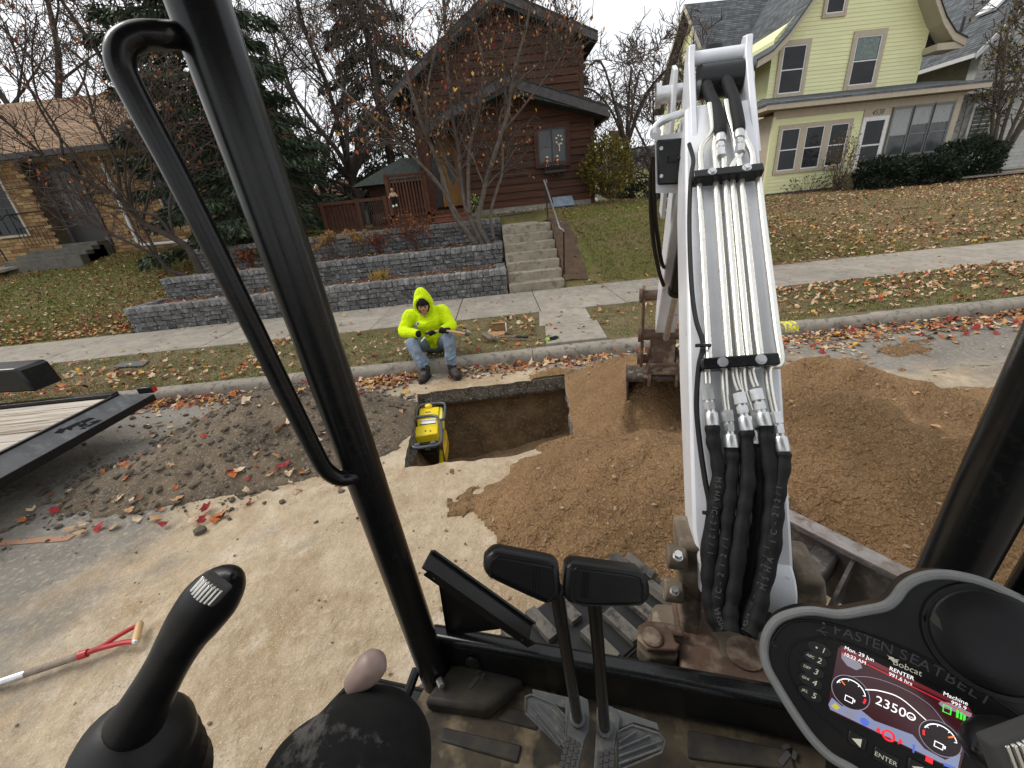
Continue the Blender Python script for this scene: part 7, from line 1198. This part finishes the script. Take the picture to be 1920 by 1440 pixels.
# vine on the white house
S = [([V3((22.42+.5*k, 21.9, 1.0)), V3((22.42+.5*k+.2*math.sin(k), 21.93, 2.6)), V3((22.5+.5*k, 21.93, 4.3))], .02, .008) for k in range(6)]; vb, vt, _ = grow(S, [(12, .8, .9, .6), (5, .4, .9, .6)], 83, up=.05); 
for q in (vb, vt): q.v = [(x, min(max(y, 21.9), 21.965), z) for x, y, z in q.v]
vr = thing('climbing_vine', 'bare climbing vine spread over the white clapboards', 'vine', (23.5, 21.9, 1)); part('stems', vb, m_bark2, vr, angle=180); part('runners', vt, m_bark2, vr, kind='stuff', angle=180)
# terrace planting
c = PY(640, 455, 10.3); c[2] = 1.05; hy = thing('hydrangea', 'dried hydrangea with tan flower heads behind the middle wall', 'shrub', tuple(c)); b = B(); P = []
for k in range(34):
    x = c[0]+rng.uniform(-.75, .75); y = 10.1+rng.uniform(0, .4); z = 1.42+rng.uniform(-.06, .16)+.12*math.sin(x*3); b.tube([(x*.7+c[0]*.3, y, 1.03), (x, y, z)], .006, 4); q = rng.normal(size=(46, 3)); q /= np.linalg.norm(q, axis=1)[:, None]; P.append(np.array([x, y, z+.03])+q*np.array([.062, .062, .052]))
P = np.vstack(P); part('stalks', b, m_bark3, hy); kite_part('flower_heads', P, rng.normal(size=P.shape), .04, .035, [M('dry_bloom', (.40, .24, .085), .85, (.30, .17, .06), 6), m_lf[4]], (rng.random(len(P)) < .25).astype(int), hy, kind='stuff')
for (x, y, s, lb) in ((778, 428, 1.0, 'reddish brown twiggy shrub in front of the top wall'), (712, 447, .6, 'small rusty shrub beside the dried hydrangea'), (475, 487, .55, 'bare twiggy shrub between post and handle on the terrace')):
    q = PY(x, y+18, 10.45); q[2] = 1.03; root = thing('twiggy_shrub', lb, 'shrub', tuple(q), group='bare shrubs on the terraces'); S = [([V3(q), V3(q)+V3((rng.normal()*.12*s, rng.normal()*.1*s, .35*s)), V3(q)+V3((rng.normal()*.4*s, rng.normal()*.25*s, .75*s))], .010, .004) for k in range(14)]; bg_, tn_, tips = grow(S, [(5, .32*s, .8, .7), (4, .16*s, .9, .7)], 91+int(x)); part('stems', tn_, M('red_twig', (.12, .05, .035), .85), root, angle=180)
    ti = [tips[rnd.randrange(len(tips))][0] for _ in range(int(240*s))]; kite_part('dead_leaves', np.array(ti), rng.normal(size=(len(ti), 3)), .05, .035, [m_lf[4], m_lf[1]], rng.integers(0, 2, len(ti)), root, kind='stuff')
for (x, y, lb) in ((718, 500, 'tuft of yellow grass on the lowest terrace bed'), (708, 512, 'pale small plant at the edge of the lowest bed')):
    q = PY(x, y+8, 9.2); q[2] = .6; root = thing('grass_tuft', lb, 'plant', tuple(q)); n_ = 90; kite_part('blades', np.tile(q, (n_, 1))+rng.normal(0, .06, (n_, 3))*np.array([1, .5, 0]), np.stack([rng.normal(0, .35, n_), rng.normal(0, .3, n_), np.ones(n_)], -1), rng.uniform(.12, .3, n_), .018, [m_lf[3], m_grs[1]], rng.integers(0, 2, n_), root, kind='stuff')
q = PZ(888, 382, 1.62); shrub('potted_flowers', 'dark pot of lime and white flowers at the porch steps', (-.55, 12.9, 1.98), (.2, .18, .2), 420, .06, [M('lime_leaf', (.30, .42, .04), .7), m_cwhite, m_yew[1]], (3, 1, 3), 77, twn=10, cat='plant'); 
for k in range(26): pass
gb = B()
for k in range(46): gb.add(rocks([(0, 0, 0)], [.06]).v and [tuple(V3(v_)*rnd.uniform(.6, 1.3)+V3((.05+k*.062, 13.25+.05*math.sin(k), 1.66))) for v_ in np.array(ICO)*.055], ICF)
part('border_stones', gb, m_conc, base=(1.5, 13.25, 1.66), smooth=True, kind='stuff', label='row of pale round stones along the brown house foundation', cat='stones')
# mulch mound by the yellow house
X, Y = np.meshgrid(np.linspace(-1, 1, 30), np.linspace(-1, 1, 30), indexing='ij'); c = PY(1560, 380, 15.8); z = .42*np.clip(1-(X**2+Y**2), 0, 1)**.8+fbm(X*4, Y*4, 4, 77)*.12-.04
part('mulch_mound', B().grid(np.stack([X*1.3, Y*.8, z], -1)), M('bark_mulch', (.17, .095, .05), .95, (.12, .065, .035), 8, bump=.9, bscale=40), base=(c[0], c[1], float(G(c[0], c[1]))), angle=180, label='low mound of brown mulch on the lawn before the yellow house', cat='mound')
# ------------------------------------------------------------------ grass
def blades(name, n_, x0, x1, y0, y1, hf, dens, hgt, wid, label, pm=(.5, .35, .15)):
    x = rng.uniform(x0, x1, n_); y = y0+(y1-y0)*rng.random(n_)**1.25; k = rng.random(n_) < dens(x, y); x, y = x[k], y[k]; m = len(x); P = np.stack([x, y, hf(x, y)-.008], -1); D = np.stack([rng.normal(0, .55, m), rng.normal(0, .55, m), np.ones(m)*.8], -1); dry = sstep(.42, .6, vnoise(x*.7, y*.7, 14)); u = rng.random(m); mi = np.where(u < .35+.5*dry*pm[1]/.35, 1, np.where(u > .9, 2, 0))
    return kite_part(name, P, D, hgt*rng.uniform(.5, 1.3, m), wid*rng.uniform(.7, 1.3, m), m_grs, mi, None, kind='stuff', label=label)
onwalk = lambda x, y: ((x > .45) & (x < 1.4))
bs_ = lambda x, y: boul_h(x, y); gz = lambda x, y: G(x, y)+fbm(x*.8, y*.8, 4, 97)*.07*sstep(8.45, 9, y)
a = blades('boulevard_grass', 60000, -9, 9, 4.94, 6.64, bs_, lambda x, y: np.where(onwalk(x, y), 0, .55+.6*(vnoise(x*1.3, y*1.3, 17)-.3)), .038, .010, 'thin dry grass on the boulevard strip', (.3, .65, .1)); a['category'] = 'grass'
a = blades('lawn_grass', 60000, -16, -7.9, 8.5, 14, gz, lambda x, y: .9, .055, .016, 'short green grass on the sloping lawn before the brick house'); a['category'] = 'grass'
a = blades('lawn_grass', 60000, 1.4, 9, 8.5, 15, gz, lambda x, y: np.where(x < 2.05-.2*(y-9), 0, .95), .055, .016, 'short green grass on the bank right of the steps'); a['category'] = 'grass'
a = blades('lawn_grass', 30000, 9, 24, 8.5, 20, gz, lambda x, y: .8, .06, .022, 'worn leafy grass before the yellow house', (.3, .6, .1)); a['category'] = 'grass'
a = blades('lawn_grass', 9000, -7.6, .1, 11.2, 14, gz, lambda x, y: .8, .06, .02, 'grass on the level yard behind the top wall'); a['category'] = 'grass'
# ------------------------------------------------------------------ fallen leaves
t_ = np.linspace(0, 2*math.pi, 11)[:-1]+math.pi/2; rr_ = np.where(np.arange(10) % 2 == 0, 1.0, .74); rr_[5] = .55; STAR = np.vstack([[0, 0, 0], np.stack([np.cos(t_)*rr_, np.sin(t_)*rr_, np.zeros(10)], -1)])
def leaves(name, label, x, y, z, smin, smax, wts, lift=.006):
    n_ = len(x); s = rng.uniform(smin, smax, n_); V = np.repeat(STAR[None], n_, 0).copy(); V[:, 1:, :2] *= rng.uniform(.62, 1.12, (n_, 10, 1)); V[:, :, 0] *= rng.uniform(.5, 1, (n_, 1)); V[:, :, 2] = .55*rng.uniform(-.2, 1, (n_, 1))*V[:, :, 0]**2+rng.uniform(-.35, .5, (n_, 1))*V[:, :, 1]**2+rng.normal(0, .12, (n_, 11)); V *= s[:, None, None]
    a = rng.uniform(0, 6.28, n_); tl = np.clip(rng.normal(0, .34, n_), -.8, .8); tl2 = np.clip(rng.normal(0, .3, n_), -.8, .8); c, q = np.cos(a)[:, None], np.sin(a)[:, None]; X_ = V[:, :, 0]*c-V[:, :, 1]*q; Y_ = V[:, :, 0]*q+V[:, :, 1]*c; Z_ = V[:, :, 2]+X_*np.tan(tl)[:, None]+Y_*np.tan(tl2)[:, None]
    v = np.stack([X_+x[:, None], Y_+y[:, None], Z_+(z+lift+s*.16)[:, None]], -1).reshape(-1, 3); f = np.array([[0, i, i % 10+1] for i in range(1, 11)]); F_ = (f[None]+np.arange(n_)[:, None, None]*11).reshape(-1, 3)
    me = bpy.data.meshes.new(name); me.from_pydata(v.tolist(), [], F_.tolist()); [me.materials.append(m) for m in m_lf]; me.polygons.foreach_set('material_index', np.repeat(rng.choice(6, n_, p=np.array(wts)/sum(wts)), 10)); me.update(); o = bpy.data.objects.new(name, me); COL.objects.link(o); return setp(o, label, 'leaves', kind='stuff')
W_ = (4, 3, 2, 1.2, 3, 4); W2 = (6, .9, .8, .5, 5, 4)
def reg(n_, x0, x1, y0, y1, dens): x = rng.uniform(x0, x1, n_); y = rng.uniform(y0, y1, n_); k = rng.random(n_) < dens(x, y); return x[k], y[k]
x, y = reg(2600, -9.5, 3.2, 4.95, 6.6, lambda x, y: np.where(onwalk(x, y), .12, .22+.5*sstep(.5, .75, vnoise(x*1.1, y*1.1, 5))+.35*((x > -.2) & (x < .5)))); leaves('boulevard_leaves', 'dry leaves scattered over the boulevard grass left and centre', x, y, boul_h(x, y)+.02, .026, .055, W_)
x, y = reg(3200, 3.2, 13, 4.95, 6.6, lambda x, y: .45+.4*sstep(5.3, 6.4, y)); leaves('boulevard_leaves', 'pale leaves thick on the boulevard right of the boom', x, y, boul_h(x, y)+.02, .026, .055, W2)
x = np.concatenate([rng.uniform(-5.2, -3.4, 340), rng.uniform(-3.4, -1.15, 260), rng.normal(-1.55, .22, 150), rng.uniform(-.75, 2.1, 400), rng.uniform(2.8, 12, 1900), rng.uniform(-9, -5, 120)]); y = 4.72-np.abs(rng.normal(0, .15, len(x)))*np.where(x > 2.8, 1.8, 1); k = ((np.abs(x+1.0) > .16) | (rng.random(len(x)) < .4)); x, y = x[k], y[k]; z = rng.random(len(x))*.06*np.exp(-((4.74-y)/.12))+np.maximum(gravel_h(x, y), 0)*(x < -1); leaves('gutter_leaves', 'red orange and yellow leaves drifted along the gutter', x, y, z, .024, .05, (4, 3, 1.8, 1.4, 3, 4))
x, y = reg(7500, -16, -7.9, 8.46, 13.5, lambda x, y: .16+.95*np.exp(-(y-8.4)/.8)+.35*np.exp(-((x+8.2)/1.2)**2)); leaves('lawn_leaves', 'orange and tan leaves on the lawn before the brick house', x, y, gz(x, y)+.02, .03, .06, W_)
x, y = reg(900, 1.4, 4.5, 8.5, 14, lambda x, y: np.where(x < 2.1, .5, .13)); leaves('lawn_leaves', 'few leaves on the green bank beside the steps', x, y, gz(x, y)+.03, .025, .05, W_)
x, y = reg(21000, 4.0, 24, 8.45, 19.4, lambda x, y: np.clip(.45+.6*np.exp(-(y-8.4)/1.5)+.5*(vnoise(x*.5, y*.5, 3)-.3), 0, 1)*np.where(x < 5.5, .5, 1)); leaves('lawn_leaves', 'thick pale leaf litter on the lawn before the yellow house', x, y, gz(x, y)+.02, .028, .058, W2)
x, y = reg(900, -7.6, 0, 8.8, 10.8, lambda x, y: np.where((y > 9.55) & (y < 9.95), 0, .8)); leaves('bed_leaves', 'dead leaves lying in the terrace beds', x, y, np.where(y < 9.7, .62, 1.05), .025, .05, (3, 3, 2, 1, 5, 2))
x, y = reg(240, -9, 9, 6.7, 8.4, lambda x, y: .35+.65*(y > 8.2)); leaves('walk_leaves', 'single leaves lying on the sidewalk', x, y, x*0+.17, .02, .045, (3, 3, 3, .5, 3, 2))
x, y = reg(420, -4.2, -1.1, 2.3, 4.5, lambda x, y: np.where(gravel_h(x, y) > -.12, .18+.65*np.exp(-((x+2.0)/.35)**2-((y-2.72)/.16)**2)+.3*(y < 2.8), .06)); leaves('rubble_leaves', 'bright leaves lying on the rubble heap', x, y, np.maximum(gravel_h(x, y), 0)+.01, .03, .055, (2.5, 3, 3, 1.6, 1, 4))
sx = rng.uniform(.2, 1.28, 26); k_ = rng.integers(0, 7, 26); leaves('step_leaves', 'a few leaves on the concrete steps', sx, 8.5+.29*k_+.12, .16+.175*(k_+1), .02, .04, (3, 4, 3, .5, 3, 1))
x, y = reg(60, -1.1, 6, 2.2, 4.4, lambda x, y: .5); k = nohole(x, y); x, y = x[k], y[k]; leaves('stray_leaves', 'stray leaves on the sandy street', x, y, np.maximum(sand_h(x, y), 0)+.01, .02, .045, W2)
